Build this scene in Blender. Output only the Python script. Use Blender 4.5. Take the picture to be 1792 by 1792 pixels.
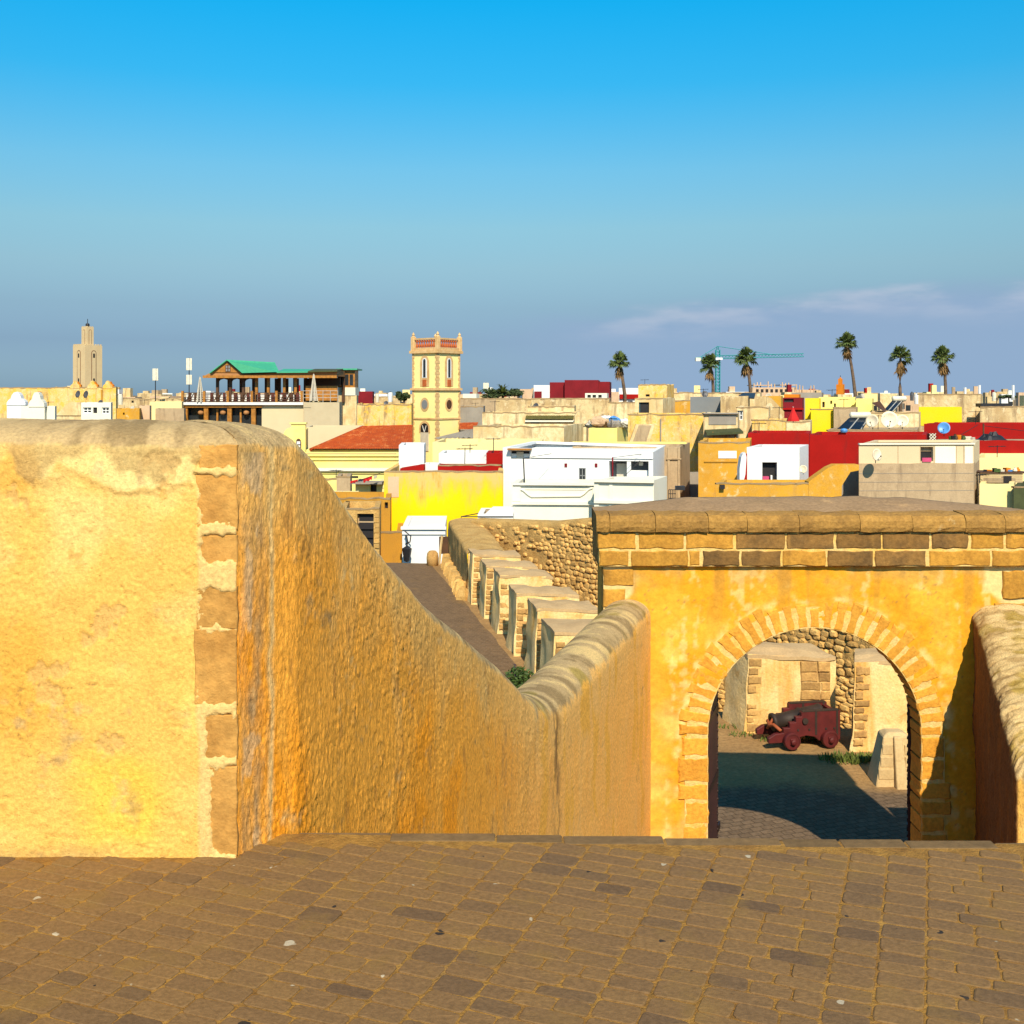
import bpy, bmesh, math, random
import numpy as np
from mathutils import Vector, Matrix

for o in list(bpy.data.objects): bpy.data.objects.remove(o)
scene = bpy.context.scene
COL = scene.collection
R = math.radians
F = 1921.0          # focal length expressed in pixels of the 1792 px photograph
EYE = 1.6

# ------------------------------------------------------------------ camera
cam = bpy.data.cameras.new("camera")
cam.sensor_width = 36; cam.lens = 36*F/1792
cam.shift_y = -206/1792
cam.clip_start = 0.05; cam.clip_end = 20000
co = bpy.data.objects.new("camera", cam); COL.objects.link(co)
co.location = (0, 0, EYE); co.rotation_euler = (R(90), 0, 0)
scene.camera = co

# ------------------------------------------------------------------ sky, sun, exposure
SUN = Vector((0.12, -1.0, 0.88)).normalized()      # direction towards the sun
SUN_EL = math.asin(SUN.z)
world = bpy.data.worlds.new("World"); scene.world = world; world.use_nodes = True
def build_world():
    nt = world.node_tree; N = nt.nodes; L = nt.links; N.clear()
    def n(t, **k):
        x = N.new(t)
        for a, b in k.items(): setattr(x, a, b)
        return x
    def math_(op, a, b=None, clamp=False):
        m = n('ShaderNodeMath', operation=op); m.use_clamp = clamp
        for i, v in enumerate((a, b)):
            if v is None: continue
            if isinstance(v, (int, float)): m.inputs[i].default_value = v
            else: L.new(v, m.inputs[i])
        return m.outputs[0]
    def mix(f, a, b, bt='MIX'):
        m = n('ShaderNodeMix', data_type='RGBA', blend_type=bt)
        for i, v in ((0, f), (6, a), (7, b)):
            if isinstance(v, (int, float)): m.inputs[i].default_value = v
            elif isinstance(v, tuple): m.inputs[i].default_value = v
            else: L.new(v, m.inputs[i])
        return m.outputs[2]
    def rng(v, a, b, c=0.0, d=1.0):
        m = n('ShaderNodeMapRange', interpolation_type='SMOOTHSTEP')
        L.new(v, m.inputs[0])
        for i, q in enumerate((a, b, c, d)): m.inputs[i+1].default_value = q
        return m.outputs[0]
    out = n('ShaderNodeOutputWorld'); bg = n('ShaderNodeBackground')
    L.new(bg.outputs[0], out.inputs[0]); bg.inputs[1].default_value = 0.15
    sky = n('ShaderNodeTexSky', sky_type='NISHITA'); sky.sun_disc = False
    sky.sun_elevation = SUN_EL
    sky.sun_rotation = math.atan2(SUN.x, SUN.y)
    sky.air_density = 1.0; sky.dust_density = 0.6; sky.ozone_density = 1.5
    tc = n('ShaderNodeTexCoord'); sx = n('ShaderNodeSeparateXYZ')
    L.new(tc.outputs['Generated'], sx.inputs[0])
    z = sx.outputs[2]
    # clean dry air: deeper blue above the horizon haze
    rp = n('ShaderNodeValToRGB'); L.new(z, rp.inputs[0])
    e = rp.color_ramp.elements
    pts = SKY_PTS
    e[0].position = pts[0][0]; e[0].color = (*pts[0][1], 1)
    e[1].position = pts[-1][0]; e[1].color = (*pts[-1][1], 1)
    for p, c in pts[1:-1]:
        k = e.new(p); k.color = (*c, 1)
    tint = mix(1.0, sky.outputs[0], rp.outputs[0], 'MULTIPLY')
    # low cloud bank lying along the horizon
    mp = n('ShaderNodeMapping'); L.new(tc.outputs['Generated'], mp.inputs[0]); mp.inputs[3].default_value = (1, 1, 4.0)
    nz = n('ShaderNodeTexNoise'); L.new(mp.outputs[0], nz.inputs[0]); nz.inputs['Scale'].default_value = 9.0
    nz.inputs['Detail'].default_value = 6; nz.inputs['Roughness'].default_value = 0.55
    az = math_('MULTIPLY', sx.outputs[0], 1.0)
    top = math_('ADD', math_('MULTIPLY', rng(az, -0.12, 0.40), 0.032), 0.066)
    edge = math_('ADD', top, math_('MULTIPLY', math_('SUBTRACT', nz.outputs[0], 0.5), 0.034))
    body = rng(math_('SUBTRACT', edge, z), -0.006, 0.022)
    body = math_('MULTIPLY', body, rng(az, -0.10, 0.12))
    rim = math_('MULTIPLY', rng(math_('SUBTRACT', edge, z), -0.002, 0.008), rng(math_('SUBTRACT', edge, z), 0.042, 0.010))
    nz2 = n('ShaderNodeTexNoise'); L.new(mp.outputs[0], nz2.inputs[0]); nz2.inputs['Scale'].default_value = 12.0; nz2.inputs['Detail'].default_value = 6
    rim = math_('MULTIPLY', math_('MULTIPLY', rim, rng(az, 0.0, 0.16)), rng(nz2.outputs[0], 0.38, 0.66))
    c1 = mix(math_('MULTIPLY', body, 0.95), tint, CLOUD_BODY)
    c2 = mix(math_('MULTIPLY', rim, 0.6), c1, CLOUD_RIM)
    L.new(c2, bg.inputs[0])
SKY_PTS = [(0.0, (0.189, 0.312, 0.539)), (0.047, (0.183, 0.252, 0.391)), (0.078, (0.240, 0.307, 0.386)), (0.114, (0.324, 0.411, 0.428)), (0.149, (0.361, 0.507, 0.491)), (0.199, (0.293, 0.597, 0.622)), (0.271, (0.091, 0.668, 0.801)), (0.336, (0.025, 0.744, 0.929)), (0.5, (0.038, 0.587, 0.804)), (1.0, (0.114, 0.473, 0.662))]
CLOUD_BODY = (1.44, 2.10, 3.05, 1); CLOUD_RIM = (2.6, 2.9, 3.5, 1)
build_world()

sl = bpy.data.lights.new("sun", 'SUN'); sl.energy = 5.0; sl.angle = R(0.5); sl.color = (1.0, 0.86, 0.64)
so = bpy.data.objects.new("sun", sl); COL.objects.link(so)
so.rotation_euler = SUN.to_track_quat('Z', 'Y').to_euler(); so.location = (0, -5, 30)

vs = scene.view_settings
vs.view_transform = 'Standard'; vs.look = 'None'; vs.gamma = 1; vs.use_curve_mapping = False
vs.exposure = 0.43

# ------------------------------------------------------------------ helpers
rnd = random.Random(11)
def at(px, py, Y):
    return Vector(((px-896)/F*Y, Y, EYE-(py-690)/F*Y))
def X_(px, Y): return (px-896)/F*Y
def Z_(py, Y): return EYE-(py-690)/F*Y

def setp(o, **k):
    for a, b in k.items():
        if b is not None: o[a] = b
    return o
def empty(name, loc, rz=0.0, label=None, cat=None, group=None):
    o = bpy.data.objects.new(name, None); COL.objects.link(o)
    o.location = loc; o.rotation_euler = (0, 0, rz); o.empty_display_size = 0.2
    return setp(o, label=label, category=cat, group=group)
def link(name, me, m, parent=None, smooth=False):
    o = bpy.data.objects.new(name, me); COL.objects.link(o)
    if m is not None and len(me.materials) == 0: me.materials.append(m)
    if parent is not None: o.parent = parent
    if smooth: me.polygons.foreach_set('use_smooth', [True]*len(me.polygons))
    return o

class MB:
    """collects boxes, prisms and tubes into one mesh"""
    def __init__(s): s.v = []; s.f = []
    def add(s, v, f):
        o = len(s.v); s.v += [tuple(q) for q in v]; s.f += [tuple(i+o for i in q) for q in f]; return s
    def box(s, x0, x1, y0, y1, z0, z1):
        return s.add([(x0,y0,z0),(x1,y0,z0),(x1,y1,z0),(x0,y1,z0),(x0,y0,z1),(x1,y0,z1),(x1,y1,z1),(x0,y1,z1)],
                     [(0,3,2,1),(4,5,6,7),(0,1,5,4),(1,2,6,5),(2,3,7,6),(3,0,4,7)])
    def prism_y(s, pts, y0, y1):
        n = len(pts)
        v = [(x, y0, z) for x, z in pts]+[(x, y1, z) for x, z in pts]
        return s.add(v, [tuple(range(n)), tuple(range(2*n-1, n-1, -1))]+[(i, i+n, (i+1) % n+n, (i+1) % n) for i in range(n)])
    def prism_z(s, pts, z0, z1):
        n = len(pts)
        v = [(x, y, z0) for x, y in pts]+[(x, y, z1) for x, y in pts]
        return s.add(v, [tuple(range(n-1, -1, -1)), tuple(range(n, 2*n))]+[(i, (i+1) % n, (i+1) % n+n, i+n) for i in range(n)])
    def tube(s, pts, rad, seg=8, cap=True):
        pts = [Vector(p) for p in pts]; n = len(pts)
        rr = rad if isinstance(rad, (list, tuple)) else [rad]*n
        v = []; f = []
        for i, p in enumerate(pts):
            d = (pts[min(i+1, n-1)]-pts[max(i-1, 0)]).normalized()
            a = d.cross(Vector((0, 0, 1)))
            if a.length < 1e-3: a = Vector((1, 0, 0))
            a.normalize(); b = d.cross(a)
            for k in range(seg):
                t = 2*math.pi*k/seg
                v.append(p+(a*math.cos(t)+b*math.sin(t))*rr[i])
        for i in range(n-1):
            for k in range(seg):
                k2 = (k+1) % seg
                f.append((i*seg+k, i*seg+k2, (i+1)*seg+k2, (i+1)*seg+k))
        if cap: f += [tuple(range(seg)), tuple(range((n-1)*seg+seg-1, (n-1)*seg-1, -1))]
        return s.add(v, f)
    def lathe(s, prof, seg=16, c=(0, 0, 0), axis='z'):
        v = []; f = []; n = len(prof)
        for r, h in prof:
            for k in range(seg):
                t = 2*math.pi*k/seg
                a, b = r*math.cos(t), r*math.sin(t)
                q = {'z': (a, b, h), 'y': (a, h, b), 'x': (h, a, b)}[axis]
                v.append((q[0]+c[0], q[1]+c[1], q[2]+c[2]))
        for i in range(n-1):
            for k in range(seg):
                k2 = (k+1) % seg
                f.append((i*seg+k, i*seg+k2, (i+1)*seg+k2, (i+1)*seg+k))
        f += [tuple(range(seg-1, -1, -1)), tuple(range((n-1)*seg, n*seg))]
        return s.add(v, f)
    def mesh(s, name):
        me = bpy.data.meshes.new(name); me.from_pydata(s.v, [], s.f)
        bm = bmesh.new(); bm.from_mesh(me); bmesh.ops.recalc_face_normals(bm, faces=bm.faces); bm.to_mesh(me); bm.free()
        return me
    def build(s, name, m, parent=None, smooth=False, bevel=0):
        o = link(name, s.mesh(name), m, parent, smooth)
        if bevel:
            b = o.modifiers.new('bevel', 'BEVEL'); b.width = bevel; b.segments = 1; b.limit_method = 'ANGLE'
        return o

# vectorised value noise -------------------------------------------------
def _h(ix, iy, iz):
    n = (ix.astype(np.int64)*73856093) ^ (iy.astype(np.int64)*19349663) ^ (iz.astype(np.int64)*83492791)
    n = (n & 0xffffffff).astype(np.uint64)
    n = (n ^ (n >> np.uint64(15)))*np.uint64(2246822519) & np.uint64(0xffffffff)
    n = (n ^ (n >> np.uint64(13)))*np.uint64(3266489917) & np.uint64(0xffffffff)
    n = n ^ (n >> np.uint64(16))
    return n.astype(np.float64)/4294967295.0*2-1
def vn(x, y, z):
    x = np.asarray(x, float); y = np.asarray(y, float)+0*x; z = np.asarray(z, float)+0*x
    i, j, k = np.floor(x), np.floor(y), np.floor(z)
    u, v, w = x-i, y-j, z-k
    u = u*u*u*(u*(u*6-15)+10); v = v*v*v*(v*(v*6-15)+10); w = w*w*w*(w*(w*6-15)+10)
    r = 0
    for a in (0, 1):
        for b in (0, 1):
            for c in (0, 1):
                r = r+_h(i+a, j+b, k+c)*(u if a else 1-u)*(v if b else 1-v)*(w if c else 1-w)
    return r
def fbm(x, y, z, octv=4, g=0.5):
    r = 0; a = 1.0; f = 1.0; t = 0
    for o in range(octv):
        r = r+a*vn(x*f+o*17.3, y*f+o*5.1, z*f-o*9.7); t += a; a *= g; f *= 2.03
    return r/t*1.6
def sst(x, a, b):
    t = np.clip((x-a)/(b-a), 0, 1); return t*t*(3-2*t)
def mixc(c, col, f):
    f = np.clip(f, 0, 1)[..., None]
    return c*(1-f)+np.array(col)*f

def grid_mesh(name, V, colors=None, flip=False):
    """V: (n, m, 3) array -> smooth grid mesh, optional per-vertex pigment"""
    n, m, _ = V.shape
    idx = np.arange(n*m).reshape(n, m)
    a, b, c, d = idx[:-1, :-1].ravel(), idx[1:, :-1].ravel(), idx[1:, 1:].ravel(), idx[:-1, 1:].ravel()
    q = np.stack((a, b, c, d) if not flip else (a, d, c, b), 1)
    me = bpy.data.meshes.new(name)
    me.vertices.add(n*m); me.vertices.foreach_set('co', V.reshape(-1).astype(np.float32))
    me.loops.add(q.size); me.loops.foreach_set('vertex_index', q.ravel().astype(np.int32))
    me.polygons.add(len(q)); me.polygons.foreach_set('loop_start', np.arange(0, q.size, 4, dtype=np.int32))
    me.polygons.foreach_set('use_smooth', np.ones(len(q), bool))
    me.update(calc_edges=True)
    if colors is not None:
        at_ = me.color_attributes.new('pigment', 'FLOAT_COLOR', 'POINT')
        cc = np.ones((n*m, 4), np.float32); cc[:, :3] = colors.reshape(-1, 3)
        at_.data.foreach_set('color', cc.ravel())
    return me
def grid_normals(V, flip=False):
    du = np.gradient(V, axis=0); dv = np.gradient(V, axis=1)
    nn = np.cross(du, dv)
    l = np.linalg.norm(nn, axis=2, keepdims=True); nn = nn/np.maximum(l, 1e-9)
    return -nn if flip else nn

# ------------------------------------------------------------------ materials
def nodes_of(name):
    m = bpy.data.materials.new(name); m.use_nodes = True
    nt = m.node_tree; b = nt.nodes['Principled BSDF']
    return m, nt, b
class NT:
    def __init__(s, nt): s.nt = nt; s.N = nt.nodes; s.L = nt.links
    def put(s, sock, v):
        if isinstance(v, (int, float)): sock.default_value = v
        elif isinstance(v, tuple): sock.default_value = v if len(v) == len(sock.default_value) else (*v, 1)
        else: s.L.new(v, sock)
    def mix(s, f, a, b, bt='MIX'):
        m = s.N.new('ShaderNodeMix'); m.data_type = 'RGBA'; m.blend_type = bt
        s.put(m.inputs[0], f); s.put(m.inputs[6], a); s.put(m.inputs[7], b); return m.outputs[2]
    def pos(s, sc=(1, 1, 1), obj=False):
        if obj: src = s.N.new('ShaderNodeTexCoord').outputs['Object']
        else: src = s.N.new('ShaderNodeNewGeometry').outputs['Position']
        mp = s.N.new('ShaderNodeMapping'); s.L.new(src, mp.inputs[0]); mp.inputs[3].default_value = sc
        return mp.outputs[0]
    def noise(s, vec, scale, detail=4, rough=0.55, dist=0.0):
        x = s.N.new('ShaderNodeTexNoise'); s.L.new(vec, x.inputs[0])
        x.inputs['Scale'].default_value = scale; x.inputs['Detail'].default_value = detail
        x.inputs['Roughness'].default_value = rough; x.inputs['Distortion'].default_value = dist
        return x.outputs[0]
    def rng(s, v, a, b, c=0.0, d=1.0):
        m = s.N.new('ShaderNodeMapRange'); m.interpolation_type = 'SMOOTHSTEP'; s.L.new(v, m.inputs[0])
        for i, q in enumerate((a, b, c, d)): m.inputs[i+1].default_value = q
        return m.outputs[0]
    def math(s, op, a, b=0.0):
        m = s.N.new('ShaderNodeMath'); m.operation = op; s.put(m.inputs[0], a); s.put(m.inputs[1], b); return m.outputs[0]
    def bump(s, h, strength, dist):
        b = s.N.new('ShaderNodeBump'); s.L.new(h, b.inputs['Height'])
        b.inputs['Strength'].default_value = strength; b.inputs['Distance'].default_value = dist
        return b.outputs[0]
    def grey(s, v):      # value -> colour multiplier
        c = s.N.new('ShaderNodeCombineColor')
        for i in range(3): s.put(c.inputs[i], v)
        return c.outputs[0]

def plaster(name, c1, c2=None, stain=None, stain_amt=0.5, peel=None, peel_amt=0.0, peel_scale=1.7, scale=0.6, bump=0.25, bdist=0.02, bscale=9, rough=0.92, rand=0.0, fine=0.14, mottle=None):
    m, nt, b = nodes_of(name); t = NT(nt)
    c2 = c2 or tuple(q*0.82 for q in c1)
    p = t.pos()
    col = t.mix(t.rng(t.noise(p, scale, 5, 0.6), 0.35, 0.68), c1, c2)
    if mottle:
        f = t.rng(t.noise(p, 3.4, 8, 0.7, 0.3), 0.44, 0.64)
        col = t.mix(t.math('MULTIPLY', f, 0.7), col, mottle)
    if stain:
        ps = t.pos((1, 1, 0.16))
        f = t.rng(t.noise(ps, 2.2, 5, 0.62), 0.66-0.22*stain_amt, 0.82-0.16*stain_amt)
        col = t.mix(t.math('MULTIPLY', f, min(1, 0.4+stain_amt*0.5)), col, stain)
    if peel:
        f = t.rng(t.noise(p, peel_scale, 9, 0.72, 0.2), 0.62-0.16*peel_amt, 0.70-0.16*peel_amt)
        col = t.mix(t.math('MULTIPLY', f, 0.75), col, peel)
    fv = t.rng(t.noise(p, 26, 4, 0.6), 0.2, 0.8, 1-fine, 1+fine)
    col = t.mix(1.0, col, t.grey(fv), 'MULTIPLY')
    if rand:
        oi = t.N.new('ShaderNodeObjectInfo')
        rv = t.N.new('ShaderNodeMapRange'); t.L.new(oi.outputs['Random'], rv.inputs[0]); rv.inputs[3].default_value = 1-rand; rv.inputs[4].default_value = 1+rand
        col = t.mix(1.0, col, t.grey(rv.outputs[0]), 'MULTIPLY')
    nt.links.new(col, b.inputs['Base Color']); b.inputs['Roughness'].default_value = rough
    if bump:
        h = t.noise(p, bscale, 6, 0.65)
        nt.links.new(t.bump(h, bump, bdist), b.inputs['Normal'])
    b.inputs['Specular IOR Level'].default_value = 0.2
    return m
def flat(name, c, rough=0.6, metal=0.0, var=0.12, spec=0.4, scale=3.0, bump=0.0):
    m, nt, b = nodes_of(name); t = NT(nt)
    p = t.pos()
    col = t.mix(1.0, c, t.grey(t.rng(t.noise(p, scale, 4), 0.25, 0.75, 1-var, 1+var)), 'MULTIPLY')
    nt.links.new(col, b.inputs['Base Color']); b.inputs['Roughness'].default_value = rough; b.inputs['Metallic'].default_value = metal
    b.inputs['Specular IOR Level'].default_value = spec
    if bump: nt.links.new(t.bump(t.noise(p, 30, 4), bump, 0.01), b.inputs['Normal'])
    return m
def pigment(name, rough=0.93, bump=0.6, bscale=34, bdist=0.012, fine=0.22, vstretch=1.0, pits=0.0):
    """surface coloured by the mesh's own pigment attribute, with grain and fine relief"""
    m, nt, b = nodes_of(name); t = NT(nt)
    a = t.N.new('ShaderNodeAttribute'); a.attribute_name = 'pigment'
    p = t.pos((1, 1, vstretch)); p2 = t.pos()
    g = t.rng(t.noise(p, bscale*1.3, 6, 0.7), 0.25, 0.75, 1-fine, 1+fine)
    col = t.mix(1.0, a.outputs['Color'], t.grey(g), 'MULTIPLY')
    h = t.noise(p, bscale, 8, 0.68)
    if pits:
        q = t.rng(t.noise(p2, bscale*0.9, 3, 0.5), 0.28, 0.36, 1-pits, 1.0)
        col = t.mix(1.0, col, t.grey(t.rng(q, 0.0, 1.0, 0.45, 1.0)), 'MULTIPLY')
        h = t.math('MULTIPLY', h, q)
    nt.links.new(col, b.inputs['Base Color']); b.inputs['Roughness'].default_value = rough
    b.inputs['Specular IOR Level'].default_value = 0.15
    nt.links.new(t.bump(h, bump, bdist), b.inputs['Normal'])
    return m
M = {}
M['dark'] = flat('dark_interior', (0.012, 0.010, 0.012), 0.6, var=0.3)
M['glass'] = flat('window_glass', (0.02, 0.025, 0.03), 0.12, spec=0.6)
M['white'] = plaster('whitewash', (0.72, 0.73, 0.73), (0.67, 0.68, 0.69), (0.62, 0.58, 0.50), 0.15, bump=0.08, fine=0.03)
M['whitecream'] = plaster('cream_paint', (0.72, 0.70, 0.60), (0.70, 0.67, 0.55), (0.62, 0.52, 0.36), 0.2, bump=0.08, fine=0.04)
M['yellow'] = plaster('bright_yellow_limewash', (0.78, 0.56, 0.010), (0.76, 0.54, 0.03), (0.62, 0.36, 0.05), 0.35, bump=0.15, fine=0.06)
M['lemon'] = plaster('lemon_paint', (0.82, 0.69, 0.20), (0.80, 0.67, 0.25), (0.62, 0.42, 0.10), 0.3, bump=0.1, fine=0.05)
M['towerpaint'] = plaster('pale_tower_paint', (0.88, 0.75, 0.30), (0.86, 0.72, 0.32), (0.66, 0.46, 0.16), 0.3, bump=0.1, fine=0.05)
M['cream'] = plaster('pale_yellow_paint', (0.80, 0.66, 0.30), (0.78, 0.62, 0.30), (0.56, 0.40, 0.16), 0.3, bump=0.12, fine=0.06)
M['beige'] = plaster('weathered_beige_plaster', (0.64, 0.50, 0.27), (0.44, 0.30, 0.14), (0.24, 0.16, 0.09), 0.8, (0.72, 0.58, 0.36), 0.5, fine=0.16, mottle=(0.44, 0.30, 0.15))
M['pale'] = plaster('weathered_pale_plaster', (0.76, 0.63, 0.38), (0.58, 0.40, 0.18), (0.32, 0.22, 0.12), 0.8, (0.60, 0.42, 0.20), 0.4, fine=0.14, mottle=(0.58, 0.42, 0.21))
M['old'] = plaster('peeling_ochre_plaster', (0.68, 0.48, 0.19), (0.66, 0.40, 0.09), (0.24, 0.15, 0.07), 0.75, (0.72, 0.42, 0.035), 0.75, fine=0.18, mottle=(0.74, 0.60, 0.34))
M['ochre'] = plaster('ochre_limewash', (0.60, 0.31, 0.030), (0.50, 0.25, 0.03), (0.30, 0.17, 0.06), 0.5, (0.66, 0.48, 0.24), 0.3, fine=0.14, mottle=(0.52, 0.30, 0.07))
M['ochre2'] = plaster('dark_ochre_plaster', (0.48, 0.24, 0.03), (0.42, 0.21, 0.03), (0.22, 0.12, 0.04), 0.5, fine=0.12)
M['concrete'] = plaster('bare_cement_render', (0.42, 0.31, 0.19), (0.36, 0.26, 0.16), (0.20, 0.14, 0.09), 0.7, fine=0.12, mottle=(0.46, 0.34, 0.21))
M['greyc'] = plaster('grey_render', (0.30, 0.27, 0.23), (0.25, 0.22, 0.19), (0.14, 0.12, 0.10), 0.4, fine=0.08)
M['tan'] = plaster('tan_smooth_render', (0.60, 0.50, 0.32), (0.58, 0.47, 0.30), None, bump=0.05, fine=0.04)
M['tand'] = plaster('tan_grey_render', (0.50, 0.42, 0.28), (0.46, 0.38, 0.25), None, bump=0.05, fine=0.04)
M['red'] = plaster('deep_red_paint', (0.33, 0.007, 0.005), (0.27, 0.006, 0.004), (0.18, 0.012, 0.01), 0.5, bump=0.12, fine=0.08)
M['maroon'] = plaster('maroon_paint', (0.20, 0.012, 0.018), (0.16, 0.010, 0.015), (0.12, 0.02, 0.02), 0.4, bump=0.1, fine=0.08)
M['bluegrey'] = plaster('blue_grey_paint', (0.20, 0.21, 0.22), (0.18, 0.19, 0.20), None, bump=0.05, fine=0.05)
M['pink'] = plaster('pinkish_plaster', (0.60, 0.42, 0.28), (0.52, 0.35, 0.22), (0.30, 0.18, 0.10), 0.5, fine=0.1)
M['orange'] = plaster('orange_paint', (0.62, 0.20, 0.015), (0.56, 0.17, 0.012), None, bump=0.05)
M['wood'] = flat('varnished_wood', (0.34, 0.14, 0.018), 0.5, var=0.3)
M['woodd'] = flat('dark_wood', (0.075, 0.032, 0.012), 0.6, var=0.3)
M['green'] = flat('green_metal_roofing', (0.05, 0.34, 0.19), 0.5, var=0.08)
M['greend'] = flat('dark_olive_roofing', (0.05, 0.06, 0.02), 0.8, var=0.2)
M['steel'] = flat('pale_steel', (0.55, 0.52, 0.46), 0.4, 0.5)
M['dsteel'] = flat('dark_steel', (0.03, 0.03, 0.035), 0.5, 0.5)
M['plastic'] = flat('off_white_plastic', (0.68, 0.63, 0.50), 0.5)
M['canvas'] = flat('off_white_canvas', (0.50, 0.46, 0.38), 0.8)
M['teal'] = flat('teal_crane_paint', (0.04, 0.30, 0.32), 0.5)
M['solar'] = flat('solar_glass', (0.008, 0.016, 0.03), 0.15, spec=0.6)
M['bluep'] = flat('blue_plastic', (0.08, 0.26, 0.60), 0.4)
M['bluedoor'] = flat('blue_door_paint', (0.06, 0.16, 0.20), 0.6)
M['redcloth'] = flat('red_cloth', (0.48, 0.012, 0.012), 0.9)
M['navy'] = flat('navy_cloth', (0.02, 0.025, 0.06), 0.9)
M['pinkc'] = flat('pink_cloth', (0.50, 0.06, 0.16), 0.9)
M['dishgrey'] = flat('dish_grey', (0.09, 0.09, 0.10), 0.5, 0.2)
M['dishwhite'] = flat('dish_ivory', (0.70, 0.62, 0.46), 0.5)
M['straw'] = flat('straw_shade', (0.36, 0.17, 0.06), 0.8)
M['shutter'] = flat('black_shutter', (0.012, 0.010, 0.012), 0.7)
M['rope'] = flat('red_oxide', (0.30, 0.07, 0.02), 0.7)
M['bronze'] = flat('dark_iron', (0.035, 0.022, 0.016), 0.65, 0.2, var=0.3, bump=0.3)
M['oxblood'] = flat('oxblood_paint', (0.085, 0.008, 0.007), 0.6, var=0.25, scale=6)
M['door'] = flat('red_brown_door', (0.05, 0.014, 0.012), 0.6, var=0.3)
M['doord'] = flat('iron_stud', (0.03, 0.015, 0.012), 0.5, 0.4)
M['leaf'] = flat('leaf', (0.045, 0.085, 0.014), 0.6, var=0.45, scale=20)
M['palm'] = flat('palm_leaf', (0.075, 0.105, 0.022), 0.55, var=0.45, scale=1.5)
M['palmdead'] = flat('dead_palm_leaf', (0.20, 0.115, 0.04), 0.8, var=0.35, scale=2)
M['bark'] = flat('palm_bark', (0.13, 0.085, 0.055), 0.9, var=0.3)
M['tree'] = flat('dark_foliage', (0.035, 0.055, 0.014), 0.7, var=0.5, scale=3)
M['grass'] = flat('dry_grass', (0.10, 0.13, 0.02), 0.8, var=0.4, scale=10)
M['tile'] = plaster('clay_tile', (0.40, 0.075, 0.014), (0.32, 0.05, 0.010), (0.20, 0.04, 0.02), 0.5, (0.52, 0.17, 0.05), 0.55, scale=1.5, bump=0.3, bscale=20, fine=0.3, mottle=(0.28, 0.045, 0.012))
M['greentile'] = flat('mossy_green_tile', (0.10, 0.085, 0.018), 0.7, var=0.3)
M['stonedress'] = plaster('dressed_tower_stone', (0.64, 0.44, 0.22), (0.56, 0.34, 0.14), (0.28, 0.14, 0.06), 0.4, scale=2, fine=0.15, rand=0.1)
M['balus'] = flat('terracotta_baluster', (0.42, 0.10, 0.025), 0.8)
M['minaret'] = plaster('sand_render', (0.60, 0.46, 0.26), (0.56, 0.42, 0.24), None, bump=0.02, fine=0.03)
M['minband'] = flat('brown_band', (0.20, 0.12, 0.07), 0.8)
M['copingdirt'] = plaster('weathered_wall_head', (0.36, 0.25, 0.13), (0.28, 0.19, 0.10), (0.16, 0.11, 0.06), 0.6, fine=0.2)
# fort
M['cobble'] = None
# ------------------------------------------------------------------ fort materials
def mk_cobble():
    m, nt, b = nodes_of('cobblestone'); t = NT(nt)
    oi = t.N.new('ShaderNodeObjectInfo'); p = t.pos()
    cr = t.N.new('ShaderNodeValToRGB'); t.L.new(oi.outputs['Random'], cr.inputs[0])
    e = cr.color_ramp.elements
    e[0].position = 0; e[0].color = (0.122, 0.073, 0.037, 1)
    e[1].position = 1; e[1].color = (0.204, 0.116, 0.044, 1)
    for q, c in ((0.08, (0.148, 0.088, 0.041, 1)), (0.20, (0.172, 0.099, 0.042, 1)), (0.75, (0.190, 0.108, 0.043, 1))):
        k = e.new(q); k.color = c
    col = t.mix(1.0, cr.outputs[0], t.grey(t.rng(t.noise(p, 60, 5, 0.7), 0.25, 0.75, 0.78, 1.2)), 'MULTIPLY')
    col = t.mix(t.math('MULTIPLY', t.rng(t.noise(p, 5, 4, 0.6), 0.5, 0.72), 0.45), col, (0.22, 0.13, 0.035))      # sand and dust
    col = t.mix(t.rng(t.noise(p, 13, 2, 0.4), 0.735, 0.755), col, (0.40, 0.34, 0.24))        # old droppings
    col = t.mix(t.rng(t.noise(p, 17, 2, 0.4), 0.262, 0.245), col, (0.03, 0.024, 0.02))       # dark blots
    nt.links.new(col, b.inputs['Base Color']); b.inputs['Roughness'].default_value = 0.8; b.inputs['Specular IOR Level'].default_value = 0.2
    nt.links.new(t.bump(t.noise(p, 70, 6, 0.7), 0.5, 0.006), b.inputs['Normal'])
    return m
M['cobble'] = mk_cobble()
M['joint'] = plaster('sandy_joint', (0.34, 0.18, 0.038), (0.25, 0.125, 0.03), (0.46, 0.29, 0.09), 0.4, scale=6, bump=0.9, bscale=90, bdist=0.012, fine=0.3)
M['kerb'] = plaster('kerb_stone', (0.17, 0.105, 0.045), (0.14, 0.086, 0.038), None, scale=3, bump=0.4, bscale=40, bdist=0.01, fine=0.2, rand=0.15)
M['wallface'] = pigment('limewashed_rampart', bump=0.5, bscale=60, bdist=0.014, fine=0.22, pits=0.4)
M['parapet'] = pigment('rough_parapet_render', bump=0.85, bscale=75, bdist=0.013, fine=0.36, vstretch=0.4, pits=0.45)
M['gatep'] = pigment('gate_limewash', bump=0.5, bscale=14, bdist=0.02, fine=0.14, pits=0.2)
def stone_mat(name, c1, c2, c3, rand=0.2):
    return plaster(name, c1, c2, c3, 0.35, scale=5, bump=0.7, bscale=26, bdist=0.015, fine=0.22, rand=rand)
M['quoin'] = stone_mat('quoin_sandstone', (0.50, 0.265, 0.068), (0.40, 0.195, 0.045), (0.28, 0.14, 0.045), 0.1)
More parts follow.
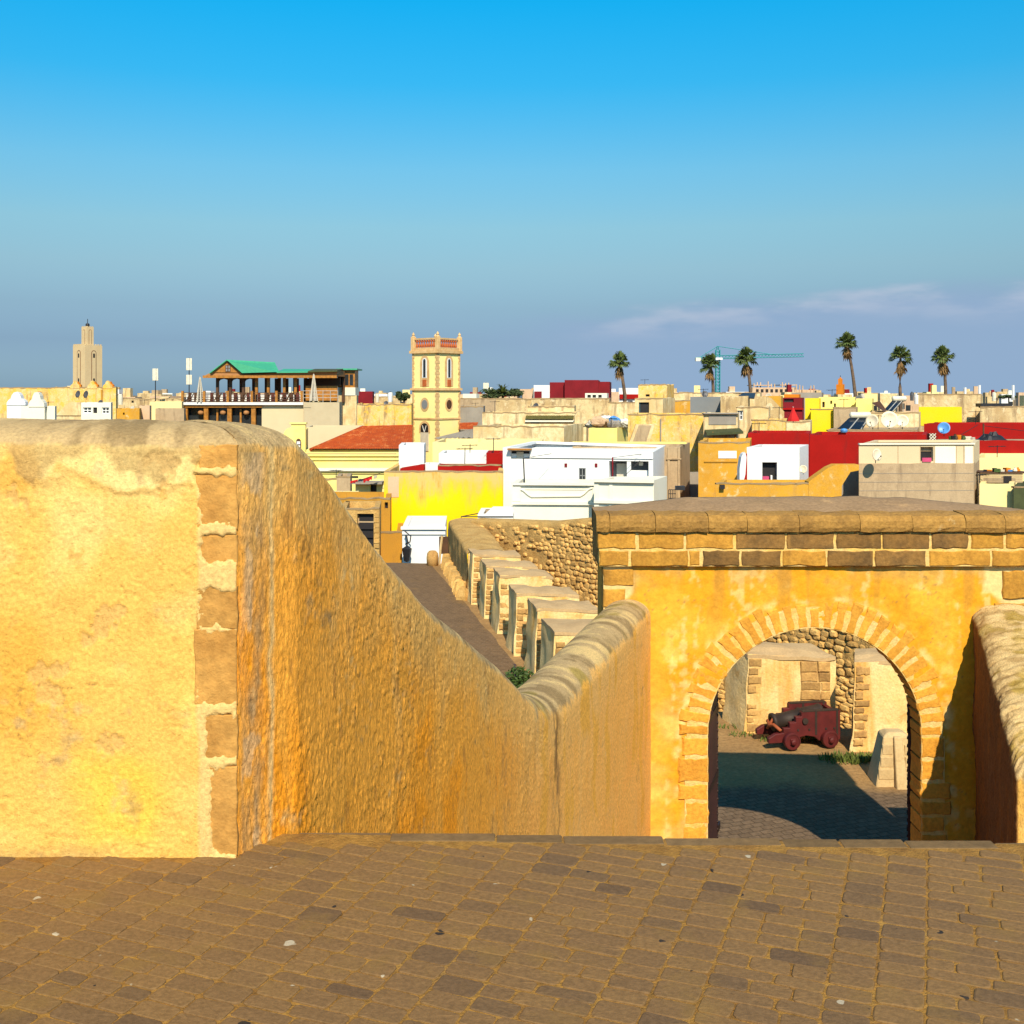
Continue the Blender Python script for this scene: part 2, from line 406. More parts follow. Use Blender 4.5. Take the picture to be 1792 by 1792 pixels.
M['voussoir'] = stone_mat('arch_sandstone', (0.66, 0.315, 0.042), (0.58, 0.255, 0.03), (0.50, 0.22, 0.035), 0.12)
M['block'] = stone_mat('gate_sandstone', (0.50, 0.25, 0.038), (0.40, 0.19, 0.03), (0.19, 0.095, 0.026), 0.12)
M['blockd'] = stone_mat('dark_weathered_sandstone', (0.24, 0.125, 0.035), (0.14, 0.078, 0.028), (0.38, 0.20, 0.05), 0.15)
M['coping'] = plaster('lichened_coping', (0.36, 0.195, 0.048), (0.28, 0.15, 0.04), (0.17, 0.095, 0.032), 0.4, (0.50, 0.38, 0.20), 0.05, scale=4, bump=0.8, bscale=30, bdist=0.02, fine=0.25, rand=0.08)
M['mortar'] = plaster('pale_lime_mortar', (0.68, 0.48, 0.19), (0.70, 0.42, 0.10), None, scale=4, bump=0.8, bscale=40, bdist=0.015, fine=0.2)
M['roofcap'] = plaster('roof_cap_render', (0.30, 0.19, 0.10), (0.25, 0.16, 0.085), (0.20, 0.13, 0.06), 0.3, (0.40, 0.25, 0.12), 0.4, scale=2, bump=0.4, bscale=18, fine=0.2)
M['merlon'] = plaster('merlon_limewash', (0.78, 0.57, 0.27), (0.72, 0.48, 0.18), (0.60, 0.28, 0.035), 0.75, (0.56, 0.33, 0.10), 0.4, scale=1.6, bump=0.6, bscale=14, bdist=0.03, fine=0.16)
M['merlontop'] = plaster('merlon_cap', (0.50, 0.34, 0.17), (0.42, 0.28, 0.14), None, scale=2, bump=0.3, fine=0.12)
M['quoin2'] = stone_mat('merlon_quoin', (0.46, 0.27, 0.09), (0.36, 0.20, 0.07), (0.24, 0.13, 0.05), 0.25)
M['rubble'] = stone_mat('rubble_stone', (0.56, 0.35, 0.12), (0.48, 0.27, 0.08), (0.32, 0.18, 0.06), 0.3)
M['rubblebed'] = plaster('rubble_bedding', (0.56, 0.35, 0.12), (0.46, 0.27, 0.085), (0.30, 0.17, 0.06), 0.3, scale=3, bump=1.0, bscale=16, bdist=0.05, fine=0.3)
M['palestone'] = plaster('pale_limestone', (0.56, 0.41, 0.21), (0.48, 0.34, 0.17), (0.40, 0.27, 0.12), 0.3, scale=3, bump=0.4, bscale=24, fine=0.12)
def mk_ground(name, c1, c2, brick, mortar, rot, region):
    m, nt, b = nodes_of(name); t = NT(nt); p = t.pos()
    earth = t.mix(t.rng(t.noise(p, 0.9, 6, 0.65), 0.35, 0.68), c1, c2)
    mp = t.N.new('ShaderNodeMapping'); t.L.new(t.N.new('ShaderNodeNewGeometry').outputs['Position'], mp.inputs[0]); mp.inputs[2].default_value = (0, 0, rot)
    br = t.N.new('ShaderNodeTexBrick'); t.L.new(mp.outputs[0], br.inputs[0]); br.inputs['Scale'].default_value = 1.0
    br.inputs['Brick Width'].default_value = 0.17; br.inputs['Row Height'].default_value = 0.12; br.inputs['Mortar Size'].default_value = 0.008
    br.inputs['Color1'].default_value = (*brick, 1); br.inputs['Color2'].default_value = (*[q*0.75 for q in brick], 1); br.inputs['Mortar'].default_value = (*mortar, 1)
    sx = t.N.new('ShaderNodeSeparateXYZ'); t.L.new(p, sx.inputs[0])
    f = region(t, sx, t.noise(p, 0.6, 5, 0.6))
    col = t.mix(f, br.outputs[0], earth)
    col = t.mix(1.0, col, t.grey(t.rng(t.noise(p, 14, 6, 0.7), 0.25, 0.75, 0.75, 1.25)), 'MULTIPLY')
    nt.links.new(col, b.inputs['Base Color']); b.inputs['Roughness'].default_value = 0.9; b.inputs['Specular IOR Level'].default_value = 0.15
    hh = t.math('ADD', t.math('MULTIPLY', br.outputs['Fac'], -0.35), t.noise(p, 9, 7, 0.7))
    nt.links.new(t.bump(hh, 0.7, 0.03), b.inputs['Normal'])
    return m
M['court'] = mk_ground('courtyard_earth_and_setts', (0.36, 0.215, 0.085), (0.27, 0.16, 0.065), (0.17, 0.115, 0.07), (0.09, 0.06, 0.035), R(-19),
                       lambda t, sx, n: t.rng(t.math('ADD', sx.outputs[1], t.math('MULTIPLY', n, 2.0)), 17.3, 17.9))
M['road'] = mk_ground('terrace_setts', (0.28, 0.16, 0.06), (0.20, 0.12, 0.05), (0.19, 0.115, 0.06), (0.20, 0.14, 0.08), R(12),
                      lambda t, sx, n: t.rng(n, 0.56, 0.72))

# ------------------------------------------------------------------ lofted walls with rounded tops
def loft_wall(Pp, Bp, zb, zs, rise, nv, ntop, nback, vpow=1.0):
    """front path Pp, back path Bp (n,2); rows: front face from bottom to shoulder, rounded top, back face"""
    n = len(Pp); rows = []; tt = []
    for i in range(nv):
        q = (i/(nv-1))**vpow
        rows.append(np.column_stack((Pp, zb+(zs-zb)*q))); tt.append(q)
    for i in range(1, ntop+1):
        a = math.pi*i/ntop
        k = (1-math.cos(a))/2
        rows.append(np.column_stack((Pp*(1-k)+Bp*k, zs+rise*math.sin(a)**0.8))); tt.append(1+k)
    for i in range(1, nback+1):
        q = i/nback
        rows.append(np.column_stack((Bp, zs+(zb-zs)*q))); tt.append(2+q)
    V = np.stack(rows, 1)            # (n along, m profile, 3)
    return V, np.array(tt)
def resample(poly, spacing):
    """poly list of points, spacing(x,y)->step"""
    out = []
    for (a, b) in zip(poly[:-1], poly[1:]):
        a = np.array(a, float); b = np.array(b, float); L = np.linalg.norm(b-a); s = 0
        while s < L-1e-6:
            p = a+(b-a)*s/L; out.append(p); s += spacing(*p)
    out.append(np.array(poly[-1], float))
    return np.array(out)
COURT = -4.35
def ramp_z(Y): return np.where(Y < 4.0, 0.0, np.maximum(COURT, -(Y-4.0)*0.548))

# ---- left rampart wall: frontal block and sloping parapet
rampart = empty('rampart_wall', (-0.95, 3.8, 0), 0, 'thick yellow limewashed rampart wall at left, its rounded parapet sloping down beside the ramp', 'wall')
front = resample([(-5.2, 3.8), (-1.95, 3.8), (-0.95, 3.8)], lambda x, y: 0.12 if x < -1.95 else 0.006)
par = resample([(-0.95, 3.8), (-0.80, 4.06), (0.34, 8.30), (1.52, 12.02)], lambda x, y: 0.006+max(0, y-4)*0.004)[1:]
P = np.vstack((front, par)); nf = len(front)
# soften the plan bend
Q = np.array((-1.42, 4.42))
Bf = np.column_stack((np.minimum(front[:, 0], Q[0]), np.full(nf, 4.42)))
nl = np.array((-0.963, 0.268))
Bq = par+0.5*nl
k = sst(par[:, 1], 3.8, 4.45)[:, None]
Bq = np.where(par[:, 1:2] < 4.45, Q*(1-k)+(np.array((-0.80+0.27*0.39, 4.45))+0.5*nl)*k, Bq)
B = np.vstack((Bf, Bq))
cz = np.interp(par[:, 1], [3.8, 4.05, 4.2, 4.437, 4.657, 5.026, 5.463, 6.176, 6.85, 7.454, 7.9, 8.35, 8.8, 12.1], [1.503, 1.49, 1.42, 1.27, 1.12, 0.87, 0.615, 0.275, -0.055, -0.38, -0.57, -0.69, -0.71, -0.64])
ker = np.exp(-np.linspace(-2, 2, 25)**2); ker /= ker.sum()
cz = np.convolve(np.pad(cz, 12, 'edge'), ker, 'valid')
rise_p = 0.10+0.05*sst(par[:, 1], 4.0, 5.0)+0.07*sst(par[:, 1], 6.8, 8.0)
crest = np.concatenate((1.503+0.010*np.sin(front[:, 0]*2.2), cz)); rise = np.concatenate((np.full(nf, 0.10), rise_p))
zs = crest-rise
zb = np.concatenate((np.full(nf, -0.06), ramp_z(par[:, 1])-0.25))
V, tt = loft_wall(P, B, zb, zs, rise, 240, 44, 6)
N = grid_normals(V)
if N[nf//2, 50, 1] > 0: N = -N
n_, m_, _ = V.shape
s_len = np.concatenate(([0], np.cumsum(np.linalg.norm(np.diff(P, axis=0), axis=1))))
s0 = s_len[nf-1]
S = np.repeat((s_len-s0)[:, None], m_, 1); T = np.repeat(tt[None], n_, 0)
x, y, z = V[..., 0], V[..., 1], V[..., 2]
isf = (np.arange(n_) < nf)[:, None]*np.ones((1, m_), bool)
# relief: lumpy plaster on the front, vertical ridges on the parapet
rough_ = 0.25+0.85*sst(fbm(x*2.2+40, y*2, z*2.4, 4), -0.35, 0.6)
d_front = 0.010*fbm(x*3, y*3, z*3, 3)+rough_*0.0046*np.abs(fbm(x*17, y*17, z*24, 4, 0.6))+rough_*0.0042*np.abs(fbm(x*50, y*50, z*60, 3, 0.6))
rid = fbm(S*13, y*0+3.1, z*2.6, 4)
d_par = 0.008*fbm(S*2.0, y*0, z*1.6, 3)+0.0022*np.abs(rid)+0.0050*np.abs(fbm(S*36, y*0+1, z*12, 4, 0.65))+0.0042*np.abs(fbm(S*85, y*0+1, z*30, 2))
amp = (1.0-0.55*sst(S, 4.0, 5.5))*(0.45+0.75*sst(fbm(S*1.6+9, y*0, z*1.3, 4), -0.5, 0.6))
rp0 = sst(1-np.hypot((896+x/3.8*F-215)/185, (690+(EYE-z)/3.8*F-800)/72)+0.35*fbm(x*6, y*6+2, z*6, 4), 0.05, 0.3)
d_front = d_front*(1-0.6*rp0)+0.006*rp0
top = sst(T, 0.985, 1.02)
d_front = d_front-0.005*sst(fbm(x*5+31, y*5, z*5, 5, 0.6), 0.62, 0.68)-0.004*sst(0.014-np.abs(fbm(x*2.1+7, y*0, z*2.6, 6, 0.55)), 0, 0.014)
disp = np.where(S < 0, d_front, d_par*amp)*(1-0.45*top)
QS = [(784, 815, 354), (836, 921, 347), (941, 984, 356), (1032, 1096, 349), (1106, 1228, 345), (1256, 1322, 362), (1346, 1492, 372)]
qx = 896+x/3.8*F; qy = 690+(EYE-z)/3.8*F
ins = np.full(V.shape[:2], -99.0)
for (ya, yb_, xa) in QS: ins = np.maximum(ins, np.minimum(np.minimum(qx-xa, 440-qx), np.minimum(qy-ya, yb_-qy)))
ins = ins+6*fbm(x*45, y*45, z*45, 3)+9*fbm(x*12, y*12, z*12, 3)
zone = sst(qx+7*fbm(x*12, y*12, z*12, 3), 330, 352)*(S < 0)
disp = np.where(S < 0, disp*(1-0.45*zone)+zone*np.where(ins > 0, -0.012*sst(ins, 0, 5), 0.0075*sst(-ins, 0, 4)), disp)
corner = np.exp(-(S/0.03)**2)
cf = np.where(S < 0, 0.25, 0.9)
disp = disp*(1-cf*corner)-np.where(S < 0, 0.0, 0.010)*corner*(0.6+0.6*fbm(x*9, y*9, z*7, 3))
V2 = V+N*disp[..., None]
# pigment
nA = fbm(x*1.6+4, y*1.6, z*1.6, 5); nB = fbm(x*6, y*6+2, z*6, 4); nC = fbm(x*24, y*24, z*24, 4)
c = np.zeros(V.shape)+np.array((0.70, 0.415, 0.098))
c = mixc(c, (0.66, 0.355, 0.062), sst(nA, 0.05, 0.7))
c = mixc(c, (0.74, 0.50, 0.17), sst(-nA+0.3*nB, 0.1, 0.8))
c = mixc(c, (0.60, 0.33, 0.075), sst(nC+0.5*nB, 0.45, 1.0)*0.7)
pxx = 896+x/3.8*F; pyy = 690+(EYE-z)/3.8*F
patch = 1-np.hypot((pxx-215)/185, (pyy-800)/72)+0.35*nB+0.3*nA
c = mixc(c, (0.74, 0.57, 0.235), sst(patch, 0.05, 0.16)*(0.75+0.3*nB))
c = mixc(c, (0.46, 0.29, 0.10), np.exp(-((patch-0.04)/0.035)**2)*0.45)
spots = fbm(x*14+9, y*14, z*14, 2)
c = mixc(c, (0.60, 0.42, 0.20), sst(spots, 0.75, 0.85)*sst(patch, 0.1, 0.3)*0.6)
low = 1-np.hypot((pxx-230)/140, (pyy-1400)/120)+0.4*nB
c = mixc(c, (0.76, 0.46, 0.06), sst(low, 0.1, 0.8)*0.8)
ori = 1-np.hypot((pxx-15)/60, (pyy-830)/70)+0.5*nB
c = mixc(c, (0.64, 0.33, 0.05), sst(ori, 0.1, 0.7)*0.7)
edge = np.exp(-((pxx-336+8*nB)/14)**2)
c = mixc(c, (0.76, 0.52, 0.13), edge*0.7*sst(nB+nA, -0.5, 0.3))
c = mixc(c, (0.40, 0.26, 0.10), sst(pyy, 1470, 1505)*sst(nB, -0.2, 0.5)*0.6)
crk = np.abs(fbm(x*2.1+7, y*0, z*2.6, 6, 0.55))
c = mixc(c, (0.30, 0.17, 0.05), sst(0.011-crk, 0, 0.011)*sst(nA, -0.2, 0.3)*0.75)
flk = sst(fbm(x*5+31, y*5, z*5, 5, 0.6), 0.62, 0.68)
c = mixc(c, (0.56, 0.34, 0.12), flk*0.6)
mort = sst(pxx+6*nB, 342, 352)*(S < 0)
c = mixc(c, (0.66, 0.45, 0.17), mort)
# parapet pigments
Sw = S+0.10*fbm(S*2.5, y*0+4, z*2.2, 4)
nS = fbm(Sw*7, y*0+0.37, z*1.1, 5); nT = fbm(Sw*2.2+5.4, y*0+0.61, z*1.5, 5); nU = fbm(S*30, y*0, z*8, 3)
cp = np.zeros(V.shape)+np.array((0.78, 0.345, 0.045))
cp = mixc(cp, (0.82, 0.30, 0.014), sst(nT+0.5*nS, 0.0, 0.8)*0.9)
cp = mixc(cp, (0.68, 0.355, 0.085), sst(-nT+0.4*nS, 0.1, 0.8)*0.8)
dtop = np.repeat(zs[:, None], m_, 1)-z
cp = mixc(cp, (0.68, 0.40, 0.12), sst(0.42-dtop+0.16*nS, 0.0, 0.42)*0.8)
cp = mixc(cp, (0.36, 0.17, 0.04), sst(nU+0.4*nS, 0.55, 1.1)*0.6)
cp = mixc(cp, (0.84, 0.48, 0.15), sst(S, 2.6, 4.2)*0.65*(0.9+0.3*nS))
cp = mixc(cp, (0.74, 0.37, 0.05), sst(S, 3.0, 4.5)*sst(nS, 0.15, 0.6)*0.8)
grey = np.exp(-((S-0.075)/0.055)**4)*(T < 1.0)
cp = mixc(cp, (0.38, 0.23, 0.10), grey*(0.45+0.5*nU))
cp = mixc(cp, (0.52, 0.40, 0.25), grey*sst(fbm(S*20, y*0+7, z*6, 4), 0.2, 0.5)*0.5)
cp = mixc(cp, (0.62, 0.44, 0.19), np.exp(-((S-0.165-0.012*nU)/0.014)**2)*0.8)
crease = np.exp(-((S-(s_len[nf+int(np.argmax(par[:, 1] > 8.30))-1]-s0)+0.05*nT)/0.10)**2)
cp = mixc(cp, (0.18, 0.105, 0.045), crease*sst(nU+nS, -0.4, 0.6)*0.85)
c = np.where((S < 0)[..., None], c, cp)
# weathered, lichened top
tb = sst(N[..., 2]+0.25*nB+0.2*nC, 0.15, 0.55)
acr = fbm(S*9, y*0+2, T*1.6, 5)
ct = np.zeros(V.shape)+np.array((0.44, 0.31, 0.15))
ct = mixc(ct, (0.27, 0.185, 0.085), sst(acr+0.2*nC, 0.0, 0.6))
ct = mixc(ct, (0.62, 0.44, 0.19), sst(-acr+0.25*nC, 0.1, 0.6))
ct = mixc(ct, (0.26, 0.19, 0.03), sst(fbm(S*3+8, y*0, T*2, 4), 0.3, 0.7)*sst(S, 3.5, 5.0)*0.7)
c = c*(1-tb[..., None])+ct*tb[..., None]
dirt = sst(0.075-(1.42-z)+0.07*nB+0.05*fbm(x*9, y*0, z*1.5, 4)+0.03*nC, 0, 0.05)*(S < 0.1)
c = mixc(c, (0.40, 0.26, 0.10), dirt*0.75*(1-tb))
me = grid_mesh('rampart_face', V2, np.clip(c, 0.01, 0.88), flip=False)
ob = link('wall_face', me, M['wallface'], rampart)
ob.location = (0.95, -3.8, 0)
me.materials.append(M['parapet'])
pm = np.zeros(len(me.polygons), np.int32).reshape(n_-1, m_-1); pm[nf-1:, :] = 1
me.polygons.foreach_set('material_index', pm.ravel())
if me.polygons[50].normal.y > 0: me.flip_normals()

def stone_slab(outline, y0, y1, jit=0.006, seg=0.03, bev=0.008, r=None):
    """stone with an uneven outline in the x-z plane, face at y0 (towards the camera), back at y1"""
    r = r or rnd; pts = []
    n = len(outline)
    for i in range(n):
        a = Vector(outline[i]); b = Vector(outline[(i+1) % n]); L = (b-a).length; k = max(2, min(5, int(L/seg)))
        for j in range(k):
            q = a+(b-a)*(j/k)
            jj = jit*(0.35 if j == 0 else 1.0)
            pts.append((q.x+r.uniform(-jj, jj), q.y+r.uniform(-jj, jj)))
    cx = sum(p[0] for p in pts)/len(pts); cy = sum(p[1] for p in pts)/len(pts); m = len(pts)
    inn = []
    for p in pts:
        d = Vector((cx-p[0], cy-p[1])); d = d.normalized()*min(bev*1.3, d.length*0.4); inn.append((p[0]+d.x, p[1]+d.y))
    v = [(p[0], y0, p[1]) for p in inn]+[(p[0], y0+bev, p[1]) for p in pts]+[(p[0], y1, p[1]) for p in pts]+[(cx, y0-0.002, cy)]
    f = [(i, (i+1) % m, 3*m) for i in range(m)]
    f += [(i, i+m, (i+1) % m+m, (i+1) % m) for i in range(m)]
    f += [(i+m, i+2*m, (i+1) % m+2*m, (i+1) % m+m) for i in range(m)]
    mb = MB(); mb.add(v, f); return mb
def rect(x0, x1, z0, z1): return [(x0, z0), (x1, z0), (x1, z1), (x0, z1)]

# quoins on the end of the rampart wall
for (ya, yb_, xa) in QS:
    mb = stone_slab(rect(X_(xa-5, 3.8), -0.951, Z_(yb_+5, 3.8), Z_(ya-5, 3.8)), 3.7965+0.002*rnd.random(), 3.9, 0.003, 0.03, 0.003)
    o = mb.build('quoin_stone', M['quoin'], rampart, smooth=False); o.location = (0.95, -3.8, 0)

# ---- platform: sand bed, cobblestones, kerb
def edgeY(x): return 4.02-0.035*(x+0.8)
plat = MB()
plat.prism_z([(-6, -4), (6, -4), (6, edgeY(6)-0.02), (-6, edgeY(-6)-0.02)], -0.9, -0.0018)
pave = plat.build('pavement', M['joint']); pave['kind'] = 'structure'
def sett_mesh(seed):
    r = random.Random(seed); n = 16; out = []
    for (sx_, sy_, a0) in ((1, 1, 0), (-1, 1, 90), (-1, -1, 180), (1, -1, 270)):      # rounded, slightly chipped corners
        rx, ry = r.uniform(0.07, 0.17), r.uniform(0.12, 0.30); jx, jy = r.uniform(-0.02, 0.005), r.uniform(-0.03, 0.005)
        for t in (0, 30, 60, 90):
            a = R(a0+t); out.append((sx_*(0.5-rx+jx)+rx*math.cos(a)+r.uniform(-0.006, 0.006), sy_*(0.5-ry+jy)+ry*math.sin(a)+r.uniform(-0.01, 0.01)))
    v = [(0, 0, 0.0012)]+[(x*0.93, y*0.93, 0.001+r.uniform(-0.0008, 0.0008)) for x, y in out]+[(x*0.985, y*0.985, -0.0006) for x, y in out]+[(x, y, -0.006) for x, y in out]
    f = [(0, 1+i, 1+(i+1) % n) for i in range(n)]
    for k in (0, 1): f += [(1+k*n+i, 1+(k+1)*n+i, 1+(k+1)*n+(i+1) % n, 1+k*n+(i+1) % n) for i in range(n)]
    me = bpy.data.meshes.new('sett'); me.from_pydata(v, [], f); me.materials.append(M['cobble']); return me
setts = [sett_mesh(100+i) for i in range(14)]
ang = R(-21.0); ca, sa = math.cos(ang), math.sin(ang)         # strips run along the passage direction
def w_of(u, v): return (u*ca-v*sa, u*sa+v*ca)                 # strip coords (u across, v along) -> world
cells = []
u = -4.2; kind = 0
rc = random.Random(5)
while u < 4.6:
    band = (0, 1, 2)[kind % 3]; kind += 1
    wd = 0.305 if band == 2 else 0.128+rc.uniform(-0.006, 0.006)
    v = 0.2+rc.uniform(0, 0.08)
    while v < 5.6:
        if band != 2:
            h = rc.uniform(0.060, 0.095); cells.append((u, u+wd, v, v+h))
        else:
            h = rc.uniform(0.052, 0.078); a = u
            cuts = rc.choice([(0.38,), (0.62,), (0.30, 0.68), (0.44,), (0.55,), (0.36, 0.74), (0.25, 0.64)])
            for q in list(cuts)+[1.0]:
                b_ = u+wd*q if q < 1 else u+wd
                cells.append((a, b_, v, v+h)); a = b_
        v += h
    u += wd
placed = []
for (u0, u1, v0, v1) in cells:
    cu, cv = (u0+u1)/2, (v0+v1)/2; wx, wy = w_of(cu, cv)
    if wy > edgeY(wx)-0.115 or wy < 0.3 or abs(wx) > 3.2: continue
    if wx < -0.93 and wy > 3.775: continue
    if wy > 3.8 and wx < -0.95+(wy-3.8)*0.56+0.0: continue
    dx, dy = u1-u0-0.0035, v1-v0-0.0035
    px = 896+wx/wy*F; py = 690+(EYE)/wy*F
    vis = -40 < px < 1832 and py < 1830
    placed.append((vis, dx*dy/wy**3, wx, wy, dx, dy))
placed.sort(key=lambda q: (not q[0], -q[1]))
rest = MB(); rs = random.Random(3)
for i, (vis, _, wx, wy, dx, dy) in enumerate(placed):
    me = setts[rs.randrange(len(setts))]; hz = rs.uniform(-0.0012, 0.002); flipr = rs.choice((0, math.pi))
    tilt = (rs.uniform(-0.014, 0.014), rs.uniform(-0.014, 0.014))
    if i < 300:
        o = bpy.data.objects.new('cobblestone', me); COL.objects.link(o); o.parent = pave
        o.location = (wx, wy, hz); o.rotation_euler = (tilt[0], tilt[1], ang+flipr+rs.uniform(-0.03, 0.03)); o.scale = (dx, dy, 1)
    else:
        mt = Matrix.Translation((wx, wy, hz)) @ Matrix.Rotation(ang+flipr, 4, 'Z') @ Matrix.Diagonal((dx, dy, 1, 1))
        rest.add([mt @ v.co for v in me.vertices], [tuple(p.vertices) for p in me.polygons])
o = rest.build('cobblestones', M['cobble'], pave, smooth=False); o['kind'] = 'stuff'
xk = -0.78
while xk < 3.4:
    w = rs.uniform(0.20, 0.42); ya = edgeY(xk+w/2)
    mb = MB(); mb.box(xk+0.001, xk+w-0.001, ya-0.072+rs.uniform(-.006, .004), ya+rs.uniform(-0.004, 0.003), -0.14, -0.001+rs.uniform(-0.002, 0.002))
    o = mb.build('kerb_stone', M['kerb'], pave, bevel=0.005); xk += w
# ramp below the edge and ground of the courtyard and terrace
rm = MB(); rm.add([(-1.2, 4.0, -0.45), (7, 3.9, -0.45), (7, 12.1, COURT), (0.5, 12.1, COURT), (-1.2, 4.0, -6), (7, 3.9, -6), (7, 12.1, -6), (0.5, 12.1, -6)], [(0, 1, 2, 3), (4, 7, 6, 5), (0, 4, 5, 1), (1, 5, 6, 2), (2, 6, 7, 3), (3, 7, 4, 0)])
rm.build('ramp', M['road'])['kind'] = 'structure'
# courtyard sheet with a gentle unevenness; far edge drops to the town
gx = np.linspace(-12, 13, 110); gy = np.concatenate((np.linspace(11.2, 22, 90), np.linspace(22.3, 38.6, 70)))
GX, GY = np.meshgrid(gx, gy, indexing='ij')
GZ = COURT+0.018*fbm(GX*0.7, GY*0.7, GX*0, 4)
Vg = np.stack((GX, GY, GZ), 2)
bot = Vg.copy(); bot[..., 2] = -9.6
me = grid_mesh('courtyard', Vg)
EDGE = [(13, 17.6), (7.4, 19.0), (5.7, 19.55), (4.0, 20.25), (2.35, 22.35), (1.75, 23.9), (0.2, 32.2), (-0.6, 38.6)]
def inside_terrace(x, y):
    ys = [p[1] for p in EDGE]; xs_ = [p[0] for p in EDGE]
    return x <= float(np.interp(y, ys, xs_)) if y > ys[0] else True
bm = bmesh.new(); bm.from_mesh(me)
bmesh.ops.delete(bm, geom=[f for f in bm.faces if not inside_terrace(f.calc_center_median().x-0.1, f.calc_center_median().y-0.1)], context='FACES')
bm.to_mesh(me); bm.free()
if me.polygons[10].normal.z < 0: me.flip_normals()
link('courtyard_ground', me, M['court'])['kind'] = 'structure'
ry_ = np.linspace(19.5, 38.6, 90); rt_ = np.linspace(0, 1, 40)
RYY, RTT = np.meshgrid(ry_, rt_, indexing='ij'); RXX = -8+(0.33-0.205*(RYY-23)+8)*RTT+0.03*vn(RYY*1.5, RTT*0+2, RYY*0)*(RTT > 0.99)
rd = grid_mesh('road', np.stack((RXX, RYY, COURT+0.018*fbm(RXX*0.7, RYY*0.7, RXX*0, 4)+0.012), 2))
if rd.polygons[10].normal.z < 0: rd.flip_normals()
link('terrace_road', rd, M['road'])['kind'] = 'structure'
mb = MB(); mb.prism_z([(-12, 11.3), (13, 11.3)]+EDGE+[(-12, 38.6)], -9.6, COURT-0.06)
mb.build('terrace_bank', M['rubblebed'])['kind'] = 'structure'
tr = MB(); tr.add([(-9000, -200, -9.62), (9000, -200, -9.62), (9000, 9000, -9.62), (-9000, 9000, -9.62)], [(0, 1, 2, 3)])
tr.build('terrain', plaster('town_ground', (0.22, 0.15, 0.08), (0.16, 0.12, 0.07), None, scale=0.02))['kind'] = 'structure'

# ---- gatehouse
G = 12.0
gate = empty('gatehouse', (X_(1426, G), G, COURT), 0, 'orange-yellow gate wall with a round sandstone arch and dark block courses above it', 'gate')
gl = (-gate.location.x, -gate.location.y, -gate.location.z)
def gpart(mb, name, m, smooth=False, bevel=0, parent=None):
    o = mb.build(name, m, gate, smooth, bevel); o.location = gl; return o
GX0, GX1 = X_(1056, G), 5.72
AC = (X_(1426, G), Z_(1286, G)); AR = 186*G/F
gtop = Z_(990, G)
nx, nz = 220, 200
xs = np.linspace(GX0, GX1, nx); zz = np.linspace(COURT-0.1, gtop, nz)
XX, ZZ = np.meshgrid(xs, zz, indexing='ij')
n1 = fbm(XX*1.1, ZZ*0+3, ZZ*1.1, 5); n2 = fbm(XX*4, ZZ*0, ZZ*4, 4); n3 = fbm(XX*14, ZZ*0+5, ZZ*14, 3)
YY = G+0.012+0.018*fbm(XX*1.5, ZZ*0+1, ZZ*1.5, 3)*0.6+0.006*n2-0.004*np.abs(n3)
c = np.zeros((nx, nz, 3))+np.array((0.66, 0.30, 0.016))
c = mixc(c, (0.72, 0.37, 0.035), sst(n1+0.4*n2, 0.0, 0.7))
c = mixc(c, (0.62, 0.35, 0.09), sst(-n1+0.5*n2, 0.15, 0.9)*0.85)
c = mixc(c, (0.74, 0.47, 0.11), sst(n2+0.5*n3, 0.45, 1.0)*0.7)
rad = np.hypot(XX-AC[0], np.maximum(ZZ-AC[1], 0))
c = mixc(c, (0.74, 0.56, 0.22), np.exp(-((rad-AR-0.33+0.06*n2)/0.05)**2)*0.8*sst(n2+0.5*n3+0.3*n1, -0.25, 0.5))
dr = fbm(XX*7, ZZ*0+2, ZZ*0.7, 5)
c = mixc(c, (0.40, 0.20, 0.04), sst(dr, 0.15, 0.7)*sst(ZZ, gtop-1.1, gtop-0.1)*0.55)
c = mixc(c, (0.74, 0.56, 0.24), sst(-dr+0.4*n3, 0.45, 0.8)*0.5)
cr = np.abs(fbm(XX*2.3+3, ZZ*0+8, ZZ*2.3, 5))
c = mixc(c, (0.34, 0.17, 0.05), sst(0.012-cr, 0, 0.012)*sst(n1, -0.1, 0.4)*0.8)
c = mixc(c, (0.40, 0.25, 0.09), sst(ZZ, gtop-0.35, gtop)*sst(n2+n1, -0.5, 0.6)*0.55)
c = mixc(c, (0.70, 0.52, 0.24), sst(0.30-(XX-GX0)+0.06*n2, 0, 0.05)*0.8)
c = mixc(c, (0.72, 0.54, 0.24), sst(XX-X_(1730, G)+0.12*n2+0.1*n1, 0, 0.10)*sst(ZZ, Z_(1090, G), Z_(1050, G))*0.9)
c = mixc(c, (0.70, 0.44, 0.08), sst(X_(1195, G)-XX+0.1*n1, 0, 0.3)*sst(Z_(1100, G)-ZZ, -0.2, 1.0)*0.4)
me = grid_mesh('gate_face', np.stack((XX, YY, ZZ), 2), np.clip(c, 0.01, 0.85))
bm = bmesh.new(); bm.from_mesh(me)
dele = []
for f in bm.faces:
    q = f.calc_center_median(); dx = q.x-AC[0]
    if (q.z <= AC[1] and abs(dx) < AR+0.03) or (q.z > AC[1] and math.hypot(dx, q.z-AC[1]) < AR+0.03): dele.append(f)
bmesh.ops.delete(bm, geom=dele, context='FACES'); bm.to_mesh(me); bm.free()
if me.polygons[0].normal.y > 0: me.flip_normals()
o = link('wall_face', me, M['gatep'], gate); o.location = gl
GB = 12.85
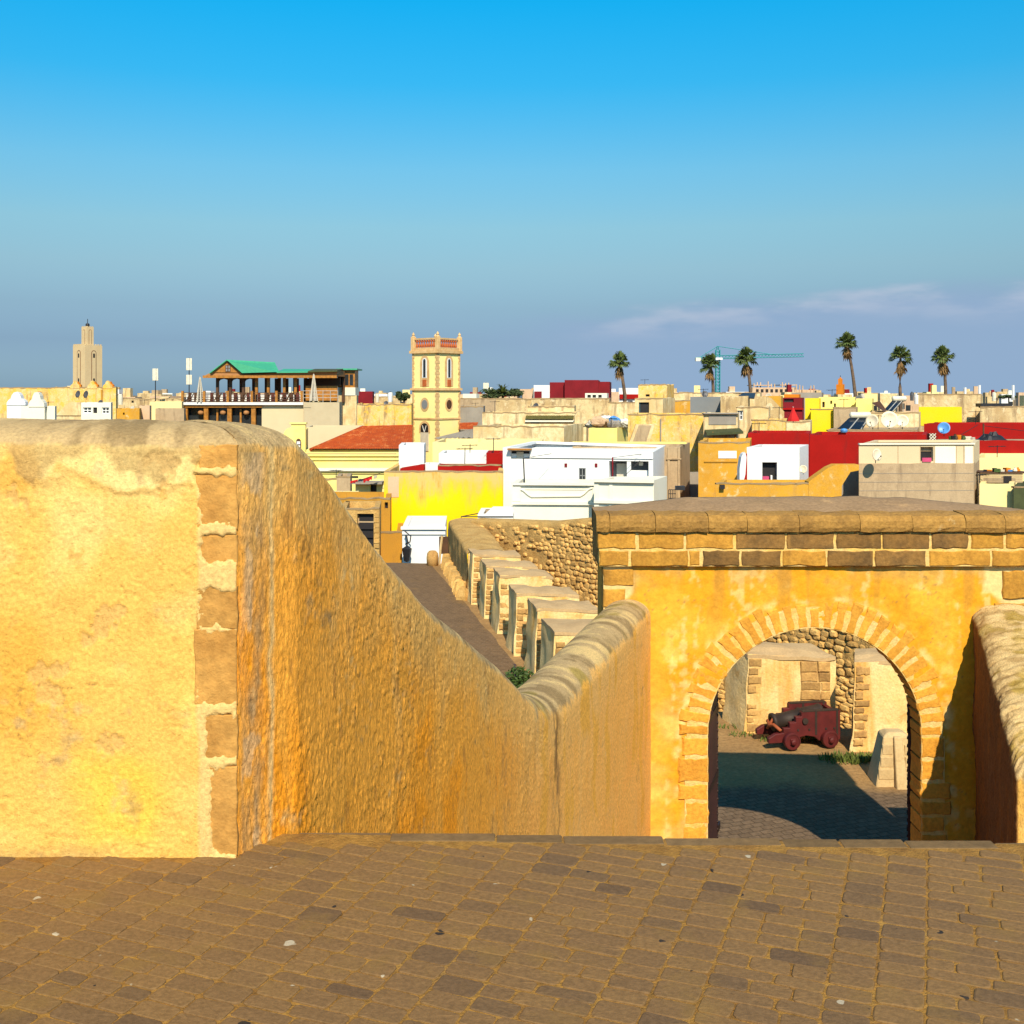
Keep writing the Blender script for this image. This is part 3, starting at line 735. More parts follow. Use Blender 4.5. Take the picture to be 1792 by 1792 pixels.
# core of the gate: two piers and the mass over the vault, with the vault soffit
mb = MB()
mb.box(GX0+0.002, AC[0]-AR-0.26, G+0.05, GB, COURT-0.1, gtop); mb.box(AC[0]+AR+0.26, GX1-0.002, G+0.05, GB, COURT-0.1, gtop)
na = 40; arc_pts = [(AC[0]+(AR+0.26)*math.cos(math.pi*i/na), AC[1]+(AR+0.26)*math.sin(math.pi*i/na)) for i in range(na+1)]
for (a, b_) in zip(arc_pts[:-1], arc_pts[1:]):
    mb.add([(a[0], G+0.05, a[1]), (b_[0], G+0.05, b_[1]), (b_[0], G+0.05, gtop), (a[0], G+0.05, gtop), (a[0], GB, a[1]), (b_[0], GB, b_[1]), (b_[0], GB, gtop), (a[0], GB, gtop)],
           [(0, 1, 2, 3), (4, 7, 6, 5), (0, 4, 5, 1)])
gpart(mb, 'wall_core', M['ochre'])
# voussoirs and jamb stones
nv_ = 29; t0 = R(2); rv = random.Random(8)
ts = [R(-1)+(math.pi+R(2))*i/nv_ for i in range(nv_+1)]
for i in range(nv_):
    a0, a1 = ts[i]+0.012*rv.uniform(0.7, 1.7), ts[i+1]-0.012*rv.uniform(0.7, 1.7)
    t_ = 0.25+rv.uniform(-0.03, 0.07)+0.05*abs(math.sin((ts[i]+ts[i+1])))
    ol = [(AC[0]+r_*math.cos(a), AC[1]+r_*math.sin(a)) for r_, a in ((AR, a0), (AR+t_, a0), (AR+t_, a1), (AR, a1))]
    gpart(stone_slab(ol, G-0.001+rv.uniform(-0.003, 0.003), G+0.32, 0.011, 0.06, 0.016, rv), 'voussoir', M['voussoir'])
mb = MB()   # lime bed showing between the voussoirs
na = 36
for i in range(na):
    a0, a1 = R(-1)+(math.pi+R(2))*i/na, R(-1)+(math.pi+R(2))*(i+1)/na
    q = [(AC[0]+r_*math.cos(a), AC[1]+r_*math.sin(a)) for r_, a in ((AR+0.006, a0), (AR+0.24, a0), (AR+0.24, a1), (AR+0.006, a1))]
    mb.prism_y(q, G+0.004, G+0.04)
gpart(mb, 'mortar_bed', M['mortar'])
for sgn in (-1, 1):
    z = AC[1]-0.03; xj = AC[0]+sgn*AR
    gpart(MB().box(*sorted((xj+sgn*0.006, xj+sgn*0.26)), G+0.005, G+0.05, COURT-0.05, AC[1]-0.02), 'mortar_bed', M['mortar'])
    while z > COURT:
        h = rv.uniform(0.17, 0.30); w = rv.choice((0.26, 0.29, 0.33))
        gpart(stone_slab(rect(*sorted((xj, xj+sgn*w)), z-h+0.022, z), G-0.001+rv.uniform(-0.003, 0.003), G+0.32, 0.012, 0.06, 0.016, rv), 'jamb_stone', M['voussoir'])
        z -= h
# two block courses, coping and sloping roof cap
c1 = [(60, 212), (225, 408), (415, 608), (620, 815), (825, 1015), (1025, 1205), (1212, 1400), (1410, 1555), (1568, 1700), (1712, 1800)]
c2 = [(65, 182), (195, 422), (429, 471), (484, 632), (642, 800), (808, 980), (990, 1172), (1182, 1385), (1400, 1645), (1655, 1800)]
zx = lambda q: X_(1020+q*0.4308, G)
dk1 = {3, 4, 5, 6, 7}; dk2 = {3, 4, 6, 7}
for row, za, zb_, dk in ((c1, 932, 959.5, dk1), (c2, 963, 989.5, dk2)):
    for i, (a, b_) in enumerate(row):
        gpart(stone_slab(rect(zx(a), min(zx(b_), GX1+0.05), Z_(zb_, G)+0.006, Z_(za, G)), G-0.062+rv.uniform(-0.005, 0.005), G+0.15, 0.010, 0.07, 0.010, rv), 'block', M['blockd'] if i in dk else M['block'])
gpart(MB().box(X_(1048, G), GX1+0.045, G-0.048, GB, gtop+0.001, Z_(931, G)), 'mortar_bed', M['mortar'])
jo = [1042, 1066, 1145, 1237, 1304, 1395, 1500, 1591, 1683, 1752, 1835]
for a, b_ in zip(jo[:-1], jo[1:]):
    x0, x1 = X_(a, G)+0.003, X_(b_, G)-0.003
    z0, z1 = Z_(929, G), Z_(901, G)+0.01
    mb = MB(); prof = [(G-0.10, z0), (G-0.115, z0+0.05), (G-0.11, z1-0.07), (G-0.07, z1-0.012), (G+0.02, z1+0.005), (G+0.25, z1+0.012), (G+0.25, z0)]
    ns = 5
    v = []; f = []
    for k_ in range(ns+1):
        xx = x0+(x1-x0)*k_/ns
        v += [(xx, y_+rv.uniform(-0.008, 0.008), z_+rv.uniform(-0.008, 0.008)) for y_, z_ in prof]
    m7 = len(prof)
    for k_ in range(ns):
        f += [(k_*m7+j, k_*m7+(j+1) % m7, (k_+1)*m7+(j+1) % m7, (k_+1)*m7+j) for j in range(m7)]
    f += [tuple(range(m7)), tuple(range(ns*m7+m7-1, ns*m7-1, -1))]
    mb.add(v, f); gpart(mb, 'coping_stone', M['coping'])
# roof cap: low hipped vault
nx, ny = 90, 16
rx = np.linspace(X_(1046, G), X_(1832, G), nx); ry = np.linspace(G+0.12, GB+0.08, ny)
RX, RY = np.meshgrid(rx, ry, indexing='ij')
tx = (RX-rx[0])/(rx[-1]-rx[0]); ty = (RY-ry[0])/(ry[-1]-ry[0])
hump = np.minimum(1, np.minimum(tx/0.22, (1-tx)/0.26)); hump = hump*(0.8+0.2*np.sin(np.pi*tx))
RZ = Z_(901, G)-0.005+0.12*hump*np.sin(np.pi/2*np.clip(ty*1.1, 0, 1))+0.012*fbm(RX*3, RY*3, RX*0, 3)-0.25*(ty > 0.97)
me = grid_mesh('roof', np.stack((RX, RY, RZ), 2))
if me.polygons[10].normal.z < 0: me.flip_normals()
o = link('roof_cap', me, M['roofcap'], gate); o.location = gl
gpart(MB().box(rx[0]+0.01, rx[-1]-0.01, G+0.14, GB+0.06, gtop, Z_(901, G)-0.02), 'parapet_core', M['coping'])
# quoins at the left end of the gate face
for za, zb_, w in ((996, 1024, 0.33), (1031, 1062, 0.24), (1068, 1100, 0.34), (1106, 1140, 0.26), (1146, 1180, 0.34)):
    gpart(stone_slab(rect(GX0-0.004, GX0+w, Z_(zb_, G), Z_(za, G)), G-0.010, G+0.3, 0.010, 0.07, 0.010, rv), 'quoin_stone', M['block'])
for za, zb_, a in ((1000, 1048, 1755), (1056, 1100, 1740)):
    gpart(stone_slab(rect(X_(a, G), GX1, Z_(zb_, G), Z_(za, G)), G-0.012, G+0.3, 0.012, 0.07, 0.010, rv), 'quoin_stone', M['block'])
# lower wall continuing to the right of the gate
mb = MB(); mb.box(GX1+0.06, 12.5, G+0.1, GB-0.15, COURT-0.1, COURT+2.75)
mb.build('courtyard_wall', M['ochre'])
setp(bpy.data.objects['courtyard_wall'], label='low ochre courtyard wall running on to the right of the gate', category='wall')
# door leaves, opened inwards against the passage sides
for sgn in (-1, 1):
    xj = AC[0]+sgn*(AR+0.02)
    ln = 1.05 if sgn < 0 else 1.05
    leaf = empty('door_leaf', (xj, G+0.30, COURT+0.03), 0)
    leaf.parent = gate; leaf.location = (xj+gl[0], G+0.36+gl[1], 0.03)
    leaf.rotation_euler = (0, 0, R(71) if sgn < 0 else R(70))
    # rounded head of the leaf
    pts = [(0, 0), (ln, 0)]
    for i in range(9):
        a = math.pi/2*i/8; pts.append((ln*math.cos(a)*1.0, 2.25+0.98*math.sin(a)))
    mb = MB(); mb.prism_y(pts, -0.035, 0.035)
    b1 = link('door_boards', mb.mesh('door_boards'), M['door'], leaf)
    st = MB()
    for i in range(26):
        for xx in (0.05, ln*0.96):
            zc = 0.1+i*0.092
            if xx > 0.5 and zc > 2.25: continue
            for ys in (-1, 1):
                st.lathe([(0.016, -0.035-0.010 if ys < 0 else 0.035), (0.016, -0.035 if ys < 0 else 0.045)], 6, (xx, 0, zc), 'y')
    for zc in (0.45, 1.3, 2.1):
        st.box(0.0, ln, -0.042, 0.042, zc, zc+0.07)
    link('studs_and_straps', st.mesh('studs'), M['doord'], leaf)
    lk = MB(); lk.box(ln-0.05, ln+0.09, -0.05, 0.05, 0.62, 0.70); link('latch', lk.mesh('latch'), M['doord'], leaf)

# ---- right parapet
rpar = empty('ramp_parapet', (4.45, 9.75, -3.1), 0, 'mossy rounded parapet wall at right edge, its inner face in deep shadow', 'wall')
pp = resample([(5.06, 12.02), (4.47, 9.72)], lambda x, y: 0.014)
pe = resample([(4.47, 9.72), (7.5, 9.62)], lambda x, y: 0.014 if x < 5.2 else 0.1)[1:]
P = np.vstack((pp, pe)); k1 = len(pp)
d = np.array((0.59, 2.30)); d /= np.linalg.norm(d); nr = np.array((d[1], -d[0]))
Qc = np.array((4.47+0.72, 9.72+0.62))
B1 = pp+0.66*nr; B1 = np.where(B1[:, 1:2] < Qc[1], Qc, B1)
B2 = np.column_stack((np.maximum(pe[:, 0], Qc[0]), np.full(len(pe), Qc[1])))
B = np.vstack((B1, B2))
sh = np.concatenate((np.interp(pp[:, 1], [9.72, 9.95, 10.3, 12.0], [-1.86, -1.76, -1.60, -0.88]), np.full(len(pe), -1.86)))
V, tt = loft_wall(P, B, np.full(len(P), -4.7), sh, np.full(len(P), 0.2), 90, 40, 5)
N = grid_normals(V)
if N[len(pp)//2, 30, 0] > 0: N = -N
n_, m_, _ = V.shape; x, y, z = V[..., 0], V[..., 1], V[..., 2]
s_len = np.concatenate(([0], np.cumsum(np.linalg.norm(np.diff(P, axis=0), axis=1))))
S = np.repeat(s_len[:, None], m_, 1); T = np.repeat(tt[None], n_, 0)
disp = 0.02*fbm(x*3, y*3, z*2, 3)+0.010*np.abs(fbm(x*16, y*16, z*5, 3))+0.006*fbm(x*30, y*30, z*30, 2)
topm = sst(N[..., 2], 0.05, 0.4)
disp = disp+topm*0.016*fbm(S*26, y*0, T*5, 3)
V2 = V+N*disp[..., None]
n1 = fbm(x*3, y*3, z*3, 4); n2 = fbm(S*18, y*0, T*4, 4); n3 = fbm(x*10, y*10, z*3, 4)
c = np.zeros(V.shape)+np.array((0.17, 0.08, 0.03))  # inner face pigment set dark to deepen its shade
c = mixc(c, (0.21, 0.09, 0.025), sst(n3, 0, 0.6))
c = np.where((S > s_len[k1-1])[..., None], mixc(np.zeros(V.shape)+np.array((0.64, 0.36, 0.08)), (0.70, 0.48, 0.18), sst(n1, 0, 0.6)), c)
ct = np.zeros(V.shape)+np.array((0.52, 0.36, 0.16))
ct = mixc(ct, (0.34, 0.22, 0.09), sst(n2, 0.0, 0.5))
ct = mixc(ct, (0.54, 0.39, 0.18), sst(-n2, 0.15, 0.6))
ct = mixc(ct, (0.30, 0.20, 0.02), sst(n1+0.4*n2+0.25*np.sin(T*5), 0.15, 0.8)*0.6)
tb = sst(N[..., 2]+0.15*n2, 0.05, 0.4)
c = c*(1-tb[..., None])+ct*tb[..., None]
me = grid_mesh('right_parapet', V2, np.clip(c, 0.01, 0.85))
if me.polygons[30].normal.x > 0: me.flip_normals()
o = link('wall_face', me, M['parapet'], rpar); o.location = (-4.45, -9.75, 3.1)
o = MB().box(4.62, 5.1, 9.9, 10.2, -4.7, -2.0).build('wall_core', M['ochre'], rpar); o.location = (-4.45, -9.75, 3.1)

# ---- merlons of the battery
def merlon(xf, yf, w, dpt, ht, hd, label, shear=-0.17, quoins=True, group='gun battery merlons', capz=0.0, seed=0, tilt=0.0):
    """front-left corner on the ground at (xf, yf); w across, dpt away from the camera"""
    r = random.Random(seed+50); ht += r.uniform(-0.04, 0.05); w += r.uniform(-0.06, 0.06)
    e = empty('merlon', (xf, yf, COURT), R(hd), label, 'merlon', group)
    def shx(x, y): return x+shear*y
    nx, ny, nz = 14, 12, 14
    mb = MB(); mb.add([], [])
    # body as six displaced grids merged
    def face(fn, n, m):
        v = []; f = []
        for i in range(n+1):
            for j in range(m+1):
                x, y, z = fn(i/n, j/m)
                k = 0.034
                xx = shx(x, y)+(0.04*z*max(0.0, 1-x/w))
                q = np.array([xx+xf, y+yf, z])*2.5
                jx = k*float(vn(q[0], q[1], q[2])); jy = k*float(vn(q[0]+9, q[1], q[2])); jz = k*0.6*float(vn(q[0], q[1]+7, q[2]))
                v.append((xx+jx, y+jy, z+(jz if z > 0.2 else 0)))
        for i in range(n):
            for j in range(m):
                a = i*(m+1)+j; f.append((a, a+m+1, a+m+2, a+1))
        mb.add(v, f)
    zt = lambda x, y: ht+capz*(x/w)+tilt*(y/dpt)
    face(lambda a, b: (a*w, 0, b*zt(a*w, 0)-0.05*(1-b)), nx, nz)
    face(lambda a, b: (a*w, dpt, b*zt(a*w, dpt)-0.05*(1-b)), nx, nz)
    face(lambda a, b: (0, a*dpt, b*zt(0, a*dpt)-0.05*(1-b)), ny, nz)
    face(lambda a, b: (w, a*dpt, b*zt(w, a*dpt)-0.05*(1-b)), ny, nz)
    mb.build('body', M['merlon'], e, smooth=True)
    mc = MB()
    v = []; f = []
    for i in range(9):
        for j in range(7):
            x, y = w*i/8*1.012-0.008, dpt*j/6*1.012-0.008; bt_ = 0.04*ht*max(0.0, 1-x/w)
            dome = 0.05*math.sin(math.pi*i/8)*math.sin(math.pi*j/6)
            v.append((shx(x, y)+bt_, y, zt(x, y)+0.012+dome+0.03*float(vn(x*3+xf, y*3, 0))))
    for i in range(8):
        for j in range(6):
            a = i*7+j; f.append((a, a+7, a+8, a+1))
    rim = [i*7 for i in range(9)]+[56+j for j in range(1, 7)]+[i*7+6 for i in range(7, -1, -1)]+[j for j in range(5, 0, -1)]
    o0 = len(v); v += [(v[i][0], v[i][1], v[i][2]-0.06) for i in rim]
    for k in range(len(rim)):
        k2 = (k+1) % len(rim); f.append((rim[k], rim[k2], o0+k2, o0+k))
    mc.add(v, f); mc.build('cap', M['merlontop'], e, smooth=False)
    if quoins:
        z = zt(0, 0)-0.08
        k = 0
        while z > 0.15:
            h = r.uniform(0.10, 0.17); wd = (0.24, 0.14)[k % 2]+r.uniform(-0.03, 0.03); x0 = 0.03+0.04*(z-h/2)
            if r.random() < 0.85: stone_slab(rect(x0, x0+wd, z-h+0.03, z), -0.026, 0.10, 0.012, 0.05, 0.012, r).build('quoin_stone', M['quoin2'], e)
            z -= h; k += 1
    return e
ords = ['farthest', 'fifth', 'fourth', 'third', 'second']
pos5 = [(-1.154, 31.0), (-0.742, 29.1), (-0.354, 27.2), (0.05, 24.9), (0.463, 23.0)]
labs = ['farthest merlon in the receding row, next to the solid parapet', 'second merlon from the far end of the receding row',
        'middle merlon of the receding row along the paved terrace', 'fourth merlon from the far end of the receding row', 'tall stained merlon standing nearest the green bush on the terrace']
for i, ((mx, my), lb) in enumerate(zip(pos5, labs)):
    merlon(mx, my, 1.42, 1.02, 1.42, 0, lb, seed=i, capz=-0.04)
merlon(X_(966, 21.0), 21.0, 1.5, 1.3, 1.42, 0, 'pale merlon half hidden behind the curving parapet left of the gate', seed=7)
merlon(4.09, 19.3, 1.52, 0.78, 1.40, -2, 'pale merlon with brown corner stones seen through the arch behind the cannon', shear=-0.32, seed=9, capz=-0.06, tilt=0.05)
merlon(5.64, 18.25, 1.7, 0.85, 1.46, 3, 'plain plastered merlon at right inside the arch, behind the pale stone marker', shear=0.38, seed=12)
# stone patch on the big merlon seen through the arch
# (right-hand dressed stones)
big = [o for o in bpy.data.objects if o.name.startswith('merlon') and abs(o.location.x-4.09) < 0.01][0]
z = 1.26
while z > 0.1:
    h = 0.16+rv.uniform(-0.02, 0.03)
    a = 0.98
    while a < 1.45:
        w = min(rv.uniform(0.22, 0.36), 1.50-a)
        stone_slab(rect(a, a+w-0.015, z-h+0.015, z), -0.03, 0.08, 0.006, 0.06, 0.010, rv).build('quoin_stone', M['quoin2'], big); a += w
    z -= h

# ---- solid parapet continuing the battery, with a rough stone bench at its foot
sp = empty('battery_parapet', (-1.25, 31.7, COURT), 0, 'solid stone parapet beyond the merlons at the end of the paved terrace', 'wall')
pa = resample([(-0.05, 0.0), (-1.0, 6.9)], lambda x, y: 0.12)
Vp, tp = loft_wall(pa, pa+np.array((1.15, 0.2)), np.full(len(pa), -0.1), np.interp(pa[:, 1], [0, 7], [1.30, 1.44]), np.full(len(pa), 0.16), 24, 12, 4)
Np = grid_normals(Vp); Vp = Vp+Np*(0.03*fbm(Vp[..., 0]*2, Vp[..., 1]*2, Vp[..., 2]*2, 4))[..., None]
me = grid_mesh('battery_parapet', Vp); 
if me.polygons[5].normal.x > 0: me.flip_normals()
link('wall_face', me, M['rubblebed'], sp)
MB().box(-0.02, 1.1, -0.02, 0.06, -0.1, 1.36).build('end_face', M['merlon'], sp, bevel=0.03)
for i in range(16):
    yy = 0.1+i*0.42; xx = -0.12-yy*0.14+rv.uniform(-0.05, 0.03)
    s = MB(); s.lathe([(0.02, -0.02), (0.25, 0.0), (0.24, 0.12), (0.17, 0.34+rv.uniform(-0.1, 0.14)), (0.03, 0.40)], 5, (xx, yy, 0))
    s.build('bench_stone', M['rubble'], sp)
# ---- rubble wall behind the battery, built of separate stones
rub = empty('rubble_wall', (-1.4, 37.4, -9.0), 0, 'long rough rubble-stone wall running behind the merlons and the gate', 'wall')
A0 = np.array((-1.4, 37.4)); A1 = np.array((12.0, 20.6)); LW = np.linalg.norm(A1-A0); ud = (A1-A0)/LW; nd = np.array((-ud[1], ud[0]))
if nd[1] > 0: nd = -nd           # towards the camera side
def wtop(s): return np.interp(s, [0, 4, 6.7, 12, LW], [-2.72, -2.45, -2.05, -1.9, -1.8])
sv = np.linspace(0, LW, 160); tv = np.linspace(0, 1, 46)
SS, TV = np.meshgrid(sv, tv, indexing='ij')
Zw = -9.0+(wtop(SS)+0.0-(-9.0))*TV
off = 0.05*fbm(SS*2.4, Zw*0, Zw*2.4, 4)
Vr = np.stack((A0[0]+ud[0]*SS+nd[0]*off, A0[1]+ud[1]*SS+nd[1]*off, Zw), 2)
# rounded wall head going back
hd_ = []
for k_, (bo, up) in enumerate(((0.15, 0.06), (0.45, 0.08), (0.75, 0.0), (0.8, -6))):
    q = Vr[:, -1:, :].copy(); q[..., 0] -= nd[0]*bo; q[..., 1] -= nd[1]*bo; q[..., 2] += up; hd_.append(q)
me = grid_mesh('rubble', np.concatenate([Vr]+hd_, 1)-np.array((-1.4, 37.4, -9.0)))
if Vector(me.polygons[20].normal).dot(Vector((nd[0], nd[1], 0))) < 0: me.flip_normals()
link('bedding', me, M['rubblebed'], rub)
rr = random.Random(21)
def rub_mesh(seed):
    r = random.Random(seed); n = 9; ol = []
    for i in range(n):
        t = 2*math.pi*i/n; q = (abs(math.cos(t))**3+abs(math.sin(t))**3)**(-1/3)*r.uniform(0.80, 1.0)
        ol.append((0.5*math.cos(t)*q, 0.5*math.sin(t)*q))
    v = [(0, -1.0, 0)]+[(x*0.62, -0.9+r.uniform(-.14, .1), z*0.62) for x, z in ol]+[(x*0.95, -0.4, z*0.95) for x, z in ol]+[(x, 0.3, z) for x, z in ol]
    f = [(0, 1+(i+1) % n, 1+i) for i in range(n)]
    for k in (0, 1): f += [(1+k*n+i, 1+k*n+(i+1) % n, 1+(k+1)*n+(i+1) % n, 1+(k+1)*n+i) for i in range(n)]
    me = bpy.data.meshes.new('stone'); me.from_pydata(v, [], f); me.materials.append(M['rubble']); return me
rms = [rub_mesh(300+i) for i in range(12)]
cand = []
zrow = -7.6
while zrow < -1.9:
    hh = rr.uniform(0.10, 0.18); s = rr.uniform(0, 0.3)
    while s < LW:
        w = rr.uniform(0.14, 0.36)
        zc = zrow+hh/2+rr.uniform(-0.03, 0.03); sc = s+w/2
        if zc+hh*0.6 < wtop(sc)-0.02:
            X, Y = A0+ud*sc; px = 896+X/Y*F; py = 690+(EYE-zc)/Y*F
            seen = (850 < px < 1052 and 912 < py < 1075) or (1290 < px < 1590 and 1090 < py < 1185)
            smooth = px < 960 and py < 985 and rr.random() < (0.75 if px < 900 else 0.45)
            if not smooth: cand.append((not seen, -w*hh/Y/Y, sc, zc, w, hh))
        s += w
    zrow += hh*0.92
cand.sort(); restr = MB()
roth = math.atan2(ud[1], ud[0])
for i, (ns_, _, sc, zc, w, hh) in enumerate(cand):
    p = A0+ud*sc+nd*0.0; me = rms[rr.randrange(12)]
    mt = Matrix.Translation((p[0]+1.4, p[1]-37.4, zc+9.0)) @ Matrix.Rotation(roth, 4, 'Z') @ Matrix.Rotation(rr.uniform(-0.12, 0.12), 4, 'Y') @ Matrix.Diagonal((w*1.04, rr.uniform(0.03, 0.08), hh*1.12, 1))
    if i < 300:
        o = bpy.data.objects.new('stone', me); COL.objects.link(o); o.parent = rub; o.matrix_local = mt
    else: restr.add([mt @ v.co for v in me.vertices], [tuple(q.vertices) for q in me.polygons])
if restr.v: restr.build('stones', M['rubble'], rub)['kind'] = 'stuff'

# ---- cannon on its stepped garrison carriage
can = empty('cannon', (X_(1403, 18.75), 18.75, COURT+0.012), R(180+12), 'iron cannon on a dark red stepped wooden carriage beyond the arch', 'cannon')
can.rotation_euler = (0, 0, R(180+10))          # local +x is the muzzle direction (towards the left of the picture)
for s_ in (-1, 1):
    pr = [(-0.56, 0.10), (-0.56, 0.60), (0.14, 0.60), (0.14, 0.52), (0.24, 0.52), (0.24, 0.43), (0.35, 0.43), (0.35, 0.34), (0.46, 0.34), (0.46, 0.26), (0.60, 0.25), (0.72, 0.18), (0.72, 0.10), (0.50, 0.10), (0.30, 0.10), (0.20, 0.17), (0.05, 0.20), (-0.10, 0.17), (-0.18, 0.10)]
    pr = pr[::-1]
    MB().prism_y(pr, s_*0.25-0.045, s_*0.25+0.045).build('cheek', M['oxblood'], can, bevel=0.008)
for x_, r_ in ((0.34, 0.145), (-0.34, 0.145)):
    MB().box(x_-0.05, x_+0.05, -0.42, 0.42, r_-0.05, r_+0.05).build('axle', M['oxblood'], can, bevel=0.006)
    for s_ in (-1, 1):
        wl = MB(); wl.lathe([(r_*0.94, -0.05), (r_, -0.035), (r_, 0.035), (r_*0.94, 0.05), (r_*0.80, 0.052), (r_*0.78, 0.042), (r_*0.30, 0.042), (r_*0.28, 0.06), (0.01, 0.062)], 24, (x_, s_*0.355, r_), 'y')
        o = wl.build('wheel', M['oxblood'], can, smooth=False)
        if s_ > 0: pass
        hb = MB(); hb.lathe([(0.045, -0.10), (0.045, 0.10), (0.02, 0.11)], 12, (x_, s_*0.355, r_), 'y'); hb.build('hub', M['oxblood'], o)
MB().box(-0.54, 0.10, -0.2, 0.2, 0.22, 0.27).build('bed', M['oxblood'], can)
MB().box(-0.55, -0.47, -0.2, 0.2, 0.12, 0.56).build('transom', M['oxblood'], can)
bl = MB(); prof = [(0.02, -0.66), (0.05, -0.65), (0.055, -0.60), (0.03, -0.57), (0.12, -0.55), (0.145, -0.52), (0.145, -0.47), (0.135, -0.46), (0.13, -0.1), (0.14, -0.09), (0.14, -0.05), (0.12, -0.04), (0.105, 0.42), (0.115, 0.43), (0.13, 0.47), (0.13, 0.52), (0.075, 0.525), (0.07, 0.30)]
bl.lathe(prof, 20, (0, 0, 0), 'x')
o = bl.build('barrel', M['bronze'], can, smooth=True); o.location = (0.10, 0, 0.42); o.rotation_euler = (0, R(7), 0); o.scale = (0.86, 1.15, 1.15)
tr_ = MB(); tr_.tube([(0, -0.33, 0), (0, 0.33, 0)], 0.05, 12); o2 = tr_.build('trunnion', M['bronze'], can); o2.location = (0.08, 0, 0.45)
for s_ in (-1, 1):
    st = MB()
    for xs_ in (-0.50, -0.12): st.box(xs_-0.018, xs_+0.018, s_*0.25-0.052, s_*0.25+0.052, 0.13 if xs_ < -0.2 else 0.21, 0.606)
    st.box(-0.54, 0.12, s_*0.25-0.05, s_*0.25+0.05, 0.598, 0.612)
    for bx_ in (-0.45, -0.3, 0.0, 0.2, 0.42):
        for ys in (-1, 1): st.lathe([(0.02, 0), (0.016, ys*0.014)], 8, (bx_, s_*0.25+ys*0.045, 0.30 if bx_ < 0.3 else 0.2), 'y')
    st.build('iron_strap', M['bronze'], can)
rp_ = MB(); rp_.tube([(0.50, -0.28, 0.30), (0.56, -0.12, 0.36), (0.585, 0.0, 0.31), (0.56, 0.12, 0.36), (0.50, 0.28, 0.30)], 0.028, 8)
rp_.tube([(0.53, 0.06, 0.46), (0.58, 0.0, 0.33), (0.60, -0.05, 0.25)], 0.024, 8)
rp_.build('rope', M['rope'], can, smooth=True)

# ---- pale stone marker
mk = empty('stone_marker', (X_(1570, 16.7), 16.7, COURT), R(0), 'pale truncated stone block with an upright rib, standing inside the arch at right', 'stone block')
fr = MB(); 
b0, b1 = [(-0.34, -0.05), (0.36, -0.05), (0.36, 0.5), (-0.30, 0.5)], [(-0.19, 0.05), (0.22, 0.05), (0.22, 0.40), (-0.16, 0.40)]
fr.add([(x, y, -0.03) for x, y in b0]+[(x, y, 0.72) for x, y in b1]+[(x*0.55, 0.2+(y-0.2)*0.6, 0.775) for x, y in b1],
       [(3, 2, 1, 0)]+[(i, (i+1) % 4, (i+1) % 4+4, i+4) for i in range(4)]+[(i+4, (i+1) % 4+4, (i+1) % 4+8, i+8) for i in range(4)]+[(8, 9, 10, 11)])
fr.build('body', M['palestone'], mk, bevel=0.015)
rb = MB(); rb.add([(-0.055, -0.16, -0.03), (0.125, -0.16, -0.03), (0.125, 0.0, -0.03), (-0.055, 0.0, -0.03), (-0.045, 0.0, 0.73), (0.075, 0.0, 0.73), (0.075, 0.12, 0.73), (-0.045, 0.12, 0.73)],
       [(3, 2, 1, 0), (4, 5, 6, 7), (0, 1, 5, 4), (1, 2, 6, 5), (2, 3, 7, 6), (3, 0, 4, 7)])
rb.build('rib', M['palestone'], mk, bevel=0.012)
for zc in (0.18, 0.36, 0.54):
    yv = -0.05+0.1*zc/0.72-0.006; xl = -0.34+0.15*zc/0.72; xr = 0.36-0.14*zc/0.72
    MB().box(xl+0.01, -0.06, yv-0.012, yv+0.03, zc-0.08, zc+0.075).build('facing_stone', M['palestone'], mk, bevel=0.008)
    MB().box(0.12, xr-0.03, yv-0.012, yv+0.03, zc-0.085, zc+0.07).build('facing_stone', M['palestone'], mk, bevel=0.008)

# ---- weeds
def tuft(name, pts, blades, h, m, label, cat, spread=0.25, wid=0.012, seed=1, parent=None, kind='stuff'):
    r = random.Random(seed); mb = MB()
    for (x, y, z) in pts:
        for i in range(blades):
            a = r.uniform(0, 6.283); d_ = spread*math.sqrt(r.random()); bx, by = x+math.cos(a)*d_*1.6, y+math.sin(a)*d_*0.7
            hh = h*r.uniform(0.35, 1.0); lx, ly = r.uniform(-0.5, 0.5)*hh, r.uniform(-0.5, 0.5)*hh; w = wid*r.uniform(0.6, 1.2); t = r.uniform(0, 6.28); wx, wy = math.cos(t)*w, math.sin(t)*w
            mb.add([(bx-wx, by-wy, z), (bx+wx, by+wy, z), (bx+lx*0.5+wx*0.8, by+ly*0.5+wy*0.8, z+hh*0.6), (bx+lx*0.5-wx*0.8, by+ly*0.5-wy*0.8, z+hh*0.6), (bx+lx, by+ly, z+hh)], [(0, 1, 2, 3), (3, 2, 4)])
    o = mb.build(name, m, parent); setp(o, label=label, category=cat, kind=kind); return o
tuft('grass', [(X_(p, 17.75), 17.75+q, COURT) for p, q in ((1478, 0.0), (1500, 0.05), (1522, 0.1), (1540, 0.1), (1490, 0.2), (1470, 0.15))], 90, 0.13, M['grass'], 'short green grass at the foot of the right-hand merlon inside the arch', 'grass', 0.2, 0.012, 4)
tuft('weeds', [(X_(p, 18.9), 18.9, COURT) for p in (1345, 1362, 1385, 1415, 1428)]+[(X_(1300, 19.1), 19.15, COURT), (X_(1275, 19.6), 19.6, COURT)], 40, 0.08, M['grass'], 'low weeds growing under the cannon carriage', 'weeds', 0.15, 0.012, 5)
bush = empty('bush', (X_(908, 22.0), 22.0, COURT), 0, 'small dark green bush with a flower spike behind the parapet dip', 'bush')
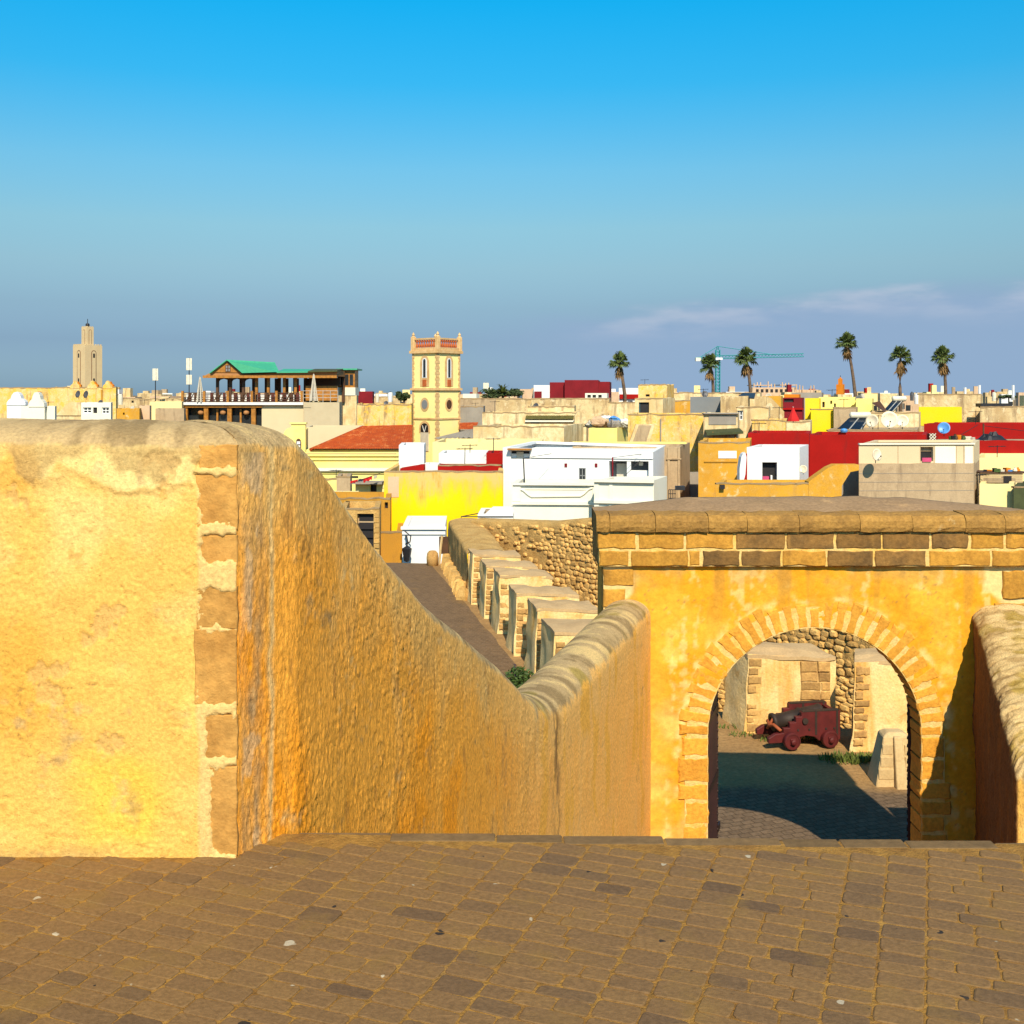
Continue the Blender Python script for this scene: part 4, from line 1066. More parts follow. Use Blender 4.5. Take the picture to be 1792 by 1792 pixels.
def leaves(name, n, c, rad, size, m, parent, seed):
    r = random.Random(seed); mb = MB()
    for i in range(n):
        while True:
            p = Vector((r.uniform(-1, 1), r.uniform(-1, 1), r.uniform(-1, 1)))
            if 0.1 < p.length < 1: break
        q = Vector((c[0]+p.x*rad[0], c[1]+p.y*rad[1], c[2]+p.z*rad[2])); a = Vector((r.uniform(-1, 1), r.uniform(-1, 1), r.uniform(-0.4, 1))).normalized()*size*r.uniform(0.6, 1.3)
        b_ = a.cross(Vector((r.uniform(-1, 1), r.uniform(-1, 1), r.uniform(-1, 1)))).normalized()*size*0.35
        mb.add([q-a, q+b_, q+a, q-b_], [(0, 1, 2, 3)])
    return mb.build(name, m, parent)
leaves('foliage', 1000, (0.02, 0, 0.22), (0.34, 0.28, 0.27), 0.05, M['leaf'], bush, 3)
MB().tube([(0, 0, 0), (-0.03, 0, 0.3), (-0.05, 0, 0.45)], [0.015, 0.012, 0.006], 6).build('stem', M['leaf'], bush)
leaves('flower_spike', 60, (-0.08, 0, 0.42), (0.035, 0.035, 0.16), 0.022, M['navy'], bush, 6)
# ------------------------------------------------------------------ town
TOWN = -9.6
class House:
    """house front traced on its own plane: px0..px1 wide, top at pyt, near right corner at distance Y"""
    def __init__(s, name, label, cat, px0, px1, pyt, Y, depth, mat, th=5.0, side=3.0, par=0.4, wear=0.03, group=None, pyt2=None, seed=0, base=TOWN, roof=None):
        th = R(th); kk = (px1+side-896)/F; sk = 0.0
        for _ in range(8): sk = math.asin(max(-0.9, min(0.9, (kk*(Y+depth*math.cos(sk))-X_(px1, Y))/depth)))
        s.u = (math.cos(th), -math.sin(th)); s.th = th
        X1 = X_(px1, Y); k = (px0-896)/F
        s.w = (X1-k*Y)/(s.u[0]-k*s.u[1])
        s.O = (X1-s.u[0]*s.w, Y-s.u[1]*s.w)
        s.base = base; s.Y = Y
        s.e = empty(name, (s.O[0], s.O[1], base), -th, label, cat, group)
        s.d = depth; s.sh = math.tan(sk-th); s.mat = mat; s.par = par; s.wear = wear; s.holes = []; s.seed = seed; s.roof = roof
        s.H1 = s.lz(px1, pyt if pyt2 is None else pyt2); s.H0 = s.lz(px0, pyt) if pyt2 is not None else s.H1
        s.name = name
    def lx(s, px):
        k = (px-896)/F
        return (k*s.O[1]-s.O[0])/(s.u[0]-k*s.u[1])
    def lz(s, px, py):
        Yp = s.O[1]+s.u[1]*s.lx(px)
        return Z_(py, Yp)-s.base
    def r(s, px0, px1, py0, py1):
        a, b = s.lx(px0), s.lx(px1); pm = (px0+px1)/2
        return a, b, s.lz(pm, py1), s.lz(pm, py0)
    # --- openings
    def hole(s, px0, px1, py0, py1, kind='dark', dep=0.18, frame=None, mat=None):
        a, b, z0, z1 = s.r(px0, px1, py0, py1); s.holes.append((a, b, z0, z1, dep))
        if kind == 'dark':
            MB().box(a-0.02, b+0.02, dep, dep+0.04, z0-0.02, z1+0.02).build('dark_opening', mat or M['dark'], s.e)
        elif kind == 'window':
            t = min(0.07, (b-a)*0.14)
            f = MB(); f.box(a, a+t, dep-0.08, dep, z0, z1).box(b-t, b, dep-0.08, dep, z0, z1).box(a+t, b-t, dep-0.08, dep, z0, z0+t).box(a+t, b-t, dep-0.08, dep, z1-t, z1)
            m = (a+b)/2; f.box(m-t/2, m+t/2, dep-0.07, dep-0.005, z0+t, z1-t)
            zm = (z0+z1)/2; f.box(a+t, m-t/2, dep-0.07, dep-0.006, zm-t/2, zm+t/2).box(m+t/2, b-t, dep-0.07, dep-0.006, zm-t/2, zm+t/2)
            w = f.build('window', frame or M['white'], s.e)
            for q0, q1 in ((a, m), (m, b)): MB().box(q0, q1, dep+0.002, dep+0.03, z0, z1).build('pane', M['glass'], w)
        elif kind == 'door':
            d = MB().box(a, b, dep, dep+0.05, z0, z1).build('door', mat or M['woodd'], s.e)
            MB().box(b-0.14, b-0.08, dep-0.05, dep, z0+(z1-z0)*0.42, z0+(z1-z0)*0.46).build('handle', M['steel'], d)
    def band(s, px0, px1, py0, py1, y0=-0.08, y1=0.1, mat=None, name='cornice', bevel=0):
        a, b, z0, z1 = s.r(px0, px1, py0, py1)
        return MB().box(a, b, y0, y1, z0, z1).build(name, mat or s.mat, s.e, bevel=bevel)
    def add(s, name, px0, px1, py0, py1, y0, y1, mat): return s.band(px0, px1, py0, py1, y0, y1, mat, name)
    def done(s):
        w, D = s.w, s.d; r = random.Random(hash(s.name) % 997+s.seed)
        top = lambda x: s.H0+(s.H1-s.H0)*x/w+s.wear*float(vn(x*1.7+s.seed*3.1+s.O[0], 0.5, 0.2))+0.5*s.wear*float(vn(x*6+s.seed, 3.5, 0.2))
        cuts = {0.0, w}; n = max(3, min(40, int(w/0.35)))
        cuts |= {w*i/n for i in range(n+1)}
        zc = {-0.05}
        for a, b, z0, z1, d in s.holes: cuts |= {a, b}; zc |= {z0, z1}
        xs = sorted(c for c in cuts if -1e-6 <= c <= w+1e-6)
        xs = [x for i, x in enumerate(xs) if i == 0 or x-xs[i-1] > 1e-4]; zs_ = sorted(zc)
        mb = MB(); v = []; f = []; nz_ = len(zs_)+1
        for x in xs:
            for z in zs_: v.append((x, 0, z))
            v.append((x, 0, top(x)))
        for i in range(len(xs)-1):
            xm = (xs[i]+xs[i+1])/2
            for j in range(nz_-1):
                if j < nz_-2:
                    zm = (zs_[j]+zs_[j+1])/2
                    if any(a < xm < b and z0 < zm < z1 for a, b, z0, z1, d in s.holes): continue
                q = i*nz_+j; f.append((q, q+nz_, q+nz_+1, q+1))
        # reveals
        for a, b, z0, z1, d in s.holes:
            o = len(v); v += [(a, 0, z0), (b, 0, z0), (b, 0, z1), (a, 0, z1), (a, d, z0), (b, d, z0), (b, d, z1), (a, d, z1)]
            f += [(o, o+4, o+5, o+1), (o+1, o+5, o+6, o+2), (o+2, o+6, o+7, o+3), (o+3, o+7, o+4, o)]
        # parapet thickness, inner face, roof, sides and back
        t = 0.22; pz = s.par; sh = s.sh
        def P3(x, y, z): return (x+y*sh, y, z)
        o = len(v); ring = []
        xi = [t if x < t else (w-t if x > w-t else x) for x in xs]
        for x, q in zip(xs, xi):
            v += [P3(q, t, top(x)), P3(q, t, top(x)-pz)]
        for i in range(len(xs)-1):
            a = i*nz_+nz_-1; b = a+nz_
            f += [(a, b, o+2*(i+1), o+2*i), (o+2*i, o+2*(i+1), o+2*(i+1)+1, o+2*i+1)]
        ny = 6; sides = []
        for xo, xin in ((0, t), (w, w-t)):
            o2 = len(v); H = s.H0 if xo == 0 else s.H1
            for k in range(ny+1):
                y = D*k/ny; yi = min(max(y, t), D-t); zt = H+(s.wear*float(vn(y*1.7+s.seed, 7.7, xo)) if k else top(xo)-H)
                v += [P3(xo, y, -0.05), P3(xo, y, zt), P3(xin, yi, zt), P3(xin, yi, zt-pz)]
            for k in range(ny):
                a = o2+4*k; b = a+4
                f += [(a, b, b+1, a+1), (a+1, b+1, b+2, a+2), (a+2, b+2, b+3, a+3)]
        o3 = len(v)
        v += [P3(0, D, -0.05), P3(w, D, -0.05), P3(w, D, s.H1), P3(0, D, s.H0), P3(t, D-t, s.H0), P3(w-t, D-t, s.H1), P3(t, D-t, s.H0-pz), P3(w-t, D-t, s.H1-pz)]
        f += [(o3+1, o3, o3+3, o3+2), (o3+3, o3+4, o3+5, o3+2), (o3+4, o3+6, o3+7, o3+5)]
        mb.add(v, f); mb.build('wall', s.mat, s.e)
        if s.wear >= 0.03:                     # rain-blackened head of an old wall
            cp = MB(); cv = []; cf = []; rr_ = random.Random(s.seed+int(w*37)); n_ = max(6, min(60, int(w/0.25))); k_ = s.Y/F
            for i in range(n_+1):
                x = w*i/n_; zt = top(x); dp = k_*(1.2+2.2*rr_.random()*rr_.random())
                cv += [(x, -0.015, zt-dp), (x, -0.02, zt+0.012), (x, 0.23, zt+0.014), (x, 0.24, zt-0.05)]
            for i in range(n_):
                for j in range(4): cf.append((4*i+j, 4*i+4+j, 4*i+4+(j+1) % 4, 4*i+(j+1) % 4))
            cp.add(cv, cf); cp.build('wall_head', M['copingdirt'], s.e)
        rf = MB(); zr = min(s.H0, s.H1)-pz-0.01
        rf.add([P3(t-0.02, t-0.02, zr), P3(w-t+0.02, t-0.02, zr), P3(w-t+0.02, D-t+0.02, zr), P3(t-0.02, D-t+0.02, zr), P3(t-0.02, t-0.02, zr-0.2), P3(w-t+0.02, t-0.02, zr-0.2), P3(w-t+0.02, D-t+0.02, zr-0.2), P3(t-0.02, D-t+0.02, zr-0.2)],
               [(0, 1, 2, 3), (4, 7, 6, 5), (0, 4, 5, 1), (1, 5, 6, 2), (2, 6, 7, 3), (3, 7, 4, 0)])
        rf.build('roof', s.roof or M['concrete'], s.e)
        return s
def house(label, px0, px1, pyt, Y, depth, mat, holes=(), **k):
    h = House(k.pop('name', 'house'), label, k.pop('cat', 'house'), px0, px1, pyt, Y, depth, M[mat], **k)
    for q in holes: h.hole(*q)
    return h.done()
def on(h, px, py): return h.lx(px), h.lz(px, py)

def dish(label, px, py, Y, rpx, mat, yaw=0.0, tilt=25.0, group='satellite dishes'):
    p = at(px, py, Y); rad = rpx/F*Y
    e = empty('satellite_dish', (p.x, p.y, p.z-rad*1.35), R(yaw), label, 'satellite dish', group)
    d = MB(); n = 20; v = []; f = []
    for i in range(5):
        q = i/4*rad
        for k in range(n):
            t = 2*math.pi*k/n; v.append((q*math.cos(t), -0.28*rad*(i/4)**2, q*math.sin(t)))
    for i in range(5):
        q = (4-i)/4*rad
        for k in range(n):
            t = 2*math.pi*k/n; v.append((q*math.cos(t), -0.28*rad*((4-i)/4)**2+0.03, q*math.sin(t)))
    for i in range(9):
        for k in range(n):
            k2 = (k+1) % n; f.append((i*n+k, i*n+k2, (i+1)*n+k2, (i+1)*n+k))
    d.add(v, f); o = d.build('reflector', mat, e, smooth=True); o.location = (0, 0, rad*1.35); o.rotation_euler = (R(-tilt), 0, 0)
    a = MB(); a.tube([(0, 0.02, 0), (0, 0.06, rad*1.3)], rad*0.06, 6); a.build('post', M['dsteel'], e)
    a = MB(); c_, s_ = math.cos(R(tilt)), math.sin(R(tilt))
    a.tube([(0, -0.1*rad, rad*0.42), (0, -rad*1.0*c_, rad*1.35-rad*0.15)], rad*0.035, 6); a.lathe([(rad*0.09, -0.06*rad), (rad*0.09, 0.12*rad)], 8, (0, -rad*1.0*c_, rad*1.35-rad*0.15), 'y'); a.build('feed_arm', M['dsteel'], e)
    return e

# ---- nearest buildings at the end of the terrace road
h = House('white_wall', 'plain white wall with moulded cornice at the end of the terrace road', 'wall', 704, 779, 922, 44, 4, M['white'], th=0, wear=0.0, par=0.03, roof=M['white'])
h.band(702, 781, 921, 926, -0.16, 0.0, M['white']); h.band(704, 779.5, 928, 935, -0.07, 0.0, M['white']); h.done()
lam = empty('wall_lamp', at(707, 972, 43.8), 0, 'black wrought-iron wall lantern on the left edge of the white wall', 'lamp')
for part, pts, r_ in (('bracket', [(0.05, 0.15, 0.75), (0.12, -0.2, 0.80), (0.18, -0.35, 0.60), (0.15, -0.35, 0.42)], 0.03), ('scroll', [(0.05, 0.15, 0.45), (0.25, -0.1, 0.55), (0.3, -0.3, 0.8), (0.05, -0.2, 1.0)], 0.025)):
    MB().tube(pts, r_, 6).build(part, M['dsteel'], lam)
MB().lathe([(0.05, 0.42), (0.2, 0.32), (0.19, 0.28), (0.12, -0.15), (0.06, -0.2)], 8, (0.15, -0.35, 0)).build('lantern', M['dsteel'], lam)
h = House('ochre_house', 'dark ochre house front left of the white wall at the road end', 'house', 640, 703.5, 931, 45.5, 5, M['ochre2'], th=0); h.done()
h = House('yellow_wall', 'large bright yellow limewashed wall with ochre streaks behind the white door wall', 'wall', 672, 880, 825, 48.5, 6, None, th=2, par=0.5)
def mk_yellow():
    m, nt, b = nodes_of('streaked_yellow_limewash'); t = NT(nt); p = t.pos(); ps = t.pos((1, 1, 0.22))
    sx = t.N.new('ShaderNodeSeparateXYZ'); t.L.new(p, sx.inputs[0])
    n1 = t.noise(ps, 1.8, 6, 0.65); n2 = t.noise(p, 2.5, 5, 0.6)
    hgt = t.math('ADD', t.math('MULTIPLY', t.math('ADD', sx.outputs[2], 3.1), 0.75), t.math('MULTIPLY', t.math('SUBTRACT', n1, 0.5), 3.0))
    col = t.mix(t.rng(hgt, -0.15, 0.55), (0.78, 0.54, 0.004), (0.70, 0.44, 0.05))
    col = t.mix(t.rng(t.math('ADD', hgt, t.math('MULTIPLY', n2, 1.2)), 0.85, 1.6), col, (0.62, 0.42, 0.15))
    col = t.mix(t.math('MULTIPLY', t.rng(n1, 0.56, 0.72), t.rng(hgt, 0.2, 0.9)), col, (0.52, 0.26, 0.02))
    nt.links.new(col, b.inputs['Base Color']); b.inputs['Roughness'].default_value = 0.92; b.inputs['Specular IOR Level'].default_value = 0.15
    nt.links.new(t.bump(t.noise(p, 9, 5), 0.2, 0.02), b.inputs['Normal'])
    return m
M['yellowstreak'] = mk_yellow(); h.mat = M['yellowstreak']
h.add('plaster_patch', 679, 698, 834, 870, -0.02, 0.02, M['pink']); h.done()
h = House('ochre_wall', 'brown ochre wall with a small barred opening left of the yellow wall', 'wall', 560, 683, 872, 46.5, 3, M['ochre2'], th=4, wear=0.08); h.hole(673, 679, 879, 890, 'dark'); h.done()
h = House('stone_gate_pier', 'rough stone pier holding black shutters beside the sloping parapet', 'pier', 596, 664, 890, 43, 3, M['rubblebed'], th=4, wear=0.08)
h.hole(625, 654, 899, 960, 'dark', 0.25, mat=M['shutter'])
for i in range(4):
    zc = 899+i*15; h.add('shutter_panel', 627, 652, zc+1.5, zc+13, 0.17, 0.245, M['shutter'])
for i in range(7):
    h.add('quoin_stone', 655 if i % 2 else 656.5, 663.6, 897+i*9, 905+i*9, -0.05, 0.2, M['rubble'])
h.done()
bp = at(757, 986, 38.2); e = empty('stone_stump', (bp.x, bp.y, COURT), 0, 'rounded brown stone stump at the far end of the terrace road', 'bollard')
MB().lathe([(0.20, -0.05), (0.21, 0.25), (0.19, 0.42), (0.12, 0.50), (0.02, 0.52)], 14).build('stone', M['quoin2'], e, smooth=True)
bp = at(769, 986, 38.4); e = empty('timber_post', (bp.x, bp.y, COURT), 0, 'thin pale timber post leaning by the stone stump', 'post')
MB().tube([(0, 0, -0.05), (0.03, 0, 0.5), (0.09, 0.02, 1.0)], 0.045, 6).build('shaft', M['palestone'], e); MB().box(-0.02, 0.34, 0.1, 0.2, 0.35, 0.95).build('board', M['woodd'], e)

# ---- white house with the balcony
h = House('white_house', 'bright white house with a dark veranda opening and small red vents', 'house', 880, 1143, 783, 49, 7, M['white'], side=22, th=10, wear=0.0, par=0.12, pyt2=791.5, roof=M['white'])
h.hole(894, 927, 789, 803, 'dark', 0.25); h.add('shutter', 903, 915, 791, 803, 0.15, 0.22, M['canvas'])
h.hole(1013, 1025, 819, 846, 'window', 0.1, M['bluegrey']); h.hole(1066, 1135, 807, 843, 'dark', 0.9, mat=M['bluegrey'])
h.add('veranda_post', 1097, 1104, 807, 843, 0.02, 0.3, M['white']); h.add('panel', 1104, 1134, 824, 843, 0.3, 0.4, M['white']); h.add('wall_cabinet', 1117, 1124, 810, 816, 0.5, 0.85, M['plastic'])
h.add('door', 1077, 1098, 813, 843, 0.7, 0.85, M['canvas'])
for a in (988, 1041): h.add('vent', a, a+4.5, 811, 817.5, -0.03, 0.05, M['maroon'])
h.add('window_sill', 1011, 1027, 846, 848, -0.08, 0.05, M['white']); h.add('canopy', 890, 931, 784.5, 787, -0.35, 0.4, M['wood'])
h.add('cornice', 930, 1143, 800.5, 802, -0.06, 0.05, M['white']); h.done(); WH = h
for (a, b) in (((917, 889), (918, 845)), ):
    pass
e = empty('clothes_line', (X_(917, 48), 48, Z_(845, 48)), 0, 'thin dark clothes-line poles and wires in front of the white house', 'clothes line')
o = e.location
def wr(pts, r_=0.018): return [(at(*q)-Vector(o)) for q in pts]
MB().tube(wr([(918, 846, 47.5), (916, 803, 47.5)]), 0.03, 5).build('pole', M['dsteel'], e)
MB().tube(wr([(1072, 845, 47.5), (1072, 800, 47.5)]), 0.035, 5).build('pole', M['maroon'], e)
MB().tube(wr([(915, 802, 47.5), (965, 794, 49)]), 0.012, 4).tube(wr([(915, 802, 47.5), (1072, 803, 47.5)]), 0.01, 4).tube(wr([(1072, 801, 47.5), (1135, 793, 49.5)]), 0.012, 4).tube(wr([(1120, 806, 48), (1083, 843, 47.6)]), 0.012, 4).build('wire', M['dsteel'], e)
h = House('balcony_terrace', 'cream moulded terrace front with a scooped parapet below the white house', 'terrace', 897, 1040, 846, 45.6, 2.2, M['whitecream'], th=4, wear=0.0, par=0.25)
h.band(895, 1040, 845, 849, -0.14, 0.0, M['whitecream']); h.band(896, 1040, 878, 883, -0.12, 0.0, M['whitecream']); h.band(897, 911, 850, 877, -0.06, 0.0, M['whitecream'], 'pilaster')
h.band(1037, 1040, 850, 877, -0.05, 0, M['whitecream'], 'pilaster')
# scooped recess moulding
pts = [(908, 855), (916, 858), (925, 866), (930, 869), (1016, 868), (1022, 864), (1030, 856), (1038, 853)]
mo = MB(); mo.tube([(h.lx(a), -0.02, h.lz(a, b)) for a, b in pts], 0.05, 6); mo.build('scoop_moulding', M['whitecream'], h.e, smooth=True)
for yy in (850, 857): h.add('groove', 918, 1028, yy, yy+0.7, -0.012, 0.02, M['greyc'])
h.done()
h = House('balcony_terrace', 'cream terrace front right of the scooped parapet, ending in a shaded corner', 'terrace', 1040, 1144, 842, 44.0, 2.6, M['whitecream'], side=23, th=12, wear=0.0, par=0.25, pyt2=841)
h.band(1039, 1145, 839, 844, -0.16, 0.0, M['whitecream']); h.band(1040, 1145, 876, 881, -0.13, 0.0, M['whitecream']); h.band(1040, 1048, 844, 900, -0.05, 0.0, M['whitecream'], 'pilaster'); h.band(1066, 1072, 844, 900, -0.04, 0.0, M['whitecream'], 'pilaster'); h.done()
h = House('white_shed', 'low white lean-to with a sloping top at the foot of the white house', 'shed', 836, 898, 900, 44.5, 2.5, M['white'], th=0, par=0.02, wear=0); h.band(836, 898, 904, 905, -0.03, 0, M['greyc'], 'groove'); h.band(858, 898, 910, 918, -0.03, 0.0, M['greyc'], 'grille'); h.done()
MB().add([(h.lx(848), 0.0, h.lz(848, 900)), (h.lx(898), 0.0, h.lz(898, 900)), (h.lx(898), 1.5, h.lz(898, 893)), (h.lx(862), 1.5, h.lz(862, 893))], [(0, 1, 2, 3)]).build('sloping_roof', M['white'], h.e)
e = empty('metal_frame', at(807, 912, 44), 0, 'thin metal awning frame before the yellow wall', 'frame'); o = e.location
MB().tube(wr([(807, 915, 44), (807, 904, 44), (850, 896, 45.5)]), 0.02, 5).tube(wr([(807, 904, 44), (898, 904, 44)]), 0.02, 5).build('bar', M['dsteel'], e)

# ---- rooftops above the yellow wall
house('white rooftop cube left of the red parapet walls, above the yellow wall', 698, 742, 779, 53, 3, 'white', th=0, wear=0.01)
house('cream yellow rooftop wall stretching behind the white rooftop walls', 757, 948, 774, 60, 5, 'cream', th=1, wear=0.02)
house('long low white rooftop wall above the yellow wall', 768, 853, 793, 54, 3, 'white', th=-2, wear=0.01, par=0.3)
house('small deep red stair block beside the white house, above the yellow wall', 851, 881, 793, 52, 2.5, 'red', wear=0.02)
house('low red roof parapet on the yellow wall', 766, 878, 814, 50.8, 1.0, 'red', wear=0.04, th=1, par=0.1)
house('small white stepped block among the red parapets', 742, 768, 812, 51.8, 1.2, 'white', wear=0.01)
house('sloping low red parapet at left above the yellow wall', 700, 742, 820, 51.2, 0.8, 'red', wear=0.02, pyt2=814, par=0.1)
# ---- left: yellow church-like house with tiled roof
h = House('yellow_house', 'lemon yellow house front with curved gable and arched niche', 'house', 500, 536, 752, 86, 5, M['lemon'], th=2, wear=0.0, par=0.2)
zt = h.lz(518, 743); x0, x1 = h.lx(511), h.lx(536)
g = MB(); gp = [(487, 770), (492, 767), (497, 762), (500, 754), (505, 749.5), (511, 748), (511, 740), (536, 740), (536, 800), (487, 800)]
g.prism_y([(h.lx(a), h.lz(a, b)) for a, b in gp], -0.3, -0.02); g.build('gable', M['lemon'], h.e)
h.band(509, 538, 739, 742, -0.4, 0.0, M['lemon'])
ar = [(518, 796), (518, 772), (519, 768), (521.5, 765.5), (524, 765), (527, 765.5), (529.5, 768), (531, 772), (531, 796)]
n_ = MB(); n_.prism_y([(h.lx(a), h.lz(a, b)) for a, b in ar], -0.36, -0.31); n_.build('niche_surround', M['lemon'], h.e)
n_ = MB(); n_.prism_y([(h.lx(524.5+(a-524.5)*0.72), h.lz(a, 796+(b-796)*0.93)) for a, b in ar], -0.39, -0.365); n_.build('niche', M['woodd'], h.e)
for yy in (772, 779, 786): h.add('niche_step', 521.5, 527.5, yy, yy+5, -0.44, -0.395, M['white'])
h.done()
h = House('tiled_house', 'lemon yellow hall with a red clay tile hipped roof beside the bell tower', 'house', 536, 719, 787, 84, 8, M['lemon'], th=0, wear=0.0, par=0.02)
h.hole(582, 613, 790, 797, 'dark', 0.3)
h.done()
# hipped tile roof as rows of tiles
def tile_slope(A, B, C, D, rows, cols, name, parent, m):
    """A-B eave, D-C ridge"""
    A, B, C, D = map(Vector, (A, B, C, D)); nrm = (B-A).cross(D-A).normalized()
    if nrm.z < 0: nrm = -nrm
    nu, nv2 = cols*4, rows*3; v = []; f = []
    for j in range(nv2+1):
        t = j/nv2; L = A+(D-A)*t; Rr = B+(C-B)*t
        for i in range(nu+1):
            s = i/nu; ww = (Rr-L).length/max((B-A).length, 1e-6)
            q = L+(Rr-L)*s
            ph = ((q-A).dot((B-A).normalized()))/((B-A).length)*cols
            hgt = 0.05*abs(math.sin(math.pi*ph))+0.05*(1-((t*rows) % 1.0))
            v.append(q+nrm*hgt)
    for j in range(nv2):
        for i in range(nu):
            a = j*(nu+1)+i; f.append((a, a+1, a+nu+2, a+nu+1))
    mb = MB(); mb.add(v, f); return mb.build(name, m, parent)
org = Vector((h.O[0], h.O[1], TOWN))
def L_(px, py, Y): return at(px, py, Y)-org
eA, eB = L_(543, 787, 83.5), L_(722, 787, 83.5); rA, rB = L_(634, 747.5, 89), L_(722, 745.5, 89); eC = L_(560, 779, 94)
rf = tile_slope(eA, eB, rB, rA, 14, 44, 'roof', h.e, M['tile'])
tile_slope(eC, eA, rA, rA+Vector((0.01, 0.01, 0)), 14, 24, 'roof_hip', h.e, M['tile'])
MB().tube([eA, rA, rB], 0.12, 6).build('ridge_tiles', M['tile'], h.e)
h2 = house('pale yellow two-storey wall with cornice bands below the tiled roof', 440, 698, 796, 78, 4, 'lemon', th=0, wear=0.0, par=0.1)
h2.band(440, 698, 795, 798, -0.15, 0, M['lemon']); h2.band(440, 698, 803, 805, -0.12, 0, M['lemon']); h2.band(440, 700, 819, 824, -0.3, 0, M['whitecream']); h2.band(440, 690, 826, 829, -0.1, 0, M['lemon'])
h2.add('dark_opening', 596, 627, 833, 836, -0.04, 0.03, M['dark'])
house('small lemon yellow shed behind the crest of the sloping parapet', 540, 590, 838, 60, 3, 'lemon', th=3, wear=0.04)
house('grey cement hut beside the laundry line', 589, 613, 834, 58.5, 2.5, 'concrete', th=3, wear=0.03)
h = house('cream rooftop hut with a dark doorway under the laundry', 622, 672, 846, 55, 3, 'cream', [(648, 659, 848, 874, 'dark')], th=2, wear=0.03, par=0.1)
h.add('roof_board', 616, 671, 842, 846, -0.5, 0.3, M['greyc'])
e = empty('laundry_line', at(613, 845, 54), 0, 'red and navy washing hanging on a line over the cream hut', 'laundry'); o = e.location
MB().tube(wr([(612, 847, 54), (630, 840, 54), (672, 826, 54)]), 0.012, 4).build('line', M['dsteel'], e)
def cloth(px0, py0, px1, py1, drop, Y, m, nm='cloth'):
    mb = MB(); v = []; f = []; n = 8
    for i in range(n+1):
        t = i/n; a = at(px0+(px1-px0)*t, py0+(py1-py0)*t, Y)-Vector(o); w = 0.06*math.sin(i*2.1)
        b = at(px0+(px1-px0)*t, py0+(py1-py0)*t+drop*(0.9+0.2*math.sin(i*1.7)), Y)-Vector(o)
        v += [a+Vector((0, 0.02+w*0.3, 0)), b+Vector((0, w, 0)), b+Vector((0, w+0.03, 0)), a+Vector((0, 0.05+w*0.3, 0))]
    for i in range(n):
        q = 4*i
        for k in range(4): f.append((q+k, q+4+k, q+4+(k+1) % 4, q+(k+1) % 4))
    mb.add(v, f); return mb.build(nm, m, e)
cloth(613, 842, 626, 839, 5, 54, M['redcloth']); cloth(627, 839, 636, 838, 4, 54, M['navy']); cloth(636, 838, 651, 833, 7, 54, M['redcloth']); cloth(654, 833, 660, 831, 6, 54, M['canvas'])
e = empty('corrugated_sheet', at(588, 872, 50), 0, 'small sloping white corrugated roof sheet below the laundry', 'roof sheet'); o = e.location
v = []; f = []
for i in range(25):
    px = 572+31*i/24; dz = 0.05*math.sin(i*math.pi/2)
    v += [at(px, 868.5, 49.5)-o+Vector((0, 0, dz)), at(px, 861, 51)-o+Vector((0, 0, dz)), at(px, 861, 51)-o+Vector((0, 0, dz-0.04)), at(px, 868.5, 49.5)-o+Vector((0, 0, dz-0.04))]
for i in range(24):
    for k in range(4): f.append((4*i+k, 4*i+4+k, 4*i+4+(k+1) % 4, 4*i+(k+1) % 4))
MB().add(v, f).build('sheet', M['white'], e)
house('low cream wall under the white corrugated sheet', 545, 625, 866, 50.5, 2, 'cream', th=3, wear=0.06, par=0.1)

# ---- restaurant with the green roof
YR = 125.0
h = House('terrace_restaurant', 'timber terrace restaurant with green metal roof, railing and closed umbrellas', 'restaurant', 318, 531, 706, YR, 12, M['tan'], th=0, wear=0.0, par=0.05)
E_ = h.e
h.hole(320, 458, 712, 760, 'dark', 0.8, mat=M['glass'])
for a in (321, 357, 398, 440): h.add('post', a, a+7.5, 712, 760, -0.1, 0.3, M['wood'])
for a in (377, 418): h.add('inner_post', a, a+3, 716, 760, 0.4, 0.7, M['wood'])
h.add('lintel', 318, 459, 709, 713, -0.25, 0.2, M['wood']); h.add('terrace_edge', 317, 532, 704, 708.5, -0.5, 0.0, M['white'])
for a in (350, 389, 430): MB().lathe([(0.05, 0.35), (0.3, 0.2), (0.35, 0.0), (0.25, -0.15), (0.05, -0.2)], 10, (h.lx(a), 0.3, h.lz(a, 723))).build('straw_lamp', M['straw'], E_, smooth=True)
for a in (319, 357, 398, 440, 483, 527): h.add('railing_post', a, a+4, 684, 705, -0.45, -0.2, M['wood'])
ra = random.Random(4)
for a, b in ((323, 357), (361, 398), (402, 440), (444, 483), (487, 527)):
    mb = MB()
    for yy in (687.5, 691, 695, 699, 702.5): mb.box(h.lx(a), h.lx(b), -0.38, -0.30, h.lz(a, yy+0.6), h.lz(a, yy-0.6))
    for k_ in range(4):
        q = a+(b-a)*ra.uniform(0.05, 0.7); mb.tube([(h.lx(q), -0.34, h.lz(q, 703)), (h.lx(q+7), -0.34, h.lz(q, 688))], 0.05, 4)
    mb.build('railing_panel', M['woodd'], E_)
    mb = MB(); mb.box(h.lx(a), h.lx(b), 0.9, 1.0, h.lz(a, 704), h.lz(a, 690)); mb.build('parapet_panel', M['white'], E_)
    for k_ in range(3):
        q = a+(b-a)*(0.15+0.3*k_)
        h.add('chair_back', q, q+ra.uniform(4, 7), 688, 703, 0.3, 0.5, M['oxblood'] if k_ != 1 else M['woodd'])
